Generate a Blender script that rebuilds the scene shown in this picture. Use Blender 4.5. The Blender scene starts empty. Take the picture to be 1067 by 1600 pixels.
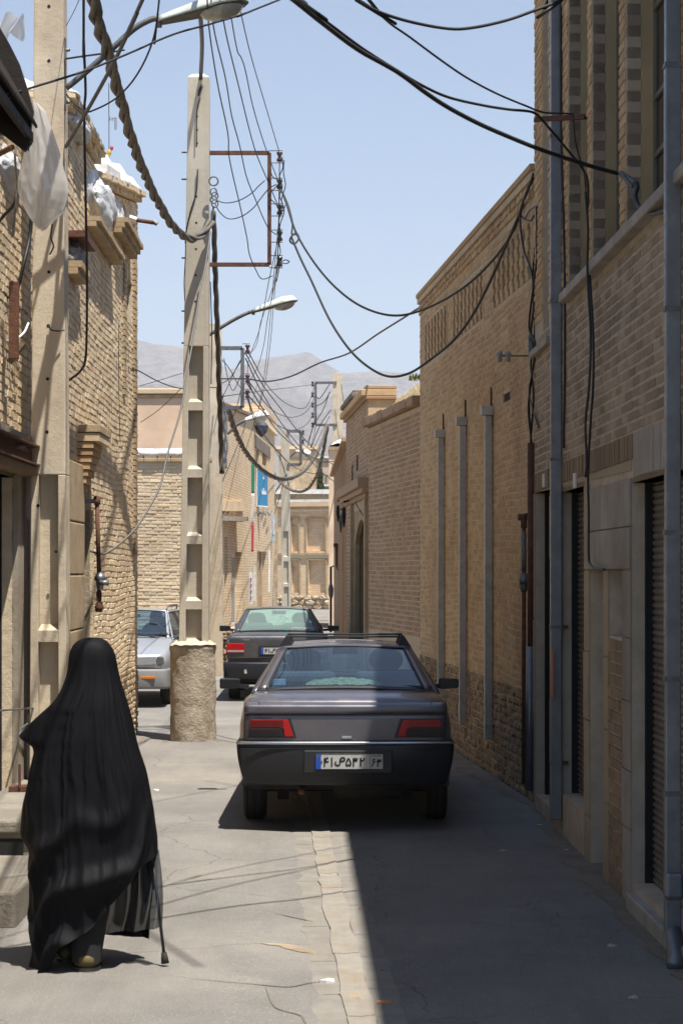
import bpy, bmesh, math, random
from mathutils import Vector, Matrix, noise
random.seed(7)
sc = bpy.context.scene
COL = sc.collection
R = math.radians
# ------------------------------------------------------------ camera, sky, sun
FPX, CX, CY, EYE = 3100.0, 533.5, 893.0, 2.0      # the lens in photograph pixels
cam_d = bpy.data.cameras.new('camera')
cam = bpy.data.objects.new('camera', cam_d); COL.objects.link(cam); sc.camera = cam
cam.location = (0, 0, EYE); cam.rotation_euler = (R(90), 0, 0)
cam_d.sensor_fit = 'VERTICAL'; cam_d.sensor_height = 36.0
cam_d.lens = FPX * 36.0 / 1600.0
cam_d.shift_y = (CY - 800.0) / 1600.0
cam_d.clip_end = 30000; cam_d.clip_start = 0.1
cam_d.dof.use_dof = True; cam_d.dof.focus_distance = 23.0; cam_d.dof.aperture_fstop = 9.0
world = bpy.data.worlds.new('World'); sc.world = world; world.use_nodes = True
wn = world.node_tree; bg = wn.nodes['Background']
sky = wn.nodes.new('ShaderNodeTexSky'); sky.sky_type = 'NISHITA'; sky.sun_disc = False
SUN = Vector((0.225, -0.29, 1.0)).normalized()
sky.sun_elevation = math.asin(SUN.z); sky.sun_rotation = math.atan2(SUN.x, SUN.y)
sky.altitude = 1500; sky.air_density = 1.0; sky.dust_density = .8; sky.ozone_density = 1.3
tint = wn.nodes.new('ShaderNodeMix'); tint.data_type = 'RGBA'; tint.blend_type = 'MULTIPLY'; tint.inputs[0].default_value = 1.0
tint.inputs[7].default_value = (.92, 1.0, 1.03, 1)   # white balance of the photograph
wn.links.new(sky.outputs[0], tint.inputs[6]); wn.links.new(tint.outputs[2], bg.inputs[0]); bg.inputs[1].default_value = 0.076
sd = bpy.data.lights.new('sun', 'SUN'); so = bpy.data.objects.new('sun', sd); COL.objects.link(so)
sd.energy = 4.6; sd.angle = R(0.53); sd.color = (1.0, 0.95, 0.87)
so.location = (0, 0, 30); so.rotation_euler = SUN.to_track_quat('Z', 'Y').to_euler()
sc.view_settings.view_transform = 'Standard'; sc.view_settings.look = 'None'
sc.view_settings.exposure = 1.08; sc.view_settings.gamma = 1.0; sc.view_settings.use_curve_mapping = False
sc.cycles.max_bounces = 6; sc.cycles.diffuse_bounces = 4; sc.cycles.transparent_max_bounces = 12
sc.cycles.volume_bounces = 0; sc.cycles.caustics_reflective = False; sc.cycles.caustics_refractive = False

# ------------------------------------------------------------ helpers
def P(px, py, D):
    return Vector(((px - CX) * D / FPX, D, EYE + (CY - py) * D / FPX))

class Frame:
    """a vertical wall line on plan: u runs from a to b, n points to the street"""
    def __init__(s, a, b, side):
        a = Vector(a); b = Vector(b); s.a = a; s.u = (b - a).normalized(); s.L = (b - a).length
        s.n = Vector((-s.u.y, s.u.x)) if side == 'left' else Vector((s.u.y, -s.u.x))
        s.side = side; s.ang = math.atan2(s.u.y, s.u.x)
    def p(s, u, n, z):
        q = s.a + s.u * u + s.n * n
        return Vector((q.x, q.y, z))
    def at(s, px, py=None, n=0.0):
        t = (px - CX) / FPX                     # x = t*y
        a = s.a + s.n * n
        u = (t * a.y - a.x) / (s.u.x - t * s.u.y)
        D = a.y + u * s.u.y
        if py is None: return u
        return u, EYE + (CY - py) * D / FPX
    def uD(s, D): return (D - s.a.y) / s.u.y

class MB:
    def __init__(s): s.v = []; s.f = []; s.mi = []
    def add(s, vs, fs, mi=0):
        k = len(s.v); s.v += [Vector(v) for v in vs]; s.f += [tuple(i + k for i in f) for f in fs]; s.mi += [mi] * len(fs); return s
    def hexa(s, c, mi=0):    # 8 corners: bottom 4 (ccw), top 4
        return s.add(c, [(3, 2, 1, 0), (4, 5, 6, 7), (0, 1, 5, 4), (1, 2, 6, 5), (2, 3, 7, 6), (3, 0, 4, 7)], mi)
    def box(s, x0, x1, y0, y1, z0, z1, mi=0):
        return s.hexa([(x0, y0, z0), (x1, y0, z0), (x1, y1, z0), (x0, y1, z0), (x0, y0, z1), (x1, y0, z1), (x1, y1, z1), (x0, y1, z1)], mi)
    def fbox(s, F, u0, u1, n0, n1, z0, z1, z0b=None, z1b=None, mi=0):
        z0b = z0 if z0b is None else z0b; z1b = z1 if z1b is None else z1b
        return s.hexa([F.p(u0, n0, z0), F.p(u1, n0, z0b), F.p(u1, n1, z0b), F.p(u0, n1, z0), F.p(u0, n0, z1), F.p(u1, n0, z1b), F.p(u1, n1, z1b), F.p(u0, n1, z1)], mi)
    def obox(s, c, h, rot=None, mi=0):
        c = Vector(c); M = rot or Matrix.Identity(3); hx, hy, hz = h
        return s.hexa([c + M @ Vector(q) for q in ((-hx, -hy, -hz), (hx, -hy, -hz), (hx, hy, -hz), (-hx, hy, -hz), (-hx, -hy, hz), (hx, -hy, hz), (hx, hy, hz), (-hx, hy, hz))], mi)
    def bar(s, a, b, w, h=None, up=(0, 0, 1), mi=0):
        a = Vector(a); b = Vector(b); h = h or w; d = (b - a).normalized(); up = Vector(up)
        if abs(d.dot(up)) > .98: up = Vector((0, 1, 0))
        x = d.cross(up).normalized() * w / 2; z = x.cross(d).normalized() * h / 2
        return s.hexa([a - x - z, a + x - z, b + x - z, b - x - z, a - x + z, a + x + z, b + x + z, b - x + z], mi)
    def tube(s, pts, r, n=6, mi=0, caps=True):
        pts = [Vector(p) for p in pts]; m = len(pts); rs = r if isinstance(r, (list, tuple)) else [r] * m
        d = (pts[1] - pts[0]).normalized(); up = Vector((0, 0, 1)) if abs(d.z) < .9 else Vector((0, 1, 0))
        x = d.cross(up).normalized(); vs = []
        for i in range(m):
            d = (pts[min(i + 1, m - 1)] - pts[max(i - 1, 0)]).normalized()
            x = (x - d * x.dot(d)).normalized(); y = d.cross(x)
            for k in range(n):
                a = 2 * math.pi * k / n; vs.append(pts[i] + (x * math.cos(a) + y * math.sin(a)) * rs[i])
        fs = [(i * n + k, i * n + (k + 1) % n, (i + 1) * n + (k + 1) % n, (i + 1) * n + k) for i in range(m - 1) for k in range(n)]
        if caps: fs += [tuple(range(n))[::-1], tuple((m - 1) * n + k for k in range(n))]
        return s.add(vs, fs, mi)
    def lathe(s, c, prof, n=12, axis='z', mi=0):
        c = Vector(c); vs = []; m = len(prof)
        for (r, h) in prof:
            for k in range(n):
                a = 2 * math.pi * k / n; ca, sa = math.cos(a) * r, math.sin(a) * r
                q = {'z': (ca, sa, h), 'y': (ca, h, sa), 'x': (h, ca, sa)}[axis]; vs.append(c + Vector(q))
        fs = [(i * n + k, i * n + (k + 1) % n, (i + 1) * n + (k + 1) % n, (i + 1) * n + k) for i in range(m - 1) for k in range(n)]
        fs += [tuple(range(n))[::-1], tuple((m - 1) * n + k for k in range(n))]
        return s.add(vs, fs, mi)
    def grid(s, fn, nu, nv, mi=0, wrap=False):
        k = len(s.v)
        for j in range(nv + 1):
            for i in range(nu if wrap else nu + 1): s.v.append(Vector(fn(i / nu, j / nv)))
        w = nu if wrap else nu + 1
        for j in range(nv):
            for i in range(nu):
                s.f.append((k + j * w + i, k + j * w + (i + 1) % w, k + (j + 1) * w + (i + 1) % w, k + (j + 1) * w + i)); s.mi.append(mi)
        return s
    def poly(s, pts, d, mi=0):
        """a flat outline pts (3d) extruded by vector d"""
        pts = [Vector(p) for p in pts]; d = Vector(d); n = len(pts)
        return s.add(pts + [p + d for p in pts], [tuple(range(n))[::-1], tuple(range(n, 2 * n))] + [(i, (i + 1) % n, n + (i + 1) % n, n + i) for i in range(n)], mi)
    def build(s, name, mats, parent=None, smooth=False, bevel=0, kind=None, local=False, solid=0, sub=0, auto=None, fix=True):
        me = bpy.data.meshes.new(name)
        off = Vector((0, 0, 0))
        if parent is not None and not local:
            q = parent
            while q is not None: off += q.location; q = q.parent
        me.from_pydata([v - off for v in s.v], [], s.f)
        if not isinstance(mats, (list, tuple)): mats = [mats]
        for m in mats: me.materials.append(m)
        if len(mats) > 1: me.polygons.foreach_set('material_index', s.mi)
        if fix and len(s.f) < 60000:
            b = bmesh.new(); b.from_mesh(me); bmesh.ops.recalc_face_normals(b, faces=b.faces); b.to_mesh(me); b.free()
        if smooth or auto: me.polygons.foreach_set('use_smooth', [True] * len(me.polygons))
        o = bpy.data.objects.new(name, me); COL.objects.link(o)
        if parent is not None: o.parent = parent
        if solid: md = o.modifiers.new('s', 'SOLIDIFY'); md.thickness = solid; md.offset = 0
        if bevel: md = o.modifiers.new('b', 'BEVEL'); md.width = bevel; md.segments = 2; md.limit_method = 'ANGLE'; md.angle_limit = R(40)
        if sub: md = o.modifiers.new('u', 'SUBSURF'); md.levels = sub; md.render_levels = sub
        if auto:
            try: me.set_sharp_from_angle(angle=R(auto))
            except Exception: pass
        if kind: o['kind'] = kind
        return o

def thing(name, label, cat, loc=(0, 0, 0), rz=0.0, group=None):
    o = bpy.data.objects.new(name, None); COL.objects.link(o); o.location = loc; o.rotation_euler = (0, 0, rz)
    o.empty_display_size = .2; o['label'] = label; o['category'] = cat
    if group: o['group'] = group
    return o
def tag(o, label, cat, group=None):
    o['label'] = label; o['category'] = cat
    if group: o['group'] = group
    return o
def structure(o): o['kind'] = 'structure'; return o
def copy_tree(o, parent=None):
    c = o.copy(); COL.objects.link(c)
    if parent is not None: c.parent = parent
    for ch in list(o.children): copy_tree(ch, c)
    return c
def cr(pts, k=6):
    """Catmull-Rom through points"""
    pts = [Vector(p) for p in pts]; q = [2 * pts[0] - pts[1]] + pts + [2 * pts[-1] - pts[-2]]; out = []
    for i in range(1, len(q) - 2):
        a, b, c, d = q[i - 1], q[i], q[i + 1], q[i + 2]
        for j in range(k):
            t = j / k
            out.append(.5 * ((2 * b) + (c - a) * t + (2 * a - 5 * b + 4 * c - d) * t * t + (3 * b - a - 3 * c + d) * t ** 3))
    out.append(pts[-1]); return out
def interp(x, xs, ys):
    if x <= xs[0]: return ys[0]
    for i in range(1, len(xs)):
        if x <= xs[i]:
            t = (x - xs[i - 1]) / (xs[i] - xs[i - 1]); return ys[i - 1] + (ys[i] - ys[i - 1]) * t
    return ys[-1]

# ------------------------------------------------------------ materials
def newmat(name):
    m = bpy.data.materials.new(name); m.use_nodes = True; return m, m.node_tree, m.node_tree.nodes['Principled BSDF']
def N(t, typ, **kw):
    n = t.nodes.new(typ)
    for k, v in kw.items():
        if k in n.inputs.keys(): n.inputs[k].default_value = v
        else: setattr(n, k, v)
    return n
def C4(c): return (c[0], c[1], c[2], 1)
def mixc(t, a, b, fac, mode='MIX'):
    n = t.nodes.new('ShaderNodeMix'); n.data_type = 'RGBA'; n.blend_type = mode
    for sock, val in ((n.inputs[0], fac), (n.inputs[6], a), (n.inputs[7], b)):
        if isinstance(val, bpy.types.NodeSocket): t.links.new(val, sock)
        else: sock.default_value = val if not isinstance(val, (tuple, list)) else C4(val)
    return n.outputs[2]
def mr(t, v, a, b, c=0.0, d=1.0):
    n = t.nodes.new('ShaderNodeMapRange'); t.links.new(v, n.inputs[0])
    for i, q in enumerate((a, b, c, d)): n.inputs[i + 1].default_value = q
    return n.outputs[0]
def math_(t, op, a, b=0.0):
    n = t.nodes.new('ShaderNodeMath'); n.operation = op
    for s, v in ((n.inputs[0], a), (n.inputs[1], b)):
        if isinstance(v, bpy.types.NodeSocket): t.links.new(v, s)
        else: s.default_value = v
    return n.outputs[0]
def nz(t, pos, scale, detail=4, rough=.6, stretch=None):
    v = pos
    if stretch:
        mp = t.nodes.new('ShaderNodeMapping'); mp.inputs['Scale'].default_value = stretch; t.links.new(pos, mp.inputs[0]); v = mp.outputs[0]
    n = N(t, 'ShaderNodeTexNoise', Scale=scale, Detail=detail, Roughness=rough); t.links.new(v, n.inputs['Vector']); return n.outputs['Fac']
def M(name, c1, c2=None, rough=.85, scale=3.0, bump=.3, bscale=60, metallic=0.0, stain=None, streak=0.0, island=0.0, speck=0.0, stain_scale=.7, bdist=.01, spec=.3, coat=0, emit=0, pale=None):
    """weathered surface: two base colours mottled by noise, stains, vertical streaks and fine relief"""
    m, t, b = newmat(name); c2 = c2 or tuple(x * .8 for x in c1)
    g = N(t, 'ShaderNodeNewGeometry'); pos = g.outputs['Position']
    col = mixc(t, c1, c2, mr(t, nz(t, pos, scale, 6, .65), .35, .65))
    if island:
        oi = N(t, 'ShaderNodeObjectInfo')
        rnd = math_(t, 'FRACT', math_(t, 'ADD', oi.outputs['Random'], g.outputs['Random Per Island']))
        dk = tuple(x * (1 - island) for x in c1); lt = tuple(min(.9, x * (1 + island * .6)) for x in c1)
        ramp = t.nodes.new('ShaderNodeValToRGB'); t.links.new(rnd, ramp.inputs[0])
        e = ramp.color_ramp.elements; e[0].color = C4(dk); e[1].color = C4(lt)
        w = e.new(.3); w.color = C4((c2[0] * .95, c2[1] * .92, c2[2] * .88)); w = e.new(.65); w.color = C4(c1)
        col = mixc(t, col, ramp.outputs[0], .72)
    if stain:
        f = mr(t, nz(t, pos, stain_scale, 5, .6), .48, .72)
        col = mixc(t, col, stain, math_(t, 'MULTIPLY', f, .75))
    if pale:
        f = mr(t, nz(t, pos, 1.1, 7, .7, (1, 1, .8)), .50, .68)
        col = mixc(t, col, pale, math_(t, 'MULTIPLY', f, .55))
    if streak:
        f = mr(t, nz(t, pos, 6.0, 5, .6, (1, 1, .08)), .45, .75)
        col = mixc(t, col, tuple(x * .45 for x in c1), math_(t, 'MULTIPLY', f, streak))
    if speck:
        f = mr(t, nz(t, pos, 140, 2, .5), .62, .7)
        col = mixc(t, col, tuple(x * .35 for x in c1), math_(t, 'MULTIPLY', f, speck))
    t.links.new(col, b.inputs['Base Color'])
    rr = mr(t, nz(t, pos, scale * 3, 4, .6), .3, .7, max(0, rough - .12), min(1, rough + .1)); t.links.new(rr, b.inputs['Roughness'])
    b.inputs['Metallic'].default_value = metallic; b.inputs['Specular IOR Level'].default_value = spec
    if coat: b.inputs['Coat Weight'].default_value = coat
    if bump:
        bp = N(t, 'ShaderNodeBump', Strength=bump, Distance=bdist)
        h = math_(t, 'ADD', nz(t, pos, bscale, 6, .7), math_(t, 'MULTIPLY', nz(t, pos, bscale * .2, 3, .6), 1.2))
        t.links.new(h, bp.inputs['Height']); t.links.new(bp.outputs[0], b.inputs['Normal'])
    return m
def bricktex(name, F, c1, c2, mortar, bl=.21, bh=.065, stain=None, bump=.6):
    """brickwork too far away to build brick by brick: laid along the wall line F"""
    m, t, b = newmat(name); g = N(t, 'ShaderNodeNewGeometry')
    dot = t.nodes.new('ShaderNodeVectorMath'); dot.operation = 'DOT_PRODUCT'
    t.links.new(g.outputs['Position'], dot.inputs[0]); dot.inputs[1].default_value = (F.u.x, F.u.y, 0)
    sx = N(t, 'ShaderNodeSeparateXYZ'); t.links.new(g.outputs['Position'], sx.inputs[0])
    cm = N(t, 'ShaderNodeCombineXYZ'); t.links.new(dot.outputs['Value'], cm.inputs[0]); t.links.new(sx.outputs[2], cm.inputs[1])
    br = N(t, 'ShaderNodeTexBrick', Scale=1.0); t.links.new(cm.outputs[0], br.inputs['Vector'])
    br.inputs['Color1'].default_value = C4(c1); br.inputs['Color2'].default_value = C4(c2); br.inputs['Mortar'].default_value = C4(mortar)
    br.inputs['Brick Width'].default_value = bl; br.inputs['Row Height'].default_value = bh; br.inputs['Mortar Size'].default_value = .007
    br.inputs['Mortar Smooth'].default_value = .3
    col = mixc(t, br.outputs['Color'], stain or tuple(x * .6 for x in c1), math_(t, 'MULTIPLY', mr(t, nz(t, g.outputs['Position'], .5, 6, .65), .5, .75), .6))
    t.links.new(col, b.inputs['Base Color']); b.inputs['Roughness'].default_value = .9; b.inputs['Specular IOR Level'].default_value = .2
    bp = N(t, 'ShaderNodeBump', Strength=bump, Distance=.012); t.links.new(br.outputs['Fac'], bp.inputs['Height']); bp.invert = True
    t.links.new(bp.outputs[0], b.inputs['Normal']); return m
def glassmat(name, tint=(.75, .85, .85), clear=.75, rough=.03, refl=.02, dust=0.0):
    m = bpy.data.materials.new(name); m.use_nodes = True; t = m.node_tree; t.nodes.clear()
    out = N(t, 'ShaderNodeOutputMaterial'); mx = N(t, 'ShaderNodeMixShader')
    tr = N(t, 'ShaderNodeBsdfTransparent'); tr.inputs[0].default_value = C4(tuple(x * clear for x in tint))
    gl = N(t, 'ShaderNodeBsdfGlossy', Roughness=rough); gl.inputs[0].default_value = (1, 1, 1, 1)
    lw = N(t, 'ShaderNodeLayerWeight', Blend=.5); t.links.new(mr(t, math_(t, 'POWER', lw.outputs['Facing'], 5.0), 0, 1, refl + .03, 1.0), mx.inputs[0])
    t.links.new(tr.outputs[0], mx.inputs[1]); t.links.new(gl.outputs[0], mx.inputs[2]); 
    if dust:
        dm = N(t, 'ShaderNodeMixShader', Fac=dust); df = N(t, 'ShaderNodeBsdfDiffuse'); df.inputs[0].default_value = C4(tint); tl = N(t, 'ShaderNodeBsdfTranslucent'); tl.inputs[0].default_value = C4(tint); ad = N(t, 'ShaderNodeMixShader', Fac=.5)
        t.links.new(df.outputs[0], ad.inputs[1]); t.links.new(tl.outputs[0], ad.inputs[2]); t.links.new(mx.outputs[0], dm.inputs[1]); t.links.new(ad.outputs[0], dm.inputs[2]); t.links.new(dm.outputs[0], out.inputs[0])
    else: t.links.new(mx.outputs[0], out.inputs[0])
    return m
def plain(name, c, rough=.5, metallic=0., spec=.5, coat=0., bump=0.0):
    m, t, b = newmat(name); g = N(t, 'ShaderNodeNewGeometry')
    f = mr(t, nz(t, g.outputs['Position'], 25, 4, .6), .35, .7)
    t.links.new(mixc(t, c, tuple(x * .82 for x in c), f), b.inputs['Base Color'])
    b.inputs['Roughness'].default_value = rough; b.inputs['Metallic'].default_value = metallic
    b.inputs['Specular IOR Level'].default_value = spec; b.inputs['Coat Weight'].default_value = coat; b.inputs['Coat Roughness'].default_value = .08
    if bump:
        bp = N(t, 'ShaderNodeBump', Strength=bump, Distance=.004); t.links.new(nz(t, g.outputs['Position'], 90, 4, .6), bp.inputs['Height']); t.links.new(bp.outputs[0], b.inputs['Normal'])
    return m
def paint(name, c, dust=(.3, .25, .19), metallic=.55, rough=.32, dustamt=.25):
    m, t, b = newmat(name); g = N(t, 'ShaderNodeNewGeometry')
    nr = N(t, 'ShaderNodeSeparateXYZ'); t.links.new(g.outputs['Normal'], nr.inputs[0])
    f = math_(t, 'MULTIPLY', mr(t, nz(t, g.outputs['Position'], 5, 6, .7), .3, .75), dustamt)
    t.links.new(mixc(t, c, dust, f), b.inputs['Base Color'])
    b.inputs['Metallic'].default_value = metallic; t.links.new(mr(t, f, 0, .3, rough, rough + .25), b.inputs['Roughness'])
    b.inputs['Coat Weight'].default_value = .8; b.inputs['Coat Roughness'].default_value = .1
    return m

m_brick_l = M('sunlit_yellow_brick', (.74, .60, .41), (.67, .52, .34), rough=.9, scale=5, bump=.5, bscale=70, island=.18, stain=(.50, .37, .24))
m_mortar_l = M('dusty_mortar', (.68, .57, .42), (.58, .47, .33), rough=.95, scale=9, bump=.6, bscale=80)
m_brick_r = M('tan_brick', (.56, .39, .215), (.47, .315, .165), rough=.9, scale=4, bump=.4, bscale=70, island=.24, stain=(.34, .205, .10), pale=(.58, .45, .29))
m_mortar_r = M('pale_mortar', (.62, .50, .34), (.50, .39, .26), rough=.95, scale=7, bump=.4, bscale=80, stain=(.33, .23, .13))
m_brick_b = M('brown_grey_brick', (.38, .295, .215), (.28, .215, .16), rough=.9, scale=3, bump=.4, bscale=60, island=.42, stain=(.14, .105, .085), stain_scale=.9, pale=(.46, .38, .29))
m_mortar_b = M('grey_mortar', (.52, .43, .33), (.40, .33, .25), rough=.95, scale=6, bump=.4, bscale=80)
m_brick_d = M('reddish_tan_brick', (.44, .295, .19), (.36, .235, .15), rough=.9, scale=4, bump=.4, bscale=70, island=.2)
m_stone = M('grey_stone_slab', (.40, .36, .315), (.31, .275, .24), rough=.75, scale=2.5, bump=.3, bscale=35, stain=(.13, .105, .085), streak=.5)
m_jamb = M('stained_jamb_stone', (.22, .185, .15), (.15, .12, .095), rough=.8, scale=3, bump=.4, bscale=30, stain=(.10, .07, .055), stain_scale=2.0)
m_stone_y = M('buff_stone', (.46, .35, .22), (.38, .28, .17), rough=.85, scale=4, bump=.4, bscale=40, stain=(.30, .21, .12), stain_scale=2)
m_buff = M('buff_edge_stone', (.38, .30, .20), (.31, .24, .16), rough=.85, scale=4, bump=.3, bscale=40)
m_plaster_y = M('yellow_plaster', (.47, .355, .20), (.40, .30, .165), rough=.85, scale=2, bump=.2, bscale=30, stain=(.28, .21, .11), streak=.3)
m_plaster_p = M('peach_plaster', (.80, .60, .43), (.74, .54, .38), rough=.9, scale=1.5, bump=.2, bscale=30, stain=(.5, .36, .25))
m_plaster_g = M('old_grey_plaster', (.42, .37, .30), (.33, .28, .22), rough=.9, scale=3, bump=.5, bscale=30, stain=(.24, .19, .14), stain_scale=2.2, streak=.3)
m_white = M('white_plaster', (.78, .77, .75), (.68, .67, .65), rough=.85, scale=5, bump=.5, bscale=30, stain=(.5, .48, .44), stain_scale=2)
m_conc = M('pole_concrete', (.66, .56, .42), (.58, .49, .365), rough=.85, scale=2.2, bump=.35, bscale=90, stain=(.36, .29, .21), stain_scale=2.5, streak=.35, speck=.6)
m_conc_b = M('rough_base_concrete', (.44, .375, .29), (.35, .295, .225), rough=.95, scale=6, bump=.7, bscale=28, stain=(.22, .17, .12), stain_scale=3, speck=.7, bdist=.03)
m_mud = M('mud_render', (.50, .38, .25), (.40, .30, .19), rough=.95, scale=4, bump=.8, bscale=25, stain=(.32, .23, .14))
m_galv = M('galvanised_duct', (.23, .24, .255), (.17, .175, .185), rough=.42, metallic=.55, scale=8, bump=.1, bscale=25, streak=.3)
m_duct_l = M('painted_duct', (.50, .48, .42), (.38, .36, .31), rough=.5, metallic=.3, scale=8, bump=.1, bscale=25, streak=.3)
m_rust = M('rusty_iron', (.17, .075, .045), (.10, .05, .035), rough=.8, metallic=.2, scale=15, bump=.5, bscale=90)
m_steel = M('grey_steel', (.20, .20, .20), (.13, .12, .115), rough=.55, metallic=.5, scale=15, bump=.2, bscale=80)
m_shutter = M('shutter_steel', (.19, .165, .14), (.13, .11, .095), rough=.6, metallic=.35, scale=5, bump=.2, bscale=50, streak=.5)
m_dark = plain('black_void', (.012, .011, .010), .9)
m_cable = plain('black_cable', (.018, .018, .019), .55)
m_cable_g = plain('grey_cable', (.13, .125, .12), .6)
m_bundle = M('weathered_cable_sheath', (.17, .145, .12), (.09, .08, .07), rough=.6, scale=10, bump=.2, bscale=60)
m_porc = plain('brown_porcelain', (.06, .03, .025), .2, coat=.5)
m_porc_w = plain('grey_porcelain', (.33, .31, .29), .3)
m_wood = M('weathered_wood', (.30, .20, .11), (.20, .13, .075), rough=.8, scale=6, bump=.5, bscale=40, streak=.4)
m_lampbody = M('lamp_housing', (.62, .66, .60), (.48, .50, .45), rough=.4, scale=12, bump=.1, bscale=50, stain=(.28, .24, .17), stain_scale=5)
m_lampglass = plain('lamp_diffuser', (.45, .45, .40), .15, coat=.5)
m_rubber = M('rubber', (.022, .021, .020), (.045, .04, .034), rough=.75, scale=12, bump=.2, bscale=60)
# ------------------------------------------------------------ brick laying
def unit_brick(seed, cham=.05):
    rn = random.Random(seed); v = []
    for (sx, sz) in ((-1, -1), (1, -1), (1, 1), (-1, 1)):
        v.append((sx * .5, 0, sz * .5))
    for (sx, sz) in ((-1, -1), (1, -1), (1, 1), (-1, 1)):
        v.append((sx * (.5 - cham * rn.uniform(.15, .7)), 1 + rn.uniform(-.12, .12), sz * (.5 - cham * 2.6 * rn.uniform(.2, 1.2))))
    return v, [(4, 5, 6, 7), (0, 1, 5, 4), (1, 2, 6, 5), (2, 3, 7, 6), (3, 0, 4, 7)]
UB = [unit_brick(i) for i in range(6)]
_ubm = {}
def ubmesh(i, mat):
    if (i, mat.name) not in _ubm:
        me = bpy.data.meshes.new('brick'); me.from_pydata(UB[i][0], [], UB[i][1]); me.materials.append(mat); _ubm[(i, mat.name)] = me
    return _ubm[(i, mat.name)]
def bricks(parent, F, u0, u1, z0, z1, mat, bl=.21, bh=.062, joint=.010, depth=.008, rag=.4, holes=(), top=None, bottom=None, n_ind=300, n=0.0, name='brick', skip=None, wob=0.0, bond=.5, seed=1):
    """lay running-bond bricks proud of the wall line; the largest in the picture are objects of their own"""
    rn = random.Random(seed); L = []
    nc = int((z1 - z0) / bh)
    for i in range(nc):
        za, zb = z0 + i * bh, z0 + (i + 1) * bh; u = u0 - (bond * bl if i % 2 else 0)
        while u < u1 - .02:
            w = bl * rn.uniform(.93, 1.07); a, b = max(u, u0), min(u + w, u1); u += w
            if b - a < .035: continue
            cu, cz = (a + b) / 2, (za + zb) / 2
            if top and cz > top(cu) - bh * .5: continue
            if bottom and cz < bottom(cu) + bh * .5: continue
            if skip and skip(i, cu, cz): continue
            segs = [(a, b)]
            for (h0, h1, g0, g1) in holes:
                if zb > g0 + .01 and za < g1 - .01:
                    ns = []
                    for (p, q) in segs:
                        if q <= h0 or p >= h1: ns.append((p, q))
                        else:
                            if h0 - p > .03: ns.append((p, h0))
                            if q - h1 > .03: ns.append((h1, q))
                    segs = ns
            for (p, q) in segs:
                uc = (p + q) / 2
                dz = wob * noise.noise(Vector((uc * .6, cz * .9, seed)))
                L.append((uc, cz + dz, q - p - joint, bh - joint * rn.uniform(.7, 1.3), depth * rn.uniform(1 - rag, 1 + rag), rn.uniform(-1, 1) * rag * .03, rn.randrange(6)))
    def size(bk):
        q = F.p(bk[0], n, bk[1])
        if q.y < 1: return -1
        px = CX + q.x * FPX / q.y; py = CY - (q.z - EYE) * FPX / q.y
        if px < -5 or px > 1072 or py < -5 or py > 1605: return -1
        q2 = F.p(bk[0] + bk[2], n, bk[1]); px2 = CX + q2.x * FPX / q2.y
        return abs(px2 - px) * bk[3] * FPX / q.y
    order = sorted(range(len(L)), key=lambda k: -size(L[k])); ind = set(k for k in order[:n_ind] if size(L[k]) > 0)
    off = Vector((0, 0, 0)); q = parent
    while q is not None: off += q.location; q = q.parent
    rz = F.ang if F.side == 'left' else F.ang + math.pi
    mb = MB()
    for k, (uc, cz, w, h, d, tl, s) in enumerate(L):
        Mx = Matrix.Translation(F.p(uc, n - .004, cz)) @ Matrix.Rotation(rz, 4, 'Z') @ Matrix.Rotation(tl, 4, 'Y') @ Matrix.Diagonal((w, d + .004, h, 1))
        if k in ind:
            o = bpy.data.objects.new(name, ubmesh(s, mat)); COL.objects.link(o)
            o.parent = parent; o.matrix_local = Matrix.Translation(-off) @ Mx
        else: mb.add([Mx @ Vector(v) for v in UB[s][0]], UB[s][1])
    if mb.v: mb.build(name, mat, parent, kind='stuff', fix=False)
    return L
def backing(parent, F, u0, u1, z0, z1, holes, mat, thick=.3, n=0.0, name='wall', top=None):
    """the wall behind the bricks, left open at the holes"""
    us = sorted(set([u0, u1] + [h[0] for h in holes] + [h[1] for h in holes])); us = [u for u in us if u0 <= u <= u1]
    mb = MB()
    for a, b in zip(us, us[1:]):
        hs = sorted([(h[2], h[3]) for h in holes if h[0] < (a + b) / 2 < h[1]]); z = z0
        for (g0, g1) in hs + [(1e9, 1e9)]:
            e = min(g0, z1)
            if e - z > .005:
                ta = e if e < z1 or top is None else top(a); tb = e if e < z1 or top is None else top(b)
                mb.fbox(F, a, b, n - thick, n, z, ta, z, tb)
            z = max(z, g1)
            if z >= z1: break
    b_ = mb.build(name, mat, parent, fix=False)
    bm = bmesh.new(); bm.from_mesh(b_.data); bmesh.ops.remove_doubles(bm, verts=bm.verts, dist=1e-4); bmesh.ops.recalc_face_normals(bm, faces=bm.faces); bm.to_mesh(b_.data); bm.free()
    return b_

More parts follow.
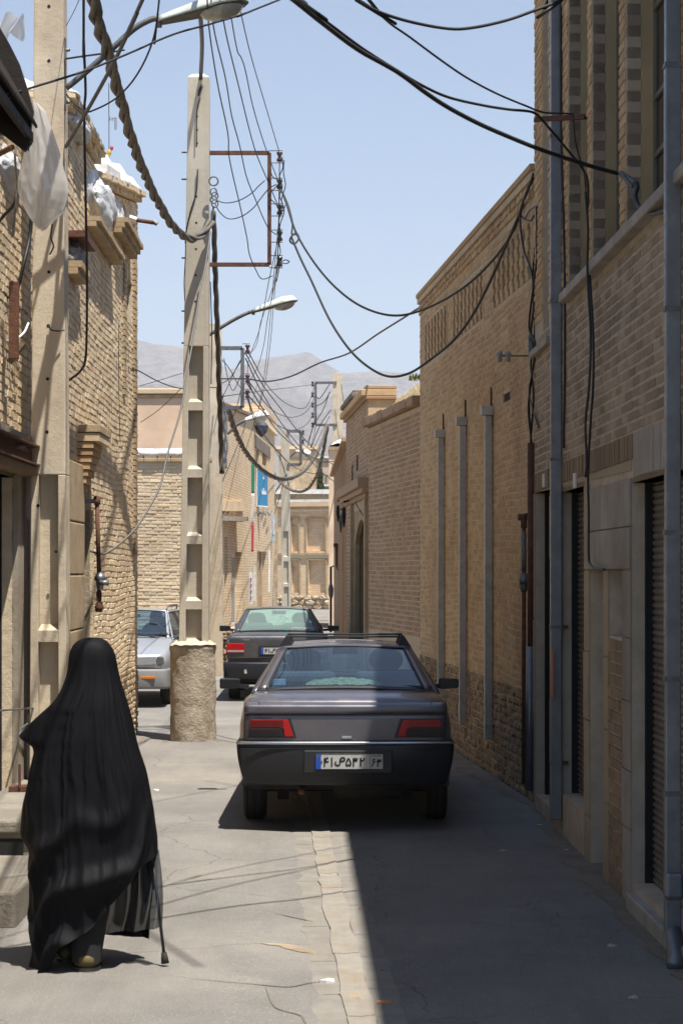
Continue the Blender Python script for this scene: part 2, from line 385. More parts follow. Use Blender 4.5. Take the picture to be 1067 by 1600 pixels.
# ------------------------------------------------------------ ground
def ground_material():
    m, t, b = newmat('dusty_asphalt'); g = N(t, 'ShaderNodeNewGeometry'); pos = g.outputs['Position']
    col = mixc(t, (.262, .246, .224), (.195, .184, .169), mr(t, nz(t, pos, .8, 7, .65), .35, .65))
    col = mixc(t, col, (.16, .15, .138), math_(t, 'MULTIPLY', mr(t, nz(t, pos, 2.2, 6, .7, (1, .25, 1)), .5, .8), .6))
    col = mixc(t, col, (.38, .34, .28), math_(t, 'MULTIPLY', mr(t, nz(t, pos, .35, 6, .7), .52, .8), .7))
    col = mixc(t, col, (.10, .095, .09), math_(t, 'MULTIPLY', mr(t, nz(t, pos, 110, 3, .6), .56, .66), .6))
    col = mixc(t, col, (.46, .42, .36), math_(t, 'MULTIPLY', mr(t, nz(t, pos, 75, 3, .6), .58, .68), .55))
    col = mixc(t, col, (.17, .155, .14), math_(t, 'MULTIPLY', mr(t, nz(t, pos, .9, 6, .75, (2.2, .18, 1)), .50, .74), .55))
    # hairline cracks
    vo = N(t, 'ShaderNodeTexVoronoi', Scale=.55); vo.feature = 'DISTANCE_TO_EDGE'
    mp = t.nodes.new('ShaderNodeVectorMath'); mp.operation = 'ADD'; nn = N(t, 'ShaderNodeTexNoise', Scale=2.0, Detail=5); t.links.new(pos, nn.inputs['Vector'])
    sc_ = t.nodes.new('ShaderNodeVectorMath'); sc_.operation = 'SCALE'; sc_.inputs[3].default_value = .5; t.links.new(nn.outputs['Color'], sc_.inputs[0])
    t.links.new(pos, mp.inputs[0]); t.links.new(sc_.outputs[0], mp.inputs[1]); t.links.new(mp.outputs[0], vo.inputs['Vector'])
    cr_ = mr(t, vo.outputs['Distance'], .0, .006, 1, 0)
    col = mixc(t, col, (.09, .08, .07), math_(t, 'MULTIPLY', cr_, .30))
    t.links.new(col, b.inputs['Base Color']); b.inputs['Roughness'].default_value = .9; b.inputs['Specular IOR Level'].default_value = .25
    bp = N(t, 'ShaderNodeBump', Strength=.8, Distance=.012)
    h = math_(t, 'ADD', nz(t, pos, 120, 4, .7), math_(t, 'MULTIPLY', nz(t, pos, 3, 5, .6), 2.5)); h = math_(t, 'SUBTRACT', h, math_(t, 'MULTIPLY', cr_, .8))
    t.links.new(h, bp.inputs['Height']); t.links.new(bp.outputs[0], b.inputs['Normal']); return m
m_asph = ground_material()
m_land = M('dry_earth', (.36, .29, .21), (.29, .23, .17), scale=.01, bump=0)
def land(u, v): return (-7000 + 14000 * u, -300 + 9000 * v, -.02)
structure(MB().grid(land, 8, 8).build('ground', m_land))
def street(u, v):
    y = -12 + 180 * v ** 1.8; x = -14 + 28 * u
    z = .012 * noise.noise(Vector((x * .35, y * .25, 0))) + .004 * noise.noise(Vector((x * 2, y * 1.3, 3)))
    dz = -.02 * math.exp(-((x + .12 + (12 - y) * -.028) / .35) ** 2) if y < 30 else 0
    return (x, y, z + dz)
def gz(x, y):
    z = .012 * noise.noise(Vector((x * .35, y * .25, 0))) + .004 * noise.noise(Vector((x * 2, y * 1.3, 3)))
    return z + (-.02 * math.exp(-((x + .12 + (12 - y) * -.028) / .35) ** 2) if y < 30 else 0)
structure(MB().grid(street, 140, 420).build('road', m_asph, smooth=True, fix=False))
# the shallow drain: worn concrete down the middle, with cracked edges
def drain_c(y): return interp(y, [7, 8.77, 9.9, 12.2, 14.87, 22, 30], [.13, .095, .05, -.05, -.146, -.40, -.55])
m_drain = M('worn_drain_concrete', (.295, .268, .228), (.23, .21, .178), rough=.9, scale=5, bump=.6, bscale=50, stain=(.27, .22, .16), stain_scale=2.5)
m_edge = M('cracked_drain_edge', (.26, .24, .21), (.20, .186, .165), rough=.9, scale=5, bump=.7, bscale=40, stain=(.22, .19, .15), stain_scale=3)
drain = MB(); rn = random.Random(5); y = 7.4
dr = bpy.data.objects.new('drain_strip', None); COL.objects.link(dr); structure(dr)
while y < 27:
    l = rn.uniform(.5, 2.2); ya, yb = y + .006, y + l - .006; y += l
    n_ = 6; vs = []
    for k in range(n_ + 1):
        yy = ya + (yb - ya) * k / n_; c = drain_c(yy); w = .062 + .022 * noise.noise(Vector((yy * 4, 1, 0)))
        for x in (c - w - .012 * rn.random(), c, c + w + .012 * rn.random()): vs.append((x, yy, gz(x, yy) + .009 - (.004 if x == c else 0)))
    fs = [(k * 3 + j, k * 3 + j + 1, k * 3 + j + 4, k * 3 + j + 3) for k in range(n_) for j in range(2)]
    o = MB().add(vs, fs).build('slab', m_drain, dr, solid=.01)
for s_ in (-1, 1):
    y = 7.4
    while y < 27:
        l = rn.uniform(.5, 1.3); ya, yb = y + .004, y + l - .004; y += l; n_ = 10; vs = []
        for k in range(n_ + 1):
            yy = ya + (yb - ya) * k / n_; c = drain_c(yy)
            w0 = .062 + .012 * noise.noise(Vector((yy * 4, 2, s_))); w1 = .20 + .05 * noise.noise(Vector((yy * 3, 5, s_)))
            for w in (w0, (w0 + w1) / 2, w1): vs.append((c + s_ * w, yy, gz(c + s_ * w, yy) + (.005 if w < w1 else .0015)))
        fs = [(k * 3 + j, k * 3 + j + 1, k * 3 + j + 4, k * 3 + j + 3) for k in range(n_) for j in range(2)]
        MB().add(vs, fs).build('edging', m_edge, dr)
# ragged tar cracks and a worn patch
def ribbon(name, pts, w, mat, label=None, h=.004):
    pts = cr([(p[0], p[1], 0) for p in pts], 8); vs = []
    for i, p in enumerate(pts):
        d = (pts[min(i + 1, len(pts) - 1)] - pts[max(i - 1, 0)]).normalized(); s = Vector((-d.y, d.x, 0))
        ww = w * (.6 + .8 * abs(noise.noise(p * 6))) * min(1, 3 * min(i + 1, len(pts) - i) / len(pts)); j = s * w * .8 * noise.noise(p * 9 + Vector((9, 0, 0)))
        for k in (-1, 1):
            q = p + j + s * ww * k; vs.append((q.x, q.y, gz(q.x, q.y) + h))
    return structure(MB().add(vs, [(2 * i, 2 * i + 1, 2 * i + 3, 2 * i + 2) for i in range(len(pts) - 1)]).build(name, mat))
def G(px, py): D = EYE * FPX / (py - CY); return ((px - CX) * D / FPX, D)
m_crack = M('dirt_filled_crack', (.20, .17, .13), (.13, .11, .09), bump=.5)
m_dust = M('roadside_dirt', (.27, .225, .17), (.19, .16, .12), bump=1.0, bscale=40, bdist=.02)
ribbon('roadside_dirt', [(1.70, 9.2), (1.68, 10.5), (1.66, 12), (1.64, 13.5), (1.60, 15), (1.62, 16.8)], .11, m_dust)
ribbon('roadside_dirt', [(1.60, 17.0), (1.42, 18.5), (1.25, 20.5), (1.08, 22.5), (.92, 24.6), (.78, 26.5), (.5, 28.5)], .14, m_dust)
ribbon('roadside_dirt', [(-2.34, 15.4), (-2.36, 17), (-2.38, 19), (-2.40, 21), (-2.42, 24.3)], .12, m_dust)
ribbon('roadside_dirt', [(-2.08, 23.25), (-2.03, 23.5), (-1.75, 23.6), (-1.48, 23.5), (-1.44, 23.3)], .05, m_dust)
m_patch = M('worn_sandy_patch', (.40, .32, .225), (.27, .21, .145), bump=.8, bscale=50)
ribbon('road_crack', [G(262, 1525), G(330, 1532), G(400, 1536), G(450, 1538), G(500, 1530), G(560, 1540), G(640, 1545), G(740, 1538)], .009, m_crack)
ribbon('road_crack', [G(415, 1540), G(430, 1570), G(470, 1582), G(480, 1600)], .008, m_crack)
ribbon('road_crack', [G(430, 1425), G(470, 1432), G(510, 1440)], .008, m_crack)
ribbon('worn_patch', [G(408, 1472), G(440, 1474), G(480, 1480), G(520, 1489)], .05, m_patch)
ribbon('worn_patch', [G(530, 1548), G(555, 1552), G(580, 1560)], .06, m_patch, h=.012)
# litter
m_lit = [plain('orange_scrap', (.55, .25, .10), .8), plain('white_scrap', (.7, .68, .64), .8), plain('red_scrap', (.45, .05, .05), .6), plain('pale_stone', (.42, .37, .3), .9)]
def bit(px, py, w, mi, name, label, cat):
    x, y = G(px, py); mb = MB(); rr = random.Random(px)
    n_ = 7; top = []; bot = []
    for k in range(n_):
        a = 2 * math.pi * k / n_; r_ = w * rr.uniform(.6, 1.1); top.append((x + r_ * math.cos(a), y + r_ * .7 * math.sin(a), gz(x, y) + .004 + w * .35 * rr.random()))
        bot.append((x + r_ * math.cos(a), y + r_ * .7 * math.sin(a), gz(x, y)))
    mb.add(bot + top + [(x, y, gz(x, y) + w * .5)], [(i, (i + 1) % n_, n_ + (i + 1) % n_, n_ + i) for i in range(n_)] + [(n_ + i, n_ + (i + 1) % n_, 2 * n_) for i in range(n_)])
    tag(mb.build(name, m_lit[mi]), label, cat, 'scraps lying on the road')
bit(600, 1565, .04, 0, 'leaf_scrap', 'curled orange scrap lying just inside the shadow edge on the road', 'litter')
bit(513, 1530, .05, 1, 'paper_scrap', 'white crumpled paper scrap beside the drain strip', 'litter')
bit(520, 1455, .018, 1, 'paper_scrap', 'tiny white scrap on the drain strip farther off', 'litter')
bit(598, 1513, .014, 2, 'bottle_cap', 'small red cap in the building shadow near the drain', 'bottle cap')
bit(562, 1418, .013, 2, 'bottle_cap', 'small pinkish red cap in sunlight by the shadow edge', 'bottle cap')
bit(245, 1235, .035, 1, 'paper_scrap', 'white scrap on the sunlit road between woman and concrete base', 'litter')
bit(842, 1290, .02, 1, 'paper_scrap', 'small bluish scrap in the shade by the near right building', 'litter')
for k, (px, py, w) in enumerate([(786, 1330, .03), (735, 1178, .03), (700, 1180, .035), (884, 1330, .02), (990, 1560, .03), (955, 1480, .03)]):
    bit(px, py, w, 3, 'pebble', 'small pale stone lying in the shade ' + ['right beside the foot of the corner pipes', 'near the rubble plinth, right one of two', 'near the rubble plinth, left one of two', 'below the tall blue grey downpipe', 'at the bottom right corner of the road', 'before the threshold of the nearest shutter'][k], 'stone')

# ------------------------------------------------------------ mountains
m_mtn = None
def mountain_material():
    m, t, b = newmat('bare_mountain_rock'); g = N(t, 'ShaderNodeNewGeometry'); pos = g.outputs['Position']
    col = mixc(t, (.58, .485, .41), (.43, .365, .315), mr(t, nz(t, pos, .006, 8, .7), .35, .65))
    col = mixc(t, col, (.20, .18, .165), math_(t, 'MULTIPLY', mr(t, nz(t, pos, .03, 6, .7, (1, 1, 2.5)), .5, .7), .8))
    t.links.new(col, b.inputs['Base Color']); col = mixc(t, col, (.24, .21, .195), math_(t, 'MULTIPLY', mr(t, nz(t, pos, .012, 8, .8, (1, .4, 1.6)), .46, .60), .8))
    col = mixc(t, col, (.62, .54, .46), math_(t, 'MULTIPLY', mr(t, nz(t, pos, .02, 6, .8, (.5, .5, 3)), .55, .66), .7))
    t.links.new(col, b.inputs['Base Color']); b.inputs['Roughness'].default_value = .95; b.inputs['Specular IOR Level'].default_value = .1
    bp = N(t, 'ShaderNodeBump', Strength=1.0, Distance=60); t.links.new(nz(t, pos, .02, 8, .75), bp.inputs['Height']); t.links.new(bp.outputs[0], b.inputs['Normal']); return m
m_mtn = mountain_material()
def mountains(name, D0, depth, prof, seed, floor):
    xs = [p[0] for p in prof]; ys = [p[1] for p in prof]
    def fn(u, v):
        x = -4200 + 8400 * u; D = D0 + depth * v
        ridge = (CY - interp(CX + x * FPX / (D0 + depth * .5), xs, ys)) / FPX * (D0 + depth * .5)
        s = math.sin(math.pi * min(1, v * 1.0)) ** .9
        nn = noise.fractal(Vector((x * .0016, D * .0016, seed)), 1.0, 2.1, 7)
        rg = 1 - abs(noise.noise(Vector((x * .004, D * .0018, seed + 4))))
        return (x, D, max(-5, s * ridge * (.86 + .16 * rg) + nn * 62 * s))
    structure(MB().grid(fn, 420, 60).build(name, m_mtn, smooth=False, fix=False))
mountains('mountain', 4600, 1800, [(-4000, 640), (-1500, 540), (-400, 575), (60, 560), (225, 545), (290, 548), (370, 585), (400, 574), (430, 568), (480, 570), (510, 580), (540, 592), (600, 585), (800, 600), (1500, 560), (3000, 640), (6000, 600)], 3.3, 0)
mountains('mountain', 3400, 1000, [(-4000, 700), (0, 640), (240, 618), (330, 640), (420, 612), (480, 640), (560, 625), (700, 660), (1500, 640), (6000, 680)], 8.1, 0)

# ------------------------------------------------------------ RIGHT: the near building with shutters and tall windows
H1 = thing('brick_building', 'near brown brick building in shade with roller shutters and tall windows above a ledge', 'building', (2, 10, 0))
F1 = Frame((1.98 - .0205 * 3.0, 3.0), (1.98 - .0205 * 16.8, 16.8), 'left')
fu = lambda px: F1.at(px)
ZT = 7.05
U0, U1 = 0.0, F1.uD(16.8)
uS1a, uS1b = F1.uD(9.9), fu(987)
uS2a, uS2b = fu(922) + .09, fu(877)
uN1a, uN1b = fu(952), fu(952)
S1 = (F1.uD(10.0), fu(987), .14, 2.53)
NI2 = (fu(974), fu(952), 1.59, 2.01)
NI1 = (fu(945), fu(922), .0, 2.01)
S2 = (fu(914), fu(877), .32, 2.60)
S3 = (fu(861), fu(836.5), .12, 2.66)
LZ = 4.06
W1 = (F1.uD(10.6), fu(978), LZ, 6.6); W2 = (fu(968), fu(925), LZ, 6.6); W3 = (fu(918), fu(888), LZ, 6.6); W4 = (fu(857), fu(848), LZ - .1, 6.6)
W0 = (F1.uD(8.6), F1.uD(10.1), LZ, 6.6)
holes1 = [S1, NI2, NI1, S2, S3, W0, W1, W2, W3, W4]
backing(H1, F1, U0, U1, 0, ZT, holes1, m_mortar_b, thick=.45)
# roof, back and sides so that it stands as a block
mb = MB(); mb.fbox(F1, U0, U1, -6, .06, ZT, ZT + .14); mb.build('roof_slab', m_plaster_g, H1)
mb = MB(); mb.fbox(F1, U0, U1, -6, -5.8, 0, ZT - .002); mb.fbox(F1, U0, U0 + .2, -5.8, -.452, 0, ZT - .002); mb.fbox(F1, U1 - .2, U1, -5.8, -.452, 0, ZT - .002); mb.build('side_wall', m_mortar_b, H1)
# ledge under the windows
mb = MB(); mb.fbox(F1, U0, fu(888), -.05, .075, LZ - .075, LZ - .005); mb.build('ledge', m_stone, H1, bevel=.01)
mb = MB(); mb.fbox(F1, fu(862), U1 + .02, -.05, .05, LZ - .26, LZ - .2); mb.build('ledge', m_stone, H1, bevel=.01)
# brickwork zones
zs = 2.83
top1 = ZT - .05
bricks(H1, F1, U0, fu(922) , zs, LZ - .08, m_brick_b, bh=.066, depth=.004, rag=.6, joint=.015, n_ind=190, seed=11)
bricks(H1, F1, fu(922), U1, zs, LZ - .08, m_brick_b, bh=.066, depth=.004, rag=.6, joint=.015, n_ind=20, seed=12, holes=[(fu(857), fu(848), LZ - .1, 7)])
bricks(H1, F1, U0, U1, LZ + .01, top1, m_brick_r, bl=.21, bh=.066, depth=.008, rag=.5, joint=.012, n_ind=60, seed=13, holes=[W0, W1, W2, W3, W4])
# soldier course above the openings
def soldiers(par, F, u0, u1, z0, z1, mat, w=.062, holes=(), n=0, depth=.008, name='lintel_brick', ni=40, seed=3):
    rn = random.Random(seed); u = u0; k = 0; mb = MB(); items = []
    while u < u1 - .02:
        a, b = u, min(u + w * rn.uniform(.92, 1.08), u1); u = b
        if any(h[0] < (a + b) / 2 < h[1] and h[3] > (z0 + z1) / 2 for h in holes): continue
        items.append((a, b, depth * rn.uniform(.5, 1.5)))
    for k, (a, b, d) in enumerate(items):
        m_ = MB() if k >= len(items) - ni else mb
        m_.fbox(F, a + .003, b - .003, -.003, n + d, z0 + .003, z1 - .003)
        if m_ is not mb: m_.build(name, mat, par)
    if mb.v: mb.build(name, mat, par, kind='stuff')
m_soldier = M('stained_lintel_brick', (.26, .19, .12), (.21, .15, .095), island=.3, bump=.4, streak=.5, stain=(.15, .11, .08))
soldiers(H1, F1, U0, S1[1] - .05, 2.56, 2.825, m_stone, w=.20, ni=10)
soldiers(H1, F1, S1[1] - .05, U1, 2.67, 2.825, m_soldier, w=.062, ni=60)
mb = MB(); mb.fbox(F1, S1[1], U1, -.003, .006, 2.605, 2.667, 2.665, 2.667); mb.build('lintel', m_buff, H1)
# stone facing between openings
def slabs(par, F, u0, u1, zlist, mat, n0=-.003, n1=.014, name='stone_slab'):
    for a, b in zip(zlist, zlist[1:]):
        MB().fbox(F, u0 + .004, u1 - .004, n0, n1 + random.uniform(-.003, .004), a + .004, b - .004).build(name, mat, par, bevel=.004)
slabs(H1, F1, fu(987), fu(920.5), [2.012, 2.27, 2.56], m_stone, n1=.018)
slabs(H1, F1, NI2[1], NI1[0], [0, .5, .98, 1.45, 2.01], m_buff)
slabs(H1, F1, S1[1], NI2[0], [0, .45, .8, 1.22, 1.6, 2.01], m_stone)
slabs(H1, F1, NI1[1], S2[0], [0, .32, .98, 1.45, 2.01, 2.6], m_buff)
slabs(H1, F1, S2[1], S3[0], [0, .5, 1.0, 1.6, 2.1, 2.6], m_buff)
slabs(H1, F1, S3[1], U1, [0, .8, 1.6, 2.66], m_buff)
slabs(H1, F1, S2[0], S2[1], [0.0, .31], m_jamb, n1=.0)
m_lowb = M('worn_low_brick', (.31, .215, .135), (.25, .17, .105), island=.15, bump=.5, stain=(.2, .14, .09))
bricks(H1, F1, NI2[0] + .005, NI2[1] - .005, .0, 1.585, m_lowb, bl=.2, bh=.075, depth=.010, joint=.006, n_ind=60, seed=15)
# recesses: jambs facing the camera, shutters, niches
def recess(par, F, h, d, jamb_mat, back_mat, jname='jamb', jl=(0, .5, 1.0, 1.5, 2.0, 2.5), shutter=False, back='niche_back'):
    a, b, z0, z1 = h
    zl = sorted(set([z0] + [z0 + (z1 - z0) * k / 5 for k in range(1, 5)] + [z1])) if z1 - z0 > 1 else [z0, (z0 + z1) * .5, z1]
    for p, q in zip(zl, zl[1:]):
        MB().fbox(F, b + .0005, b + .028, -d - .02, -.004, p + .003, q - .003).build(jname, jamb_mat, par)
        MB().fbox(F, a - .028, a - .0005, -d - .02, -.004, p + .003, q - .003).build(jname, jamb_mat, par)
    if not shutter:
        MB().fbox(F, a - .03, b + .03, -d - .04, -d, z0, z1 + .02).build(back, back_mat, par)
    else:
        z = z0; k = 0; ph = .041
        while z < z1 - .01:
            zt = min(z + ph, z1)
            m_ = MB(); segs = 5; pr = []
            for i in range(segs + 1):
                t = i / segs; pr.append((-d - .012 + .016 * math.sin(math.pi * t) ** .8, z + (zt - z) * t))
            vs = [F.p(a, q[0], q[1]) for q in pr] + [F.p(b, q[0], q[1]) for q in pr]
            m_.add(vs, [(i, i + 1, segs + 2 + i, segs + 1 + i) for i in range(segs)]); m_.build('slat', m_shutter, par, smooth=True)
            z += ph
        MB().fbox(F, b - .035, b, -d - .03, -d + .045, z0, z1).build('guide_rail', m_dark, par)
        MB().fbox(F, a, a + .035, -d - .03, -d + .045, z0, z1).build('guide_rail', m_dark, par)
        MB().fbox(F, a, b, -d - .2, -d - .15, z0, z1).build('shutter_back', m_dark, par)
    MB().fbox(F, a, b, -.44, .0, z1, z1 + .03).build('soffit', m_buff, par)
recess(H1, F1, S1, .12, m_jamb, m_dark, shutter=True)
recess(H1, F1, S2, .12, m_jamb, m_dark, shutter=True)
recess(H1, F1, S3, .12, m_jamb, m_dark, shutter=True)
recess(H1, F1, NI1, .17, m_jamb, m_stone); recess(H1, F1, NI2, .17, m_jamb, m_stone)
MB().fbox(F1, S1[0], S1[1] - .1, -.3, .06, .0, .10).build('threshold', m_stone, H1, bevel=.01)
# windows: toothed brick jamb, yellow plaster reveal, grey frame with panes
m_wframe = plain('khaki_window_frame', (.16, .15, .11), .5)
m_pane = glassmat('window_pane', (.5, .55, .6), .35, .04)
def window(par, F, h, yellow=True, rows=(0, .45, .8, 1.35, 1.9, 2.45)):
    a, b, z0, z1 = h
    z = z0 + .01; k = 0
    while z < z1 - .07:
        for side, uu, s in ((0, b, 1), (1, a, -1)):
            e = .008 if k % 2 else 0.0
            m_ = MB(); x0, x1 = (uu - e, uu + .02) if s > 0 else (uu - .02, uu + e)
            m_.fbox(F, x0, x1, -.088, -.006, z, z + .0635); o = m_.build('jamb_brick', m_brick_b, par)
        z += .066; k += 1
    for (x0, x1) in ((b - .012, b + .03), (a - .03, a + .012)):
        MB().fbox(F, x0, x1, -.165, -.09, z0, z1).build('reveal', m_plaster_y, par)
    MB().fbox(F, a - .02, b + .02, -.44, .005, z1, z1 + .05).build('soffit', m_plaster_y, par)
    fr = MB(); d0, d1 = -.195, -.16; w = .03
    us = [a + .012 + (b - a - .024) * k / 2 for k in range(3)]
    for u_ in us: fr.fbox(F, u_ - w / 2, u_ + w / 2, d0, d1, z0, z1)
    f = fr.build('window_frame', m_wframe, par)
    for zz in [z0 + r for r in rows if r < z1 - z0] + [z1 - .02]:
        MB().fbox(F, us[0], us[-1], d0 + .003, d1 - .003, zz, zz + .032).build('glazing_bar', m_wframe, f)
    zr = [z0 + r for r in rows if r < z1 - z0] + [z1]
    for i in range(2):
        for p, q in zip(zr, zr[1:]):
            MB().fbox(F, us[i] + w / 2, us[i + 1] - w / 2, d0 + .012, d0 + .017, p + .033, q - .001).build('pane', m_pane, f)
    MB().fbox(F, a, b, -.44, -.43, z0, z1).build('curtain', M_curt, par)
M_curt = M('dim_curtain', (.20, .20, .21), (.10, .10, .11), bump=0, scale=3)
for w_ in (W0, W1, W2, W3): window(H1, F1, w_)
recess(H1, F1, W4, .10, m_brick_b, m_plaster_y, jname='jamb_brick')
MB().fbox(F1, U0, U1 + .05, -.02, .09, ZT - .18, ZT - .05).build('cornice', m_buff, H1)

for px, D_ in ((851, 16.3), (899.5, 14.3)):
    u_, z_ = F1.at(px, 750); MB().fbox(F1, u_ - .05, u_ + .03, .0, .02, z_ - .06, z_ + .05).build('lime_mark', m_white, H1, bevel=.006)
# round-cornered sheet-metal downpipes of the near building
def downpipe(label, px, D, wpx, z0, z1, joints, n_off, kink=None, mat=None, group=None):
    w = wpx * D / FPX; c = P(px, CY, D); x0 = c.x - w / 2; x1 = c.x + w / 2
    t_ = thing('downpipe', label, 'downpipe', (c.x, D, 0), group=group); zz = sorted([z0] + list(joints) + [z1]); mt = mat or m_galv
    for i, (a, b) in enumerate(zip(zz, zz[1:])):
        g = .002 * (i % 2)
        m_ = MB(); m_.box(x0 + g, x1 - g, D - w * .4 + g, D + w * .4 - g, a + .001, b - .001)
        m_.build('duct_section', mt, t_, bevel=.006)
    for z in joints:
        m_ = MB(); m_.box(x0 - .004, x1 + .004, D - w * .4 - .004, D + w * .4 + .004, z - .013, z + .013); m_.build('clamp', m_steel, t_)
    return t_, x0, x1
dp, a_, b_ = downpipe('large grey metal downpipe at the right edge in front of the nearest shutter', 1050, 10.2, 25, .13, 6.9, [.86, 1.45, 2.2, 3.35, 4.6, 5.7], 0)
MB().box(a_ - .006, b_ + .012, 10.14, 10.22, .32, .46).build('dent_patch', m_galv, dp, bevel=.02)
m_ = MB(); m_.tube([(a_ + .045, 10.16, .16), (a_ + .03, 10.05, .06), (a_ + .01, 9.96, .02)], [.04, .045, .04], 8); m_.build('spout', m_galv, dp, smooth=True)
dp, a_, b_ = downpipe('tall blue grey downpipe on the brick corner beside the second shutter', 868, 15.05, 17.5, .12, 7.2, [.55, 1.58, 2.85, 4.05, 5.3, 6.4], 0)
for z in (.55, 1.58): MB().box(b_, b_ + .05, 15.03, 15.06, z - .012, z + .012).build('bracket', m_rust, dp)
MB().box(a_, a_ + .012, 14.92, 14.985, 1.05, 1.4).build('orange_mark', plain('orange_paint', (.5, .16, .07), .7), dp)
# angle-iron arm with cables
mb = MB(); mb.bar(P(836, 188, 14.6), P(914, 184, 14.25) , .035, .02); mb.bar(P(836, 186.5, 14.6), P(914, 182.5, 14.25), .004, .04)
tag(mb.build('cable_bracket', m_rust), 'rusty angle iron arm carrying cables across the tall downpipe', 'bracket')

# ------------------------------------------------------------ RIGHT: the tall plain wall with the lattice
H2 = thing('brick_building', 'tall tan brick building with lattice openings under its sloping top and three thin ducts', 'building', (1.5, 20, 0))
F2 = Frame((1.673, 17.2), (1.0, 25.3), 'left')
L2 = F2.L
def top2(u): return interp(u, [0, L2], [5.47, 5.53])
vent = F2.at(797, 621); vh = (F2.at(797), F2.at(786), 3.60, 3.68)
panels = []
for (pa, pb) in ((664, 699), (708, 756), (770, 832)):
    ua, ub = F2.at(pb), F2.at(pa); panels.append((ua, ub))
zl0, zl1 = 4.57, 5.08
def lattice(i, u, z):
    if not (zl0 < z < zl1): return False
    for ua, ub in panels:
        if ua < u < ub: return True
    return False
backing(H2, F2, 0, L2, 0, 5.40, [vh] + [(a, b, zl0, zl1) for a, b in panels], m_mortar_r, thick=.35)
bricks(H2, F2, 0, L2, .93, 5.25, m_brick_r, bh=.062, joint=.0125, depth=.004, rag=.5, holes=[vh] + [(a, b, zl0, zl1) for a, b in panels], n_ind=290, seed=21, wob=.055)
bricks(H2, F2, 0, L2, 5.25, 5.47, m_brick_r, bl=.1, bh=.07, joint=.012, depth=.022, rag=.3, n_ind=10, seed=22)
for (a, b) in panels:      # honeycomb: headers staggered, black backs painted as the shade deep in the gaps
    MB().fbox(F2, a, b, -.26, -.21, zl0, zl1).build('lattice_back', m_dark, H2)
    nr = 8; rh = (zl1 - zl0) / nr; nb = int((b - a) / .27)
    for r in range(nr):
        w = (b - a) / nb
        for k in range(nb + 1):
            c = a + w * (k + (.17 if (r // 1) % 2 else 0)); p, q = max(a, c - w * .27), min(b, c + w * .27)
            if q - p > .02: MB().fbox(F2, p, q, -.2, .006, zl0 + r * rh + .001, zl0 + (r + 1) * rh - .001).build('lattice_brick', m_brick_r, H2)
mb = MB(); mb.fbox(F2, -.05, L2, -.4, .055, 5.47, 5.53); mb.build('coping', m_brick_r, H2, bevel=.01)
mb = MB(); mb.fbox(F2, -.05, L2, -.4, .038, 5.402, 5.465); mb.build('coping', m_mortar_r, H2)
MB().fbox(F2, vh[0], vh[1], -.08, -.012, vh[2], vh[3]).build('vent_back', m_dark, H2)  # black box fills the vent, coloured for the shade inside
mb = MB(); mb.fbox(F2, -.1, L2, -6, -5.8, 0, 5.4); mb.fbox(F2, L2 - .25, L2 - .001, -5.8, -.352, 0, 5.4); mb.fbox(F2, 0, .25, -5.8, -.352, 0, 5.4); mb.build('side_wall', m_mud, H2)
MB().fbox(F2, -.1, L2, -6.01, -.41, 5.41, 5.5).build('roof', m_mud, H2)
# rubble plinth
m_rubble = M('rubble_stone', (.44, .325, .20), (.33, .24, .15), island=.28, bump=1, bscale=30, bdist=.03, stain=(.17, .12, .08))
def rubble(par, F, u0, u1, z0, z1, mat, s=.12, n_ind=90, seed=4, depth=.022, name='stone'):
    rn = random.Random(seed); z = z0; st = MB(); items = []
    while z < z1 - .03:
        h = s * rn.uniform(.5, .85); h = min(h, z1 - z); u = u0 - rn.random() * s * .6
        while u < u1:
            w = s * rn.uniform(.7, 1.5); a, b = max(u, u0), min(u + w, u1); u += w
            if b - a > .04: items.append((a, b, z, z + h))
        z += h
    items.sort(key=lambda q: q[0]); 
    for k, (a, b, p, q) in enumerate(items):
        m_ = MB() if k < n_ind else st; cu, cz = (a + b) / 2, (p + q) / 2; d = depth * rn.uniform(.4, 1.1); nn = 7
        ring0, ring1 = [], []
        for i in range(nn):
            an = 2 * math.pi * (i + rn.uniform(-.25, .25)) / nn; ru = (b - a) / 2 * rn.uniform(.85, 1.12); rz_ = (q - p) / 2 * rn.uniform(.9, 1.15)
            ring0.append(F.p(cu + ru * math.cos(an), -.01, cz + rz_ * math.sin(an))); ring1.append(F.p(cu + ru * .86 * math.cos(an), d * rn.uniform(.6, 1.1), cz + rz_ * .84 * math.sin(an)))
        c_ = F.p(cu + rn.uniform(-.01, .01), d * rn.uniform(.8, 1.15), cz)
        m_.add(ring0 + ring1 + [c_], [(i, (i + 1) % nn, nn + (i + 1) % nn, nn + i) for i in range(nn)] + [(nn + i, nn + (i + 1) % nn, 2 * nn) for i in range(nn)])
        if m_ is not st: m_.build(name, mat, par, smooth=False)
    if st.v: st.build(name, mat, par, kind='stuff')
rubble(H2, F2, 0, L2, 0, .95, m_rubble, n_ind=200)
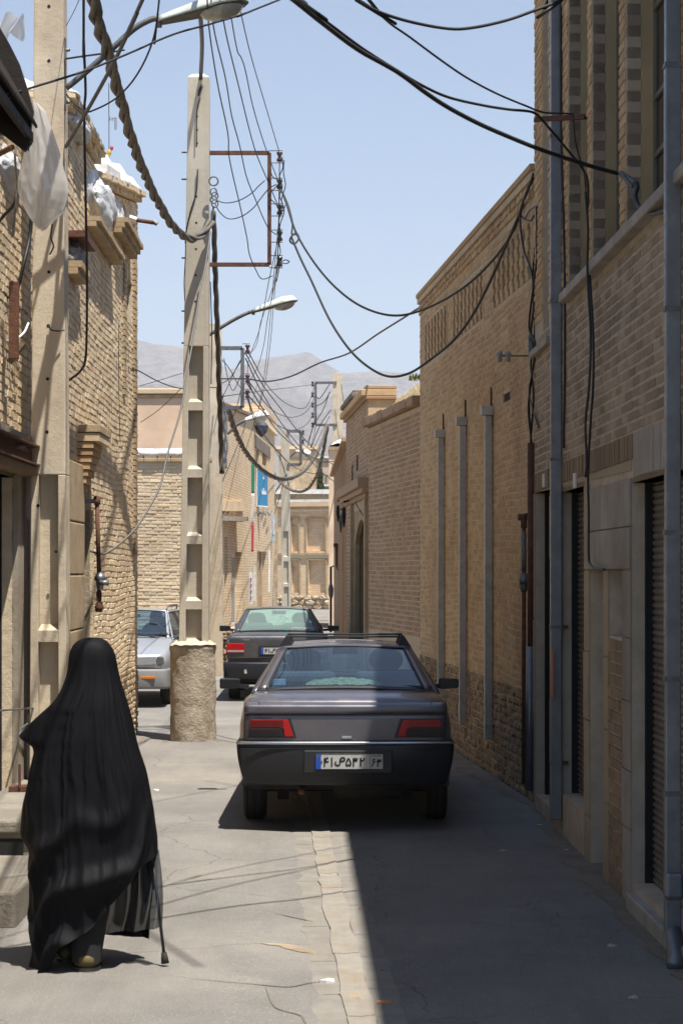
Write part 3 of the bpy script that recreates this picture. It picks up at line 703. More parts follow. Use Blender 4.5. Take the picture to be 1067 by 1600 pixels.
# three thin ducts
for px, yt, yb, D, lab in ((762, 652, 1150, 19.7, 'nearest of the three thin ducts on the tall tan wall, reaching highest in view'),
                      (722, 668, 1125, 21.5, 'middle of the three thin ducts on the tall tan wall'),
                      (688, 686, 1062, 23.2, 'farthest of the three thin ducts on the tall tan wall, behind the car mirror')):
    zt = EYE + (CY - yt) * D / FPX; zb = .36
    t_ = thing('thin_duct', lab, 'duct', (0, D, 0), group='thin rainwater ducts on the tall wall')
    u_, _ = F2.at(px, 900, .05); w = .062
    MB().fbox(F2, u_ - w / 2, u_ + w / 2, .012, .085, zb, 2.05).build('duct_section', m_duct_l, t_, bevel=.004)
    MB().fbox(F2, u_ - w / 2 + .002, u_ + w / 2 - .002, .014, .083, 2.052, zt - .002).build('duct_section', m_duct_l, t_, bevel=.004)
    MB().fbox(F2, u_ - w * .9, u_ + w * .9, .005, .12, zt, zt + .09).build('duct_head', m_duct_l, t_, bevel=.004)
    MB().fbox(F2, u_ + w * .6, u_ + w * .6 + .02, .0, .02, zt - .1, zt + .28).build('hook', m_rust, t_)
    for z in (.5, 1.3, 2.05, 2.9): MB().fbox(F2, u_ - w / 2 - .012, u_ + w / 2 + .012, .009, .088, z - .012, z + .012).build('clip', m_duct_l, t_)
# rusty conduit, gas pipe and meter at the joint of the two buildings
t_ = thing('service_pipe', 'dark rusty conduit standing in the corner between the two right buildings', 'pipe', P(828, 1215, 16.9))
mb = MB(); mb.tube([P(829, 692, 16.9), P(829, 1010, 16.9)], .030, 8); mb.build('upper_pipe', m_rust, t_, smooth=True)
mb = MB(); mb.tube([P(828, 1010, 16.9), P(826, 1235, 16.9)], .036, 8); mb.build('lower_pipe', m_galv, t_, smooth=True)
t_ = thing('gas_pipe', 'pitted gas pipe with grey regulator beside the rusty conduit', 'gas pipe', P(818, 1215, 17.2))
mb = MB(); mb.tube(cr([P(832, 805, 17.3), P(818, 806, 17.2), P(818, 815, 17.2)], 3), .02, 8); mb.tube([P(818, 815, 17.2), P(818, 1225, 17.2)], .019, 8); mb.build('pipe', m_rust, t_, smooth=True)
mb = MB(); mb.tube([P(809, 808, 17.2), P(823, 808, 17.2)], .03, 8); mb.tube([P(818, 805, 17.2), P(818, 825, 17.2)], .028, 8); mb.build('valve', m_rust, t_, smooth=True)
mb = MB(); mb.tube([P(818, 895, 17.2), P(818, 902, 17.2), P(818, 915, 17.2), P(818, 925, 17.2)], [.03, .045, .04, .025], 10); mb.tube([P(811, 907, 17.15), P(824, 907, 17.15)], .035, 10); mb.build('regulator', m_steel, t_, smooth=True)
mb = MB(); mb.tube([P(818, 830, 17.2), P(818, 893, 17.2)], .024, 8); mb.build('sleeve', m_steel, t_, smooth=True)
c = G(812, 1222); mb = MB(); mb.box(c[0] - .09, c[0] + .13, c[1] - .02, c[1] + .35, 0, .14); tag(mb.build('concrete_block', m_conc_b, bevel=.02), 'low dark concrete block at the foot of the corner pipes', 'block')
# insulator bracket and service box on the tall wall
t_ = thing('insulator_bracket', 'horizontal iron rod with two grey insulators sticking out from the tall wall', 'insulator bracket', P(830, 556, 17.2))
MB().tube([P(778, 556, 17.0), P(842, 556, 17.2)], .007, 6).build('rod', m_steel, t_)
for px in (780, 793):
    MB().lathe(P(px, 556, 17.0), [(.012, -.055), (.024, -.035), (.016, -.005), (.03, .005), (.024, .03), (.014, .042)], 10).build('insulator', m_porc_w, t_, smooth=True)
mb = MB(); mb.obox(P(831, 540, 17.1), (.035, .05, .09)); tag(mb.build('junction_box', m_steel, bevel=.005), 'small grey junction box behind the cable bundle on the tall wall', 'junction box')
# ------------------------------------------------------------ RIGHT: lower wall with straw on its roof
H3 = thing('low_brick_building', 'lower reddish brick building beyond the tall wall with dry straw and earth on its roof', 'building', (.8, 27, 0))
F3 = Frame((1.0, 25.4), (.395, 29.4), 'left'); L3 = F3.L
backing(H3, F3, 0, L3, 0, 4.12, [], m_mortar_r, thick=.4)
bricks(H3, F3, 0, L3, 1.15, 4.08, m_brick_d, bh=.066, joint=.014, depth=.006, n_ind=200, seed=31, wob=.02)
for k in range(9):
    a, b = L3 * k / 9, L3 * (k + 1) / 9
    MB().fbox(F3, a + .004, b - .004, -.4, .10 + .01 * (k % 2), 4.13 + .01 * random.random(), 4.25 + .02 * random.random()).build('coping_brick', m_brick_d, H3, bevel=.01)
mb = MB(); mb.fbox(F3, 0, L3, -6, -5.8, 0, 4.1); mb.fbox(F3, L3 - .2, L3, -5.8, -.41, 0, 4.1); mb.build('side_wall', m_mud, H3)
m_straw = M('dry_straw_earth', (.50, .38, .22), (.38, .29, .16), scale=3, bump=1.0, bscale=20, bdist=.05, stain=(.30, .30, .14), stain_scale=1.2)
def mound(u, v):
    p = F3.p(-.3 + (L3 + .5) * u, -.15 - 5.5 * v, 0); h = 4.24 + .55 * min(1, v * 9) ** .75 * (1 - .15 * u) + .3 * v + .10 * noise.noise(Vector((p.x * 2, p.y * 2, 1))) + .05 * noise.noise(Vector((p.x * 7, p.y * 7, 1)))
    return (p.x, p.y, h)
MB().grid(mound, 50, 50).build('roof_mound', m_straw, H3, smooth=True)
mb = MB(); rn = random.Random(3)
for k in range(1500):
    u, v = rn.random(), rn.random() ** 1.5; p = Vector(mound(u, v)); a = rn.uniform(0, 6.28); l = rn.uniform(.03, .10); d = Vector((math.cos(a) * .5, math.sin(a) * .5, rn.uniform(.2, 1))) * l; s = Vector((-math.sin(a), math.cos(a), 0)) * .004
    mb.add([p - s, p + s, p + d], [(0, 1, 2)])
s_ = mb.build('dry_grass', M('dry_grass_blade', (.55, .43, .22), (.42, .36, .17), bump=0), None, fix=False); s_['kind'] = 'stuff'; s_['label'] = 'dry grass and straw on the earth roof beside the tall wall'
mb = MB()
for k in range(60):
    p = P(rn.uniform(640, 656), 592, 26.3) + Vector((0, rn.uniform(-.2, .2), rn.uniform(-.02, .02))); a = rn.uniform(0, 6.28); d = Vector((math.cos(a) * .05, math.sin(a) * .05, .06)); s = Vector((-math.sin(a), math.cos(a), 0)) * .015
    mb.add([p - s, p + s, p + d], [(0, 1, 2)])
tag(mb.build('weed', M('green_weed', (.13, .17, .05), (.09, .12, .04), bump=0), fix=False), 'small green weed on the straw roof against the tall wall', 'weed')

# ------------------------------------------------------------ RIGHT: the old portal house
H4 = thing('portal_house', 'old brick house with a pointed arch doorway, ledge and raised block beyond the low wall', 'building', (.2, 31, 0))
F4 = Frame((.395, 29.4), (P(541, CY, 34.0).x, 34.0), 'left'); L4 = F4.L
pa, pb = F4.at(574), F4.at(553)
zsp = EYE + (CY - 850) * 31 / FPX; zap = EYE + (CY - 812) * 31 / FPX
backing(H4, F4, 0, L4, 0, 4.62, [(pa, pb, 0, zap + .15)], m_mortar_r, thick=.40)
bricks(H4, F4, 0, L4, 3.42, 4.55, m_brick_d, bh=.066, joint=.014, depth=.006, n_ind=60, seed=41, holes=[(F4.at(560), F4.at(557), 3.6, 3.85), (F4.at(552), F4.at(549.5), 3.5, 3.75)])
bricks(H4, F4, 0, L4, .3, 3.1, m_brick_d, bh=.066, joint=.014, depth=.006, n_ind=40, seed=42, holes=[(pa - .12, pb + .1, 0, zap + .22)])
for (q0, q1, za, zb) in ((560, 557, 3.6, 3.85), (552, 549.5, 3.5, 3.75)):
    MB().fbox(F4, F4.at(q0), F4.at(q1), -.01, .002, za, zb).build('slot_window', m_dark, H4)
for k, (n1, za, zb) in enumerate([(.05, 3.10, 3.17), (.10, 3.172, 3.25), (.16, 3.252, 3.40)]):
    MB().fbox(F4, -.02, L4 + .3, -.3, n1, za, zb).build('ledge', m_brick_d, H4, bevel=.01)
for k, (n1, za, zb) in enumerate([(.05, 4.55, 4.60), (.11, 4.602, 4.70), (.04, 4.702, 4.76)]):
    MB().fbox(F4, -.04, L4 + .04, -.42, n1, za, zb).build('coping', m_brick_d if k != 1 else m_brick_r, H4, bevel=.01)
MB().fbox(F4, L4 * .45, L4 + .08, -.4, .10, 4.76, 4.84).build('coping', m_jamb, H4, bevel=.02)
MB().fbox(F4, L4 * .55, L4, -.4, .04, 4.84, 4.93).build('coping', m_jamb, H4, bevel=.02)
# pointed arch spandrel and the recess behind
cu = (pa + pb) / 2; hw = (pb - pa) / 2 - .1; n_ = 10; arc = []
for i in range(n_ + 1):
    t = i / n_; arc.append((cu - hw + hw * t, zsp + (zap - zsp) * (math.sin(t * math.pi / 2) ** .85)))
arc += [(2 * cu - u, z) for (u, z) in arc[::-1][1:]]
outer = [(pb, 0), (pb, zap + .15), (pa, zap + .15), (pa, 0)]
out = [(pa, 0), (pa, zap + .15), (pb, zap + .15), (pb, 0), (cu + hw, 0)] + arc[::-1] + [(cu - hw, 0)]
bm = bmesh.new(); vs = [bm.verts.new(F4.p(u, -.08, z)) for u, z in out]; f_ = bm.faces.new(vs); r_ = bmesh.ops.extrude_face_region(bm, geom=[f_])
nv = [g for g in r_['geom'] if isinstance(g, bmesh.types.BMVert)]; bmesh.ops.translate(bm, verts=nv, vec=Vector((F4.n.x, F4.n.y, 0)) * .07); bmesh.ops.translate(bm, verts=bm.verts, vec=-Vector(H4.location)); bmesh.ops.recalc_face_normals(bm, faces=bm.faces)
me = bpy.data.meshes.new('arch_surround'); bm.to_mesh(me); bm.free(); me.materials.append(m_stone_y); o = bpy.data.objects.new('arch_surround', me); COL.objects.link(o); o.parent = H4
MB().fbox(F4, pa - .05, pb + .05, -.9, -.75, 0, zap + .3).build('recess_wall', m_mud, H4)
mb = MB(); mb.fbox(F4, cu - hw * .8, cu + hw * .8, -.75, -.69, 0, zsp - .25); mb.build('door', m_dark, H4)
MB().fbox(F4, cu - hw, cu + hw, -.75, -.60, zsp - .25, zsp - .1).build('door_lintel', m_wood, H4)
MB().fbox(F4, pb + .02, pb + .16, -.02, .06, 0, 3.1).build('pilaster', m_stone_y, H4, bevel=.01)
MB().fbox(F4, pa - .16, pa - .02, -.02, .06, 0, 3.1).build('pilaster', m_stone_y, H4, bevel=.01)
mb = MB(); mb.fbox(F4, 0, L4, -5, -4.8, 0, 3.3); mb.fbox(F4, L4 - .2, L4 - .01, -4.8, -.51, 0, 3.3); mb.build('side_wall', m_mud, H4)
MB().fbox(F4, 0, L4, -5, -.42, 3.3, 3.39).build('roof', m_mud, H4)
# farther right wall, lower, with peach block and white dome behind
H5 = thing('brick_building', 'far narrow brick front past the arch doorway, with black lantern hooks on it', 'building', (-.1, 45, 0))
F5 = Frame((P(544.5, CY, 36).x, 36), (P(521.5, CY, 60).x, 60), 'left')
z5 = lambda D, py: EYE + (CY - py) * D / FPX
m_bt5 = bricktex('far_right_brickwork', F5, (.34, .23, .15), (.27, .18, .115), (.42, .33, .22))
m5 = MB(); m5.fbox(F5, 0, F5.L, -5, 0, 0, z5(36, 690), 0, z5(60, 745)); m5.build('wall', m_bt5, H5)
m5 = MB(); m5.fbox(F5, -.1, F5.L, -5, .12, z5(36, 690), z5(36, 684), z5(60, 745), z5(60, 741)); m5.build('coping', m_brick_d, H5)
for px in (536, 540, 529): 
    u = F5.at(px); MB().fbox(F5, u, u + .5, .001, .012, 0, 3.3 if px != 529 else 2.6).build('pilaster', m_stone_y, H5)
for (px, py) in ((541, 805), (536, 815), (531, 800)):
    u, z = F5.at(px, py, .1); lt = MB(); lt.lathe(F5.p(u, .14, z), [(.01, .14), (.03, .10), (.035, .0), (.025, -.10), (.01, -.2)], 8); lt.bar(F5.p(u, 0, z + .25), F5.p(u, .15, z + .22), .03); lt.build('hook', m_dark, H5)
t_ = thing('gas_pipe', 'black gas pipe with a meter standing free at the far right wall corner', 'gas pipe', P(517, 985, 60))
MB().tube([P(517, 988, 60), P(517, 886, 60), P(524, 884, 60)], .035, 8).build('pipe', m_dark, t_)
MB().lathe(P(517, 925, 60), [(.03, -.22), (.07, -.1), (.08, .1), (.04, .25)], 8).build('meter', m_steel, t_, smooth=True)
t_ = thing('bent_pipe', 'rusty bent pipe against the far right brick front', 'pipe', P(527, 880, 50))
MB().tube(cr([P(521, 852, 50), P(526, 853, 50), P(527, 870, 50), P(528, 888, 50), P(538, 890, 48)], 4), .05, 8).build('pipe', m_rust, t_, smooth=True)
H6 = thing('plastered_house', 'small peach plastered block with a white domed roof beyond the far right wall', 'building', P(531, CY, 70))
MB().box(P(514, 0, 70).x, P(548, 0, 70).x, 70, 76, 0, z5(70, 702)).build('wall', m_plaster_p, H6)
MB().box(P(512.5, 0, 69.9).x, P(550, 0, 70).x, 69.9, 76.1, z5(70, 703), z5(70, 698)).build('cornice', m_stone_y, H6)
def dome(u, v):
    x = P(514 + 36 * u, 0, 70).x; return (x, 70.05 + 5.9 * v, z5(70, 698) + .42 * math.sin(math.pi * u) ** .6 * math.sin(math.pi * (.1 + .8 * v)) + .02 * noise.noise(Vector((u * 9, v * 9, 0))))
MB().grid(dome, 20, 14).build('roof', m_white, H6, smooth=True)

# ------------------------------------------------------------ LEFT: shop house with shutter
G1 = thing('shop_house', 'near left house of rough yellow brick with a closed roller shutter and rusty lintel', 'building', (-2.6, 14, 0))
K1 = Frame((-2.40, 8.0), (-2.462, 17.5), 'right')
k = lambda px, py=None, n=0: K1.at(px, py, n)
SH = (K1.uD(11.4), K1.uD(14.80), .33, 2.70)
hol = [SH]
backing(G1, K1, 0, K1.L, 0, 5.75, hol, m_mortar_l, thick=.4)
def topk(u): return 5.55 + .18 * noise.noise(Vector((u * 1.3, 0, 0)))
bricks(G1, K1, 0, K1.L, 2.93, 5.9, m_brick_l, bh=.068, joint=.016, depth=.007, rag=.8, n_ind=230, seed=51, wob=.035, top=topk)
rough = MB()
MB().fbox(K1, SH[1] - .0, K1.L, -.01, .035, .33, 2.72).build('plaster_facing', m_plaster_g, G1)
MB().fbox(K1, SH[1] + .48, SH[1] + .53, .036, .05, .9, 2.4).build('plaster_strip', m_plaster_g, G1)
rubble(G1, K1, SH[1], K1.L, .0, .9, m_rubble, s=.11, n_ind=60, seed=54, depth=.03)
recess(G1, K1, (SH[0], SH[1], SH[2], SH[3]), .13, m_plaster_g, m_dark, shutter=True)
mb = MB(); mb.fbox(K1, SH[0] - .3, k(46), .03, .17, 2.935, 2.95); mb.fbox(K1, SH[0] - .3, k(46), .09, .105, 2.81, 2.935); mb.fbox(K1, SH[0] - .3, k(46), .03, .17, 2.795, 2.81); mb.build('iron_lintel', m_rust, G1)
MB().fbox(K1, SH[0] - .3, k(44), .032, .15, 2.72, 2.79).build('wood_lintel', m_wood, G1, bevel=.006)
MB().fbox(K1, SH[0] - .3, k(47), .03, .10, 2.955, 3.02).build('mortar_bed', m_plaster_g, G1)
MB().fbox(K1, 0, K1.L, -6, -5.8, 0, 5.5).build('back_wall', m_mud, G1); MB().fbox(K1, 0, K1.L, -5.8, -.42, 5.3, 5.5).build('roof', m_mud, G1)
MB().fbox(K1, 0, .2, -5.8, -.42, 0, 5.3).build('side_wall', m_mud, G1)
# stoop
st = thing('stone_steps', 'worn grey stone steps in front of the left shutter', 'steps', (-2.1, 12.5, 0))
m_step = M('worn_step_stone', (.29, .26, .215), (.20, .18, .15), bump=1.0, bscale=40, stain=(.24, .2, .16), stain_scale=3)
MB().box(-2.46, -1.83, 11.15, 12.6, -.02, .20).build('lower_step', m_step, st, bevel=.02)
MB().box(-2.46, -1.94, 12.62, 15.2, -.02, .335).build('side', m_plaster_g, st, bevel=.02)
MB().box(-2.46, -1.90, 12.58, 15.25, .336, .42).build('tread', m_step, st, bevel=.015)
MB().box(-2.2, -2.02, 12.60, 12.622, .1, .30).build('niche', m_dark, st)
t_ = thing('lock_bar', 'thin metal lock bar sticking out low across the left shutter', 'bar', P(10, 1152, 14.3))
MB().tube([K1.p(SH[1] - .9, -.05, 1.02), K1.p(SH[1] - .05, .10, .98), K1.p(SH[1] + .4, .13, .96)], .008, 6).build('bar', m_steel, t_)
t_ = thing('door_closer', 'small rusty bracket box on the top step under the shutter', 'bracket', P(8, 1265, 14.2))
MB().box(-2.38, -2.25, 14.2, 14.35, .42, .46).build('plate', m_rust, t_); MB().tube([(-2.3, 14.2, .45), (-2.3, 14.2, .62)], .01, 6).build('pin', m_rust, t_)
# rusty iron window bracket and cloth on the wall above the shutter
t_ = thing('iron_bracket', 'rusty iron strip hanging on the rough brick above the left lintel', 'bracket', K1.p(k(22), .1, 3.5))
u0_, z0_ = k(22, 560, .1); _, z1_ = k(22, 440, .1)
MB().bar(K1.p(u0_, .10, z0_), K1.p(u0_ + .02, .10, z1_), .07, .03).build('strip', m_rust, t_); MB().bar(K1.p(u0_ + .1, .05, z0_ - .02), K1.p(u0_ + .1, .16, z0_ + .12), .10, .03).build('foot', m_wood, t_)
t_ = thing('iron_rod', 'rusty rod projecting from the wall below the white cloth', 'rod', K1.p(k(10), 0, 4.9))
MB().tube([K1.p(k(0) - .2, -.1, 4.88), K1.p(k(27, None, .25), .22, 4.86)], .02, 8).build('rod', m_rust, t_)
# awning and plastic
aw = thing('tin_awning', 'dark corrugated tin awning jutting over the upper left corner', 'awning', (-2.2, 11, 4.9))
def awn(dz):
    def fn(u, v):
        y = 8.2 + (12.35 - 8.2) * v; x = -2.46 + .57 * u; z = 5.62 - .86 * u ** 1.25 + dz + .016 * math.sin(y * 2 * math.pi / .076) ; return (x, y, z)
    return fn
m_shade_tin = M('painted_shade_tin', (.045, .035, .028), (.025, .02, .017), rough=.7, metallic=.3, bump=.3)  # near-black colour carries the shade of the awning's underside
MB().grid(awn(0), 12, 330).build('tin_sheet', m_shade_tin, aw, smooth=True, solid=.004)
MB().bar((-2.42, 12.25, 5.0), (-1.93, 12.25, 4.62), .05, .07).build('rafter', m_shade_tin, aw)
MB().bar((-1.93, 8.2, 4.70), (-1.93, 12.35, 4.70), .03, .06).build('fascia', m_shade_tin, aw)
MB().poly([P(a, b, 12.35) for a, b in ((-30, 20), (0, 42), (14, 66), (30, 98), (42, 135), (52, 172), (44, 234), (20, 214), (-30, 200))], (0, .05, 0)).build('gable_sheet', m_shade_tin, aw)
MB().bar(P(-25, 158, 12.32), P(16, 150, 12.32), .02, .03).build('batten', m_wood, aw)
m_plastic = None
def plastic(name, c, alpha):
    m = bpy.data.materials.new(name); m.use_nodes = True; t = m.node_tree; t.nodes.clear()
    out = N(t, 'ShaderNodeOutputMaterial'); a = N(t, 'ShaderNodeMixShader', Fac=.45); b = N(t, 'ShaderNodeMixShader', Fac=alpha); g = N(t, 'ShaderNodeMixShader', Fac=.12)
    d = N(t, 'ShaderNodeBsdfDiffuse'); d.inputs[0].default_value = C4(c); tl = N(t, 'ShaderNodeBsdfTranslucent'); tl.inputs[0].default_value = C4(c); tr = N(t, 'ShaderNodeBsdfTransparent'); gl = N(t, 'ShaderNodeBsdfGlossy', Roughness=.2)
    t.links.new(d.outputs[0], a.inputs[1]); t.links.new(tl.outputs[0], a.inputs[2]); t.links.new(tr.outputs[0], b.inputs[1]); t.links.new(a.outputs[0], b.inputs[2])
    t.links.new(b.outputs[0], g.inputs[1]); t.links.new(gl.outputs[0], g.inputs[2]); t.links.new(g.outputs[0], out.inputs[0]); return m
m_plastic = plastic('torn_plastic', (.80, .77, .73), .66)
for q_ in aw.children:
    if q_.name.startswith(('rafter', 'fascia')): q_.location.z += 0
lf = [(160, 50, 58), (175, 46, 72), (200, 44, 80), (230, 40, 90), (260, 33, 98), (285, 28, 106), (300, 29, 108), (315, 33, 106), (330, 42, 100), (345, 52, 80), (358, 62, 68)]
def bag(u, v):
    a = 2 * math.pi * u; py = 160 + 198 * v; L = interp(py, [q[0] for q in lf], [q[1] for q in lf]); Rr = interp(py, [q[0] for q in lf], [q[2] for q in lf])
    c = P((L + Rr) / 2, py, 13.0); w = (Rr - L) / 2 * 13.0 / FPX
    f = .5 * (.035 * math.sin(a * 4 + v * 5) * v + abs(noise.noise(Vector((math.cos(a) * 1.6, v * 2.2 + math.sin(a), 7)))) * .07 + .02 * abs(noise.noise(Vector((math.cos(a) * 4, v * 7, math.sin(a) * 4)))))
    return (c.x + math.cos(a) * (w + f * .2), c.y + math.sin(a) * (.05 + w * .35) + f * 1.0, c.z + .02 * noise.noise(Vector((u * 6, v * 6, 5))))
tag(MB().grid(bag, 90, 80, wrap=True).build('plastic_sheet', m_plastic, smooth=True, fix=False), 'torn translucent plastic sheet hanging from the awning before the near pole', 'plastic sheet')
def cloth2(u, v): return P(-10 + 52 * u * (1 - .15 * v), 26 + 34 * v + 5 * math.sin(u * 7), 12.9) + Vector((0, .08 * math.sin(u * 11 + v * 4), .01 * math.sin(u * 15)))
tag(MB().grid(cloth2, 30, 16).build('plastic_scrap', m_plastic, smooth=True), 'pale plastic scrap caught on top of the tin awning', 'plastic sheet')
def sack(cx, cy, D, rx, ry, rz, seed, name, label, mat=None):
    def fn(u, v):
        a = 2 * math.pi * u; b = math.pi * (v - .5); d = Vector((math.cos(b) * math.cos(a), math.cos(b) * math.sin(a), math.sin(b)))
        s = 1 + .30 * noise.fractal(d * 1.4 + Vector((seed, 0, 0)), 1, 2, 4) - .10 * abs(noise.noise(d * 5 + Vector((0, seed, 0))))
        return P(cx, cy, D) + Vector((d.x * rx, d.y * ry, d.z * rz)) * s
    return tag(MB().grid(fn, 60, 36, wrap=True).build(name, mat or m_white, smooth=True), label, 'tarp')
m_tarp = M('white_tarp', (.74, .74, .73), (.60, .61, .62), rough=.6, scale=8, bump=.8, bscale=22, stain=(.45, .40, .33), stain_scale=3, bdist=.03)
m_wool = M('grey_wool', (.46, .45, .43), (.30, .29, .28), rough=.95, scale=14, bump=1.0, bscale=60, bdist=.03)
sack(2, 268, 14.6, .14, .5, .17, 2, 'white_tarp', 'crumpled white tarp stuffed behind the hanging plastic at the left edge', m_tarp)
rag_ = sack(20, 700, 14.5, .10, .3, .03, 9, 'rag', 'dirty rag on the rusty lintel', m_wool)

# ------------------------------------------------------------ LEFT: tall yellow brick house
G2 = thing('brick_house', 'tall sunlit house of rough yellow brick on the left with ledges and a corbelled bracket', 'building', (-2.6, 20, 0))
K2 = Frame((-2.455, 17.5), (-2.53, 24.6), 'right')
q2 = lambda px, py=None, n=0: K2.at(px, py, n)
door = (q2(124), q2(141), 0, 3.0)
slot = (K2.uD(23.3), K2.uD(23.9), 5.05, 5.45)
slot2 = (K2.uD(23.35), K2.uD(23.6), 2.9, 3.05)
Lm = K2.L; uh = K2.uD(20.1)
def top2k(u): return 6.12 if u < uh else interp(u, [uh, Lm], [5.92, 6.58])
backing(G2, K2, 0, uh, 0, 6.08, [door], m_mortar_l, thick=.4)
backing(G2, K2, uh + .001, Lm, 0, 6.5, [slot], m_mortar_l, thick=.4, top=lambda u: top2k(u) - .02)
bricks(G2, K2, 0, Lm, .85, 6.62, m_brick_l, bh=.064, joint=.013, depth=.0065, rag=.75, holes=[door, slot], n_ind=300, seed=61, wob=.07, top=top2k)
rubble(G2, K2, 0, Lm, 0, .85, M('eroded_stone', (.50, .38, .24), (.40, .29, .18), island=.2, bump=1, bscale=30, bdist=.03), s=.10, n_ind=120, seed=64, depth=.022)
MB().fbox(K2, slot[0] - .02, slot[1] + .02, -.38, -.2, 5.0, 5.5).build('slot_window', m_dark, G2)
# the end wall towards the side alley and the roof
KE = Frame((-2.53, 24.6), (-8.5, 24.6), 'right')
MB().hexa([(-8.5, 24.2, 0), (-2.94, 24.2, 0), (-2.94, 24.55, 0), (-8.5, 24.55, 0), (-8.5, 24.2, 6.5), (-2.94, 24.2, 6.5), (-2.94, 24.55, 6.5), (-8.5, 24.55, 6.5)]).build('end_wall', m_mud, G2)
mb = MB(); mb.box(-8.5, -2.9, 17.6, 24.2, 5.7, 5.78); mb.build('roof', m_mud, G2); MB().box(-8.5, -8.3, 17.5, 24.2, 0, 5.7).build('back_wall', m_mud, G2)
# parapet bands: bricks on edge stepping out
for (ua, ub, zq_, off) in ((0, uh - .02, 6.12, .0), (uh, Lm, 6.62, 0)):
    u = ua; rn = random.Random(int(zq_ * 10))
    while u < ub - .03:
        w = .105; b = min(u + w, ub); z0_ = top2k((u + b) / 2) - .0
        MB().fbox(K2, u + .004, b - .004, -.3, .06 + rn.uniform(-.012, .012), z0_, z0_ + .06).build('parapet_brick', m_brick_l, G2)
        MB().fbox(K2, u + .002, b - .006, -.3, .11 + rn.uniform(-.015, .015), z0_ + .064, z0_ + .12).build('parapet_brick', m_brick_l, G2); u += w
def cap(ua, ub, za, zb, h, seed, name, n0=.12):
    def fn(u, v):
        uu = ua + (ub - ua) * u; n = n0 - 1.3 * v
        e = min(1, v * 9) * min(1, u * 8 + .1) * min(1, (1 - u) * 8 + .1)
        return K2.p(uu, n + .03 * noise.noise(Vector((uu * 4, seed, 0))), za + (zb - za) * u + h * e * (.75 + .5 * noise.noise(Vector((uu * 2.2, v * 3, seed)))) + .015 * noise.noise(Vector((uu * 14, v * 12, seed))))
    MB().grid(fn, 60, 30).build(name, m_white, G2, smooth=True, solid=.02)
cap(.0, uh - .1, 6.23, 6.21, .24, 1, 'plaster_cap')
cap(uh + .0, Lm - .02, 6.03, 6.69, .30, 2, 'plaster_cap', .10)
MB().fbox(K2, uh + .1, K2.uD(21.6), .02, .10, 6.06, 6.16, 6.25, 6.35).build('render_band', m_white, G2, bevel=.01)
# far corner: brick coping tilting down, toothed jamb of header bricks
z_ = 2.2
while z_ < 6.2:
    MB().fbox(K2, K2.uD(24.0), K2.uD(24.28), .0, .03 + random.uniform(-.004, .006), z_, z_ + .055).build('quoin_brick', m_stone_y, G2)
    if z_ > 4.0: MB().fbox(K2, K2.uD(22.75), K2.uD(23.0), .0, .028 + random.uniform(-.004, .006), z_ , z_ + .055).build('quoin_brick', m_stone_y, G2)
    z_ += .068
# ledges
def ledge(D0, D1, z, n1, th, layers, name='brick_ledge', mat=None):
    n = max(1, int((D1 - D0) / .21)); ua, ub = K2.uD(D0), K2.uD(D1)
    for k in range(n):
        a, b = ua + (ub - ua) * k / n, ua + (ub - ua) * (k + 1) / n
        for l in range(layers):
            MB().fbox(K2, a + .002, b - .002, -.02, n1 - .035 * (layers - 1 - l) + random.uniform(-.004, .004), z - th * (layers - l), z - th * (layers - 1 - l) - .004).build(name, mat or m_stone_y, G2)
ledge(19.05, 21.5, 5.42, .16, .05, 2); ledge(21.7, 23.6, 5.88, .17, .055, 3); ledge(17.7, 18.55, 5.05, .17, .06, 1, mat=m_rust)
ledge(17.7, 18.4, 4.78, .14, .06, 2)
sack(152, 322, 20.2, .14, 1.0, .30, 1, 'white_tarp', 'large white tarp bundle lying on the longer brick ledge of the left house', m_tarp)
sack(180, 342, 22.2, .10, .7, .20, 3, 'white_tarp', 'narrow white tarp end hanging over the farther brick ledge', m_tarp)
sack(114, 404, 18.1, .10, .35, .16, 5, 'wool_bundle', 'grey wool bundle on the small ledge just right of the near pole', m_wool)
sack(115, 195, 18.3, .13, .5, .16, 6, 'white_tarp', 'white plaster covered hump on the parapet right behind the near pole', m_tarp)
t_ = thing('rusty_pipe', 'rusty pipe with white base sticking out near the top of the left house', 'pipe', P(190, 342, 23))
MB().tube([P(196, 338, 23), P(214, 344, 23)], .035, 8).build('socket', m_white, t_); MB().tube([P(214, 344, 23), P(241, 348, 23)], .024, 8).build('pipe', m_rust, t_); MB().tube([P(240, 346, 23), P(246, 350, 23)], .03, 6).build('cap', m_steel, t_)
t_ = thing('antenna', 'thin television antenna mast on the left roof with a faded bird figure', 'antenna', P(172, 245, 22.5))
MB().tube([P(171, 255, 22.5), P(170.5, 130, 22.5)], .006, 5).build('mast', m_steel, t_)
mb = MB(); mb.tube([P(170, 186, 22.5), P(183, 185, 22.5)], .006, 5); 
for px in (172, 176, 180, 182): mb.tube([P(px, 183, 22.5), P(px, 189 if px < 180 else 203, 22.6)], .004, 4)
mb.build('element', m_steel, t_)
mb = MB(); mb.lathe(P(171, 238, 22.45), [(.01, -.045), (.025, -.02), (.028, .01), (.012, .03)], 8); mb.build('figure', plain('faded_yellow', (.50, .34, .05), .6), t_, smooth=True)
mb = MB(); mb.lathe(P(175, 232, 22.45), [(.01, -.02), (.02, 0), (.016, .02), (.005, .03)], 8); mb.build('red_cap', plain('faded_red', (.40, .02, .05), .5), t_, smooth=True)
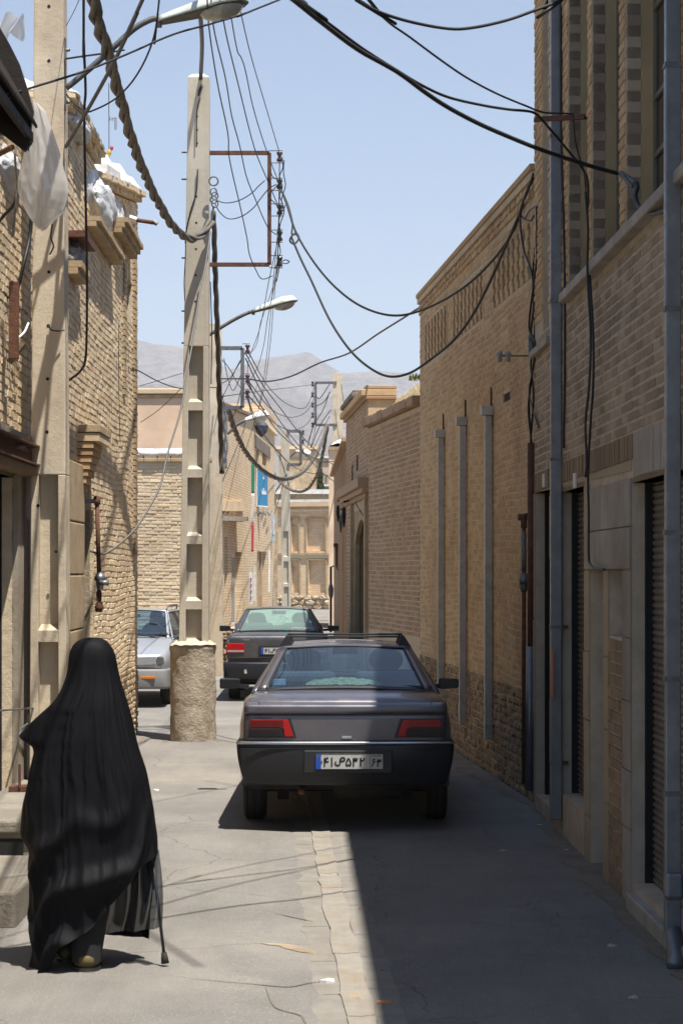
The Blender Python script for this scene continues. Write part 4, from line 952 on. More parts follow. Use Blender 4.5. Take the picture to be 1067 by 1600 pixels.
# corbelled bracket over the doorway
ua, ub = K2.uD(18.5), K2.uD(19.45); ztop = 3.37
for i, (h, n1, m__) in enumerate([(.075, .22, m_stone_y), (.085, .21, m_brick_l), (.065, .155, m_brick_r), (.065, .145, m_brick_r), (.065, .133, m_brick_r), (.065, .118, m_brick_r), (.065, .10, m_brick_r), (.065, .08, m_brick_r), (.065, .055, m_brick_r), (.065, .03, m_brick_r)]):  # lower courses take darker brick, painting the shade under the slab
    MB().fbox(K2, ua + .01 * i, ub - (.0 if i < 2 else .10 + .06 * (i - 1)), -.02, n1, ztop - h + .006, ztop).build('corbel', m__, G2, bevel=.004); ztop -= h
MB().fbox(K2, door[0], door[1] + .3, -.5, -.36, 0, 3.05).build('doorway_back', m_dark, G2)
z_ = 0.0
for h in (.45, .5, .52, .50, .48, .55): MB().fbox(K2, .02, door[0] - .01, -.02, .055, z_ + .004, z_ + h - .004).build('pilaster_stone', m_stone_y, G2, bevel=.012); z_ += h
z_ = .0
while z_ < 2.6: MB().fbox(K2, door[1], door[1] + .12, -.35, .026, z_, z_ + .062).build('jamb_brick', m_brick_l, G2); z_ += .067
t_ = thing('gas_pipe', 'rusty gas pipe with grey regulator standing against the sunlit left wall', 'gas pipe', P(152, 1000, 19.3))
gp = .14; zf = lambda py: EYE + (CY - py) * 19.4 / FPX; xx = P(152, 0, 19.3).x
mb = MB(); mb.tube([(K2.p(K2.uD(19.0), -.1, zf(784))), (xx, 19.3, zf(784))], .022, 8); mb.build('elbow_arm', m_steel, t_, smooth=True)
mb = MB(); mb.lathe((xx, 19.3, zf(782)), [(.02, -.05), (.035, -.03), (.035, .03), (.02, .04)], 10); mb.tube([(xx, 19.3, zf(786)), (xx + .02, 19.3, zf(896))], .021, 8); mb.build('pipe', m_rust, t_, smooth=True)
mb = MB(); mb.lathe((xx + .03, 19.3, zf(907)), [(.02, .08), (.045, .05), (.06, .02), (.04, -.01), (.03, -.09)], 12); mb.tube([(xx + .03, 19.25, zf(910)), (xx + .12, 19.25, zf(911))], .026, 10); mb.build('regulator', m_galv, t_, smooth=True)
mb = MB(); mb.lathe((xx + .02, 19.3, zf(940)), [(.015, .12), (.03, .08), (.022, .0), (.045, -.05), (.03, -.1)], 10); mb.build('valve', m_rust, t_, smooth=True)
z_ = 0
for i in range(9): 
    MB().tube([(xx + .02, 19.3, .02 + i * .14), (xx + .02, 19.3, .02 + i * .14 + .138)], .02, 8).build('taped_length', m_dark if i % 2 else m_white, t_, smooth=True)

# ------------------------------------------------------------ LEFT: side-alley wall facing the camera, plaster storey behind
G3 = thing('brick_wall', 'sunlit yellow brick wall closing the side alley behind the white car', 'wall', (-3.2, 37, 0))
K3 = Frame((-6.5, 37.0), (P(326, 0, 37).x, 37.0), 'right')
zt3 = 2 + (893 - 716) * 37 / FPX
backing(G3, K3, 0, K3.L, 0, zt3, [], m_mortar_l, thick=.4)
bricks(G3, K3, K3.at(205), K3.at(325), 0, zt3 - .1, m_brick_l, bh=.064, joint=.018, depth=.009, rag=.7, bl=.25, n_ind=300, seed=71, wob=.03)
u = K3.at(205)
while u < K3.at(322): MB().fbox(K3, u, u + .245, -.3, .07 + random.uniform(-.01, .01), zt3 - .07, zt3).build('coping_brick', m_stone_y, G3, bevel=.01); MB().fbox(K3, u, u + .235, -.3, .03 + random.uniform(-.01, .01), zt3 + .002, zt3 + .06).build('coping_brick', m_brick_l, G3, bevel=.01); u += .25
def capw(u, v): 
    q = K3.p(K3.at(205) + (K3.L - K3.at(205)) * u, .05 - .45 * v, 0); return (q.x, q.y, zt3 + .07 + .09 * min(1, v * 6) + .035 * noise.noise(Vector((q.x * 3, v * 3, 0))) + .02 * noise.noise(Vector((q.x * 12, v * 9, 0))))
MB().grid(capw, 60, 8).build('plaster_cap', m_white, G3, smooth=True, solid=.04)
G4 = thing('plastered_house', 'peach plastered upper storey with a brick eave above the side alley wall', 'building', (-4, 40, 0))
zt4 = 2 + (893 - 622) * 40 / FPX
MB().box(-8, -3.05, 40, 47, 0, zt4).build('wall', m_plaster_p, G4)
MB().box(-8, -3.01, 39.96, 47.1, zt4 + .001, zt4 + .07).build('cornice', m_stone_y, G4, bevel=.02)
MB().box(-8, -2.98, 39.93, 47.1, zt4 + .075, zt4 + .19).build('cornice', m_brick_l, G4, bevel=.02)
MB().box(P(222, 0, 43).x, P(262, 0, 43).x, 43, 46, zt4 + .19, zt4 + .42).build('roof_box', m_stone, G4)
# rubble stub at the alley corner
G5 = thing('stone_wall_stub', 'low rough stone wall stub right behind the round concrete base', 'wall', P(349, 1045, 40.5))
K5 = Frame((P(333, 0, 40.2).x, 40.2), (P(361, 0, 40.2).x, 40.2), 'right')
MB().fbox(K5, 0, K5.L, -3, -.02, 0, .80).build('wall', m_mud, G5); rubble(G5, K5, 0, K5.L, 0, .82, M('sunlit_rubble', (.36, .28, .19), (.26, .2, .13), island=.25, bump=1, bscale=30, bdist=.03), s=.15, n_ind=60, seed=77, depth=.1)
# ------------------------------------------------------------ far left brick building with flag and signs
def zpx(py, D): return EYE + (CY - py) * D / FPX
B1 = thing('brick_building', 'far sunlit brick building with a long flag banner and blue sign on its front', 'building', (-4, 75, 0))
KA = Frame((P(330, 0, 66).x, 66.0), (P(396, 0, 80).x, 80.0), 'right')
mA = bricktex('far_left_brickwork', KA, (.72, .57, .39), (.58, .44, .28), (.24, .175, .11), bh=.10, bl=.24)
qa = lambda px, py=None, n=0: KA.at(px, py, n)
hA = []
def reg(F, p0, p1, y0, y1, n=0):   # pixel box -> hole on a frame
    a, za = F.at(p0, y1, n); b, zb = F.at(p1, y1, n); c_, zc = F.at((p0 + p1) / 2, y0, n); return (a, b, max(0, (za + zb) / 2), zc)
hA.append(reg(KA, 362, 378, 862, 978)); hA.append((qa(341), qa(346), .6, zpx(833, 68))); hA.append((qa(351), qa(356), .6, zpx(838, 70)))
backing(B1, KA, 0, KA.L, 0, zpx(628, 66), hA, mA, thick=.5, top=lambda u: interp(u, [0, KA.L], [zpx(626, 66), zpx(654, 80)]))
MB().fbox(KA, 0, KA.L, -6, .12, zpx(626, 66), zpx(622, 66), zpx(654, 80), zpx(649, 80)).build('roof_edge', m_jamb, B1)
MB().fbox(KA, 0, .3, -6, -.5, 0, zpx(628, 66)).build('side_wall', mA, B1)
for h in hA[1:]: MB().fbox(KA, h[0], h[1], -.5, -.45, h[2], h[3]).build('niche_back', mA, B1)
h = hA[0]; dr_ = MB().fbox(KA, h[0], h[1], -.30, -.25, h[2], h[3]).build('double_door', m_white, B1)
for t_ in (.25, .75): MB().fbox(KA, h[0] + (h[1] - h[0]) * (t_ - .17), h[0] + (h[1] - h[0]) * (t_ + .17), -.25, -.235, h[2] + .15, h[3] - .2).build('door_panel', m_stone, dr_)
a_, za_ = qa(338, 812, .3); b_, zb_ = qa(382, 812, .3)
MB().fbox(KA, a_, b_, .0, .45, zpx(818, 69), zpx(811, 69), zpx(818, 77), zpx(811, 77)).build('canopy', m_conc_b, B1)
MB().fbox(KA, qa(340), qa(379), .0, .10, zpx(800, 69), zpx(785, 69), zpx(800, 77), zpx(785, 77)).build('string_course', m_brick_l, B1)
KB = Frame((P(396, 0, 80).x, 80.0), (P(429, 0, 92).x, 92.0), 'right')
mB_ = bricktex('far_left_brickwork_two', KB, (.72, .56, .38), (.58, .43, .28), (.24, .175, .11), bh=.11, bl=.25)
B2 = thing('brick_building', 'farther brick building stepping up behind the blue sign with two tall narrow windows', 'building', (-3.3, 88, 0))
hB = [reg(KB, 400, 405, 702, 732), reg(KB, 410, 417, 703, 728), reg(KB, 402, 417, 862, 950)]
backing(B2, KB, 0, KB.L, 0, zpx(655, 82), hB, mB_, thick=.6)
for h in hB[:2]: MB().fbox(KB, h[0], h[1], -.55, -.5, h[2], h[3]).build('window', m_wframe, B2)
h = hB[2]; MB().fbox(KB, h[0], h[1], -.6, -.55, h[2], h[3]).build('recess_back', m_stone_y, B2)
for t_ in (.3, .65): MB().fbox(KB, h[0] + (h[1] - h[0]) * t_, h[0] + (h[1] - h[0]) * (t_ + .12), -.5, -.1, h[2], h[3]).build('fin', m_stone_y, B2)
MB().hexa([KB.p(0, 0, zpx(655, 82)), KB.p(KB.L, 0, zpx(655, 82)), KB.p(KB.L, -7, zpx(655, 82)), KB.p(0, -7, zpx(655, 82)), KB.p(0, 0, zpx(668, 81)), KB.p(KB.L, 0, zpx(664, 91)), KB.p(KB.L, -7, zpx(664, 91)), KB.p(0, -7, zpx(668, 81))]) if 0 else None
MB().fbox(KB, -.2, KB.L + .1, -7, .15, zpx(655, 82) + .002, zpx(655, 82) + .12).build('roof_edge', m_brick_l, B2)
MB().fbox(KB, qa(380) * 0 + .3, KB.L * .75, .0, .04, zpx(706, 84), zpx(688, 84)).build('band', m_jamb, B2)
MB().fbox(KB, KB.L * .35, KB.L + .1, -5, .1, zpx(655, 82) + .12, zpx(642, 88)).build('roof_block', mB_, B2)
# cloth flag banner: green, white, red
fb = thing('flag_banner', 'long narrow green white and red banner hanging down the far brick front', 'banner', P(393, 860, 79.3))
fx = 79.2; cols = [plain('banner_green', (.02, .22, .14), .8), plain('banner_white', (.62, .60, .60), .8), plain('banner_red', (.45, .05, .08), .8)]
for (y0, y1, m__) in ((723, 771, 0), (771, 818, 1), (818, 862, 2)):
    def fl(u, v, y0=y0, y1=y1):
        py = y0 + (y1 - y0) * v; cxp = 394.5 - (py - 723) * .012; q = P(cxp - 3.6 + 7.2 * u, py, fx); return (q.x, q.y + .05 * math.sin(py * .09 + u * 3), q.z)
    MB().grid(fl, 5, 12).build('cloth_band', cols[m__], fb, smooth=True, solid=.01)
# blue sign with white lettering, as vague strokes at this distance
bs = thing('blue_sign', 'upright blue sign board with a line of white lettering near its foot', 'sign', P(410, 790, 82))
sgn = Frame((P(402, 0, 81.6).x, 81.6), (P(418.5, 0, 82.6).x, 82.6), 'right')
za_, zb_ = zpx(790, 82), zpx(734, 82)
MB().fbox(sgn, 0, sgn.L, -.08, 0, za_, zb_).build('board', plain('sign_blue', (.02, .21, .42), .5), bs)
MB().fbox(sgn, -.015, sgn.L + .02, -.06, .012, za_ - .05, za_ - .002).build('frame_edge', m_white, bs); MB().fbox(sgn, -.03, -.002, -.06, .012, za_ - .05, zb_ + .04).build('frame_edge', m_white, bs)
lw_ = plain('sign_white', (.75, .76, .78), .6)
for (a, b, y0, y1) in ((.40, .46, 764, 770), (.48, .55, 767, 771), (.55, .62, 762, 771), (.64, .72, 767, 771), (.74, .78, 765, 771), (.80, .86, 768, 771), (.42, .85, 771, 772.2), (.5, .7, 747, 748.2), (.58, .64, 744, 747)):
    MB().fbox(sgn, sgn.L * a, sgn.L * b, .0, .006, zpx(y1, 82), zpx(y0, 82)).build('lettering', lw_, bs)
# paper banners
for (x0, x1, y0, y1, lab) in ((389.5, 395, 893, 944, 'narrow white and mauve printed banner low on the far left wall'), (396, 400, 884, 940, 'slim white banner edge-on next to the mauve printed one')):
    pbn = thing('cloth_banner', lab, 'banner', P(x0, y1, 76)); q0, q1 = P(x0, 0, 76).x, P(x1, 0, 76).x
    MB().box(q0, q1, 76, 76.03, zpx(y1, 76), zpx(y0, 76)).build('sheet', m_white, pbn)
    if x0 < 392:
        pr = plain('mauve_print', (.35, .15, .25), .8); pv = plain('violet_print', (.16, .14, .36), .8)
        for i in range(12): MB().box(q0 + .03, q1 - .03 - .02 * (i % 3), 75.99, 75.996, zpx(905 + i * 3.2, 76), zpx(903 + i * 3.2, 76)).build('print', pr if i % 3 == 0 else pv, pbn)
ac = thing('wall_box', 'pale blue metal wall box on the far building beside the far pole', 'box', P(427, 840, 90))
MB().box(P(422.5, 0, 90).x, P(430.5, 0, 90).x, 89.6, 90.1, zpx(846, 90), zpx(804, 90)).build('case', m_galv_b if 'm_galv_b' in globals() else plain('pale_blue_case', (.42, .48, .52), .5), ac)
MB().box(P(427, 0, 90).x, P(429, 0, 90).x, 89.57, 89.598, zpx(835, 90), zpx(812, 90)).build('vent', m_white, ac)
MB().box(P(421, 0, 90).x, P(424, 0, 90).x, 89.5, 89.597, zpx(833, 90), zpx(828, 90)).build('bracket', m_white, ac)
# downpipe at the far building corner
MB().tube([P(423, 955, 89), P(423, 850, 89)], .05, 6)
t_ = thing('thin_duct', 'thin white downpipe on the far left building below the wall box', 'duct', P(420, 925, 88)); MB().tube([P(420, 925, 88), P(420.5, 860, 88)], .05, 6).build('pipe', m_white, t_)
# bird/loudspeaker on the roof
t_ = thing('loudspeaker', 'small dark bundle fixed high on the far brick building near the lamp', 'loudspeaker', P(409, 672, 81)); MB().lathe(P(409, 671, 80.6), [(.05, -.3), (.22, -.1), (.28, .15), (.1, .35)], 8).build('horn', plain('navy_cloth', (.05, .06, .10), .7), t_)
# loose cable fringe along the far wall
rn = random.Random(8)
cf = thing('cable_fringe', 'messy loops of old cable strung along the far brick front over the canopy', 'cable')
for kx in range(14):
    a = 340 + kx * 6; D = 68 + (a - 340) * .24
    pts = [P(a, 797 + rn.uniform(-3, 3), D), P(a + 3, 803 + rn.uniform(-2, 5), D - .3), P(a + 7, 796 + rn.uniform(-3, 3), D + 1.2)]
    MB().tube(cr(pts, 4), .035, 4).build('loop', m_cable_g, cf)
# ------------------------------------------------------------ wall with niches closing the street
B3 = thing('niche_wall', 'sunlit brick wall with rectangular and arched blind niches on a stone base at the street end', 'wall', P(480, 950, 105))
KC = Frame((P(434, 0, 106).x, 106.0), (P(560, 0, 104.5).x, 104.5), 'right')
mC = bricktex('niche_brickwork', KC, (.74, .56, .38), (.64, .47, .30), (.42, .30, .19), bh=.11, bl=.26, bump=.3)
rg = lambda a, b, y0, y1: reg(KC, a, b, y0, y1)
n1 = rg(479, 508.5, 810, 861); n2 = rg(482, 509, 875, 926); n3 = rg(455, 467, 809, 861); n4 = rg(455, 468, 875, 926)
backing(B3, KC, 0, KC.L, zpx(932, 105), zpx(787, 105), [n1, n2, n3, n4], mC, thick=.5)
for h in (n1, n2, n3, n4):
    MB().fbox(KC, h[0], h[1], -.5, -.2, h[2], h[3]).build('niche_back', mC, B3)
    for (uu, e) in ((h[0], -.07), (h[1], .0)): MB().fbox(KC, uu + e, uu + e + .07, -.01, .05, h[2], h[3]).build('niche_border', m_stone_y, B3)
    MB().fbox(KC, h[0], h[1], -.01, .06, h[3], h[3] + .08).build('niche_border', m_stone_y, B3)
for h in (n3, n4):
    a, b, z0, z1 = h; pts = [F for F in []]
    out = [(b, z0), (b, z1), (a, z1)] + [(a, z1 - .3)] + [(a + (b - a) * math.sin(t * math.pi / 2 / 8), z1 - .3 - ((z1 - .3 - z0) * .45) * (1 - math.cos(t * math.pi / 2 / 8))) for t in range(9)] + [(b - .001, z0)]
    MB().poly([KC.p(u, -.2, z) for u, z in out], Vector((KC.n.x, KC.n.y, 0)) * .12).build('arch_fill', mC, B3)
MB().fbox(KC, 0, KC.L, -.3, .10, zpx(868, 105), zpx(864, 105)).build('string_course', m_stone_y, B3)
MB().fbox(KC, 0, KC.L, -.3, .06, zpx(872, 105), zpx(868.3, 105)).build('string_course', m_brick_l, B3)
MB().fbox(KC, 0, KC.L, -.5, .10, zpx(800, 105), zpx(795, 105)).build('string_course', mC, B3)
MB().fbox(KC, 0, KC.L, -.5, .22, zpx(791, 105), zpx(784, 105)).build('cornice', m_brick_l, B3)
MB().fbox(KC, 0, KC.L, -1.2, .18, zpx(783.8, 105), zpx(780, 105)).build('coping', m_white, B3)
MB().fbox(KC, 0, KC.L, -.5, -.02, 0, zpx(932, 105)).build('base_wall', m_mud, B3)
rubble(B3, KC, 0, KC.L, 0, zpx(931, 105), M('pale_rubble', (.62, .49, .34), (.5, .38, .26), island=.2, bump=1, bscale=12, bdist=.06), s=.42, n_ind=60, seed=91, depth=.14)
# houses behind, farther up
def house(name, label, D, x0, x1, ytop, mat, depth=8, roof=None, ybot=None, rh=5, wins=()):
    t = thing(name, label, 'house', P((x0 + x1) / 2, 0, D) * 1.0); t.location.z = 0
    a, b = P(x0, 0, D).x, P(x1, 0, D).x
    MB().box(a, b, D, D + depth, 0, zpx(ytop, D)).build('wall', mat, t)
    MB().box(a - .15, b + .15, D - .2, D + depth, zpx(ytop, D) + .002, zpx(ytop - rh, D)).build('roof', roof or m_white, t)
    for (w0, w1, y0, y1) in wins: MB().box(P(w0, 0, D).x, P(w1, 0, D).x, D - .06, D - .002, zpx(y1, D), zpx(y0, D)).build('window', m_wframe, t)
    return t
m_stw = M('distant_stonework', (.52, .40, .26), (.36, .27, .17), scale=2.2, bump=1, bscale=3, stain=(.25, .19, .12), bdist=.1)
house('stone_house', 'far rough stone house with white roof edge seen behind the far pole', 122, 436, 493, 702, m_stw, roof=m_brick_l, wins=[(449, 451.5, 715, 740)])
house('stone_house', 'lower stone house with a long white edge right over the niche wall', 114, 428, 512, 772, m_stw, rh=7)
house('brick_house', 'distant pale house half hidden by far wires', 150, 470, 530, 716, M('distant_pale_brick', (.50, .40, .30), (.42, .33, .24), bump=0), rh=3, wins=[(497, 500, 740, 752), (508, 511, 742, 754)])
house('brick_house', 'distant low grey house right of the cypress', 132, 500, 545, 760, M('distant_grey_wall', (.40, .34, .27), (.34, .28, .22), bump=0), rh=3)
rn = random.Random(12)
for i in range(9):     # low town houses beyond, mostly seen between the wires
    D = rn.uniform(170, 420); px = 60 + i * 95; w = rn.uniform(7, 14)
    c = P(px, 0, D).x; t = thing('town_house', 'flat roofed distant town house below the mountains, ' + ['first', 'second', 'third', 'fourth', 'fifth', 'sixth', 'seventh', 'eighth', 'last'][i] + ' from the left', 'house', (c, D, 0), group='distant town houses')
    hh = rn.uniform(3.5, 7.5); m_ = [m_plaster_p, m_mud, m_stw][i % 3]
    MB().box(c - w / 2, c + w / 2, D, D + 9, 0, hh).build('wall', m_, t); MB().box(c - w / 2 - .2, c + w / 2 + .2, D - .2, D + 9, hh + .002, hh + .35).build('roof', m_white if i % 2 else m_brick_l, t)
# cypress
cy = thing('cypress_tree', 'small dark green cypress between far houses under the crossing wires', 'tree', P(500, 0, 128)); cy.location.z = 0
MB().tube([(cy.location.x, 128, 0), (cy.location.x, 128, 5.5)], [.16, .05], 6).build('trunk', m_wood, cy)
mb = MB(); rn = random.Random(2); zc0, zc1 = 3.0, zpx(726, 128)
for i in range(2600):
    t = rn.random(); z = zc0 + (zc1 - zc0) * t; r_ = .62 * (1 - t) ** .7 * (1 - .25 * noise.noise(Vector((z * 1.5, 0, 0)))) * rn.uniform(.5, 1.05); a = rn.uniform(0, 6.28)
    p = Vector((cy.location.x + r_ * math.cos(a), 128 + r_ * math.sin(a), z)); s = .10
    d1 = Vector((rn.uniform(-1, 1), rn.uniform(-1, 1), rn.uniform(-1, 1))) * s; d2 = Vector((rn.uniform(-.4, .4), rn.uniform(-.4, .4), 1)) * s * 1.6
    mb.add([p - d1, p + d1, p + d2], [(0, 1, 2)])
mb.build('crown', M('cypress_green', (.075, .10, .04), (.04, .06, .025), bump=0, island=.4, scale=1), cy, fix=False)
# ------------------------------------------------------------ cars
m_glass = glassmat('car_glass', (.58, .78, .90), .95, .02, .13, .03)
m_glass_g = glassmat('green_tinted_glass', (.70, .92, .84), .95, .02, .08, .30)
m_trim = plain('black_plastic_trim', (.022, .022, .023), .5)
m_chrome = plain('worn_chrome', (.55, .55, .55), .25, metallic=.9)
m_seat = plain('grey_seat_cloth', (.075, .085, .10), .9); m_cabin = plain('cabin_dark', (.03, .03, .032), .85)
m_red = plain('red_lens', (.42, .008, .010), .2, spec=.3, coat=.15); m_smoke = plain('smoked_lens', (.030, .018, .018), .2, spec=.3, coat=.2)
m_amber = plain('amber_lens', (.6, .22, .03), .25, coat=.5); m_clear = plain('clear_lens', (.45, .47, .50), .12, metallic=.3, coat=1)
m_plate = plain('plate_white', (.50, .50, .47), .5); m_ink = plain('plate_ink', (.012, .012, .012), .6); m_pblue = plain('plate_blue', (.01, .08, .45), .5)
m_rim = plain('steel_rim', (.28, .28, .28), .45, metallic=.6)
m_under = M('underbody_grime', (.05, .045, .038), (.03, .027, .024), rough=.9, bump=.4)

def quadpatch(c, nu=10, nv=8, bulge=0.0, off=0.0):
    """c: bl, br, tr, tl -> function on the unit square, bulged along the normal"""
    c = [Vector(q) for q in c]; nrm = (c[1] - c[0]).cross(c[3] - c[0]).normalized()
    def fn(u, v):
        p = (c[0] * (1 - u) + c[1] * u) * (1 - v) + (c[3] * (1 - u) + c[2] * u) * v
        return p + nrm * (bulge * 4 * u * (1 - u) * (.6 + .4 * 4 * v * (1 - v)) + off)
    return fn
def framed(c, t, paint_, glass, par, fname, gname, bulge=0, w=(.05, .05, .05, .05), solid=.012, trim=None, sides=1):
    """a frame round an opening and the pane in it. w: bottom, right, top, left widths in metres"""
    f = quadpatch(c, bulge=bulge); cc = [Vector(q) for q in c]
    W = ((cc[1] - cc[0]).length + (cc[2] - cc[3]).length) / 2; H = ((cc[3] - cc[0]).length + (cc[2] - cc[1]).length) / 2
    u0, u1, v0, v1 = w[3] / W, 1 - w[1] / W, w[0] / H, 1 - w[2] / H
    def strip(a0, a1, b0, b1, nu, nv, mb): mb.grid(lambda u, v: f(a0 + (a1 - a0) * u, b0 + (b1 - b0) * v), nu, nv)
    mb = MB(); strip(0, 1, 0, v0, 12, 1, mb); strip(0, 1, v1, 1, 12, 1, mb); strip(0, u0, v0, v1, 1, 10, mb); strip(u1, 1, v0, v1, 1, 10, mb)
    me = mb.build(fname, paint_, par, smooth=True, local=True, solid=solid, fix=False)
    if trim:
        g = .014; tb = MB(); gu, gv = g / W, g / H; f2 = quadpatch(c, bulge=bulge, off=sides * .004)
        def s2(a0, a1, b0, b1, nu, nv): tb.grid(lambda u, v: f2(a0 + (a1 - a0) * u, b0 + (b1 - b0) * v), nu, nv)
        s2(u0 - gu, u1 + gu, v0 - gv, v0, 12, 1); s2(u0 - gu, u1 + gu, v1, v1 + gv, 12, 1); s2(u0 - gu, u0, v0, v1, 1, 10); s2(u1, u1 + gu, v0, v1, 1, 10)
        tb.build('rubber_seal', trim, par, smooth=True, local=True, solid=.01, fix=False)
    gb = MB().grid(lambda u, v: f(u0 + (u1 - u0) * u, v0 + (v1 - v0) * v), 12, 8)
    return gb.build(gname, glass, par, smooth=True, local=True, fix=False)

def wheel(par, x, y, r, w, outward):
    t = bpy.data.objects.new('wheel', None); COL.objects.link(t); t.parent = par; t.location = (x, y, r)
    h = w / 2
    MB().lathe((0, 0, 0), [(r * .62, -h * .9), (r * .90, -h), (r * .985, -h * .78), (r, -h * .5), (r, h * .5), (r * .985, h * .78), (r * .90, h), (r * .62, h * .9)], 36, 'x').build('tyre', m_rubber, t, smooth=True, local=True, auto=35)
    # tread grooves
    for gx in (-.32, 0, .32): MB().lathe((gx * w, 0, 0), [(r * 1.001, -.006), (r * 1.003, 0), (r * 1.001, .006)], 36, 'x').build('groove', m_dark, t, local=True)
    o = outward
    MB().lathe((o * h * .55, 0, 0), [(r * .60, -.03), (r * .60, .02), (r * .50, .03), (r * .18, .02), (r * .15, .05), (.01, .05)] if o > 0 else [(.01, -.05), (r * .15, -.05), (r * .18, -.02), (r * .50, -.03), (r * .60, -.02), (r * .60, .03)], 24, 'x').build('rim', m_rim, t, smooth=True, local=True, auto=35)
    return t
def shell(st, nsub=2):
    """st: stations (y, zbot, zmid, zbelt, zdeck, wbot, wmid, wbelt, wdeck)"""
    def prof(s):
        y, zb, zm, zl, zd, wb, wm, wl, wd = s
        h = [(0, zb), (wb * .85, zb), (wb, zb + .03), (wm, zm), (wm * .995, (zm + zl) / 2), (wl, zl), (wd, (zl + zd) / 2 + .004), (wd * .93, zd), (wd * .5, zd + .008), (0, zd + .01)]
        return [(x, y, z) for x, z in h] + [(-x, y, z) for x, z in h[::-1][1:-1]]
    rings = [prof(s) for s in st]; m = len(rings[0]); mb = MB(); mb.v = [Vector(v) for r in rings for v in r]
    for i in range(len(rings) - 1):
        for k in range(m): mb.f.append((i * m + k, i * m + (k + 1) % m, (i + 1) * m + (k + 1) % m, (i + 1) * m + k)); mb.mi.append(0)
    mb.f.append(tuple(range(m))); mb.mi.append(0); mb.f.append(tuple((len(rings) - 1) * m + k for k in range(m))[::-1]); mb.mi.append(0)
    return mb
def txt(s, size, mat, par, loc, rot=(R(90), 0, 0), name='lettering', sx=1.0, depth=.0008):
    cu = bpy.data.curves.new(name, 'FONT'); cu.body = s; cu.size = size; cu.extrude = depth; cu.align_x = 'CENTER'; cu.align_y = 'CENTER'
    o = bpy.data.objects.new(name, cu); COL.objects.link(o); dg = bpy.context.evaluated_depsgraph_get(); dg.update()
    me = bpy.data.meshes.new_from_object(o.evaluated_get(dg)); bpy.data.objects.remove(o); me.materials.clear(); me.materials.append(mat)
    o = bpy.data.objects.new(name, me); COL.objects.link(o); o.parent = par; o.location = loc; o.rotation_euler = rot; o.scale = (sx, 1, 1)
    return o
def strokes(par, name, mat, polys, ox, oz, y, sc_, th):
    """written characters laid as thick pen strokes; one mesh per character"""
    for ch in polys:
        mb = MB()
        for st in ch:
            pts = cr([Vector((ox + p[0] * sc_, y, oz + p[1] * sc_)) for p in st], 5) if len(st) > 2 else [Vector((ox + p[0] * sc_, y, oz + p[1] * sc_)) for p in st]
            vs = []
            for i, p in enumerate(pts):
                d = (pts[min(i + 1, len(pts) - 1)] - pts[max(i - 1, 0)]).normalized(); n = Vector((-d.z, 0, d.x)) * th
                vs += [p - n, p + n]
            mb.add(vs, [(2 * i, 2 * i + 1, 2 * i + 3, 2 * i + 2) for i in range(len(pts) - 1)])
        mb.build(name, mat, par, local=True, fix=False)
DIG = {  # Persian digits and letter as pen strokes in a 1 x 1.6 cell
 '4': [[(.22, 0), (.22, 1.45)], [(.22, 1.0), (.4, .78), (.62, .78), (.9, .86)], [(.42, .8), (.42, 1.1), (.6, 1.4), (.85, 1.35)]],
 '1': [[(.5, 0), (.5, 1.5)]],
 '5': [[(.5, 1.35), (.25, .9), (.12, .4), (.25, .15), (.5, .3), (.75, .15), (.88, .4), (.75, .9), (.5, 1.35)]],
 '3': [[(.2, 0), (.2, 1.45)], [(.2, 1.3), (.28, 1.0), (.45, 1.0), (.52, 1.4), (.55, 1.0), (.72, .98), (.85, 1.4)]],
 '2': [[(.25, 0), (.25, 1.45)], [(.25, 1.35), (.35, 1.0), (.6, .98), (.78, 1.1), (.82, 1.45)]],
 '6': [[(.8, 1.35), (.5, 1.45), (.35, 1.15), (.55, .95), (.85, 1.0)], [(.55, .95), (.4, .6), (.2, .3), (.15, 0)]],
 'S': [[(0, .55), (-.1, .2), (.15, 0), (.5, .05), (.62, .4), (.62, .75), (.7, .95), (.95, 1.12), (1.25, 1.05), (1.3, .8), (1.05, .62), (.6, .62)]]}
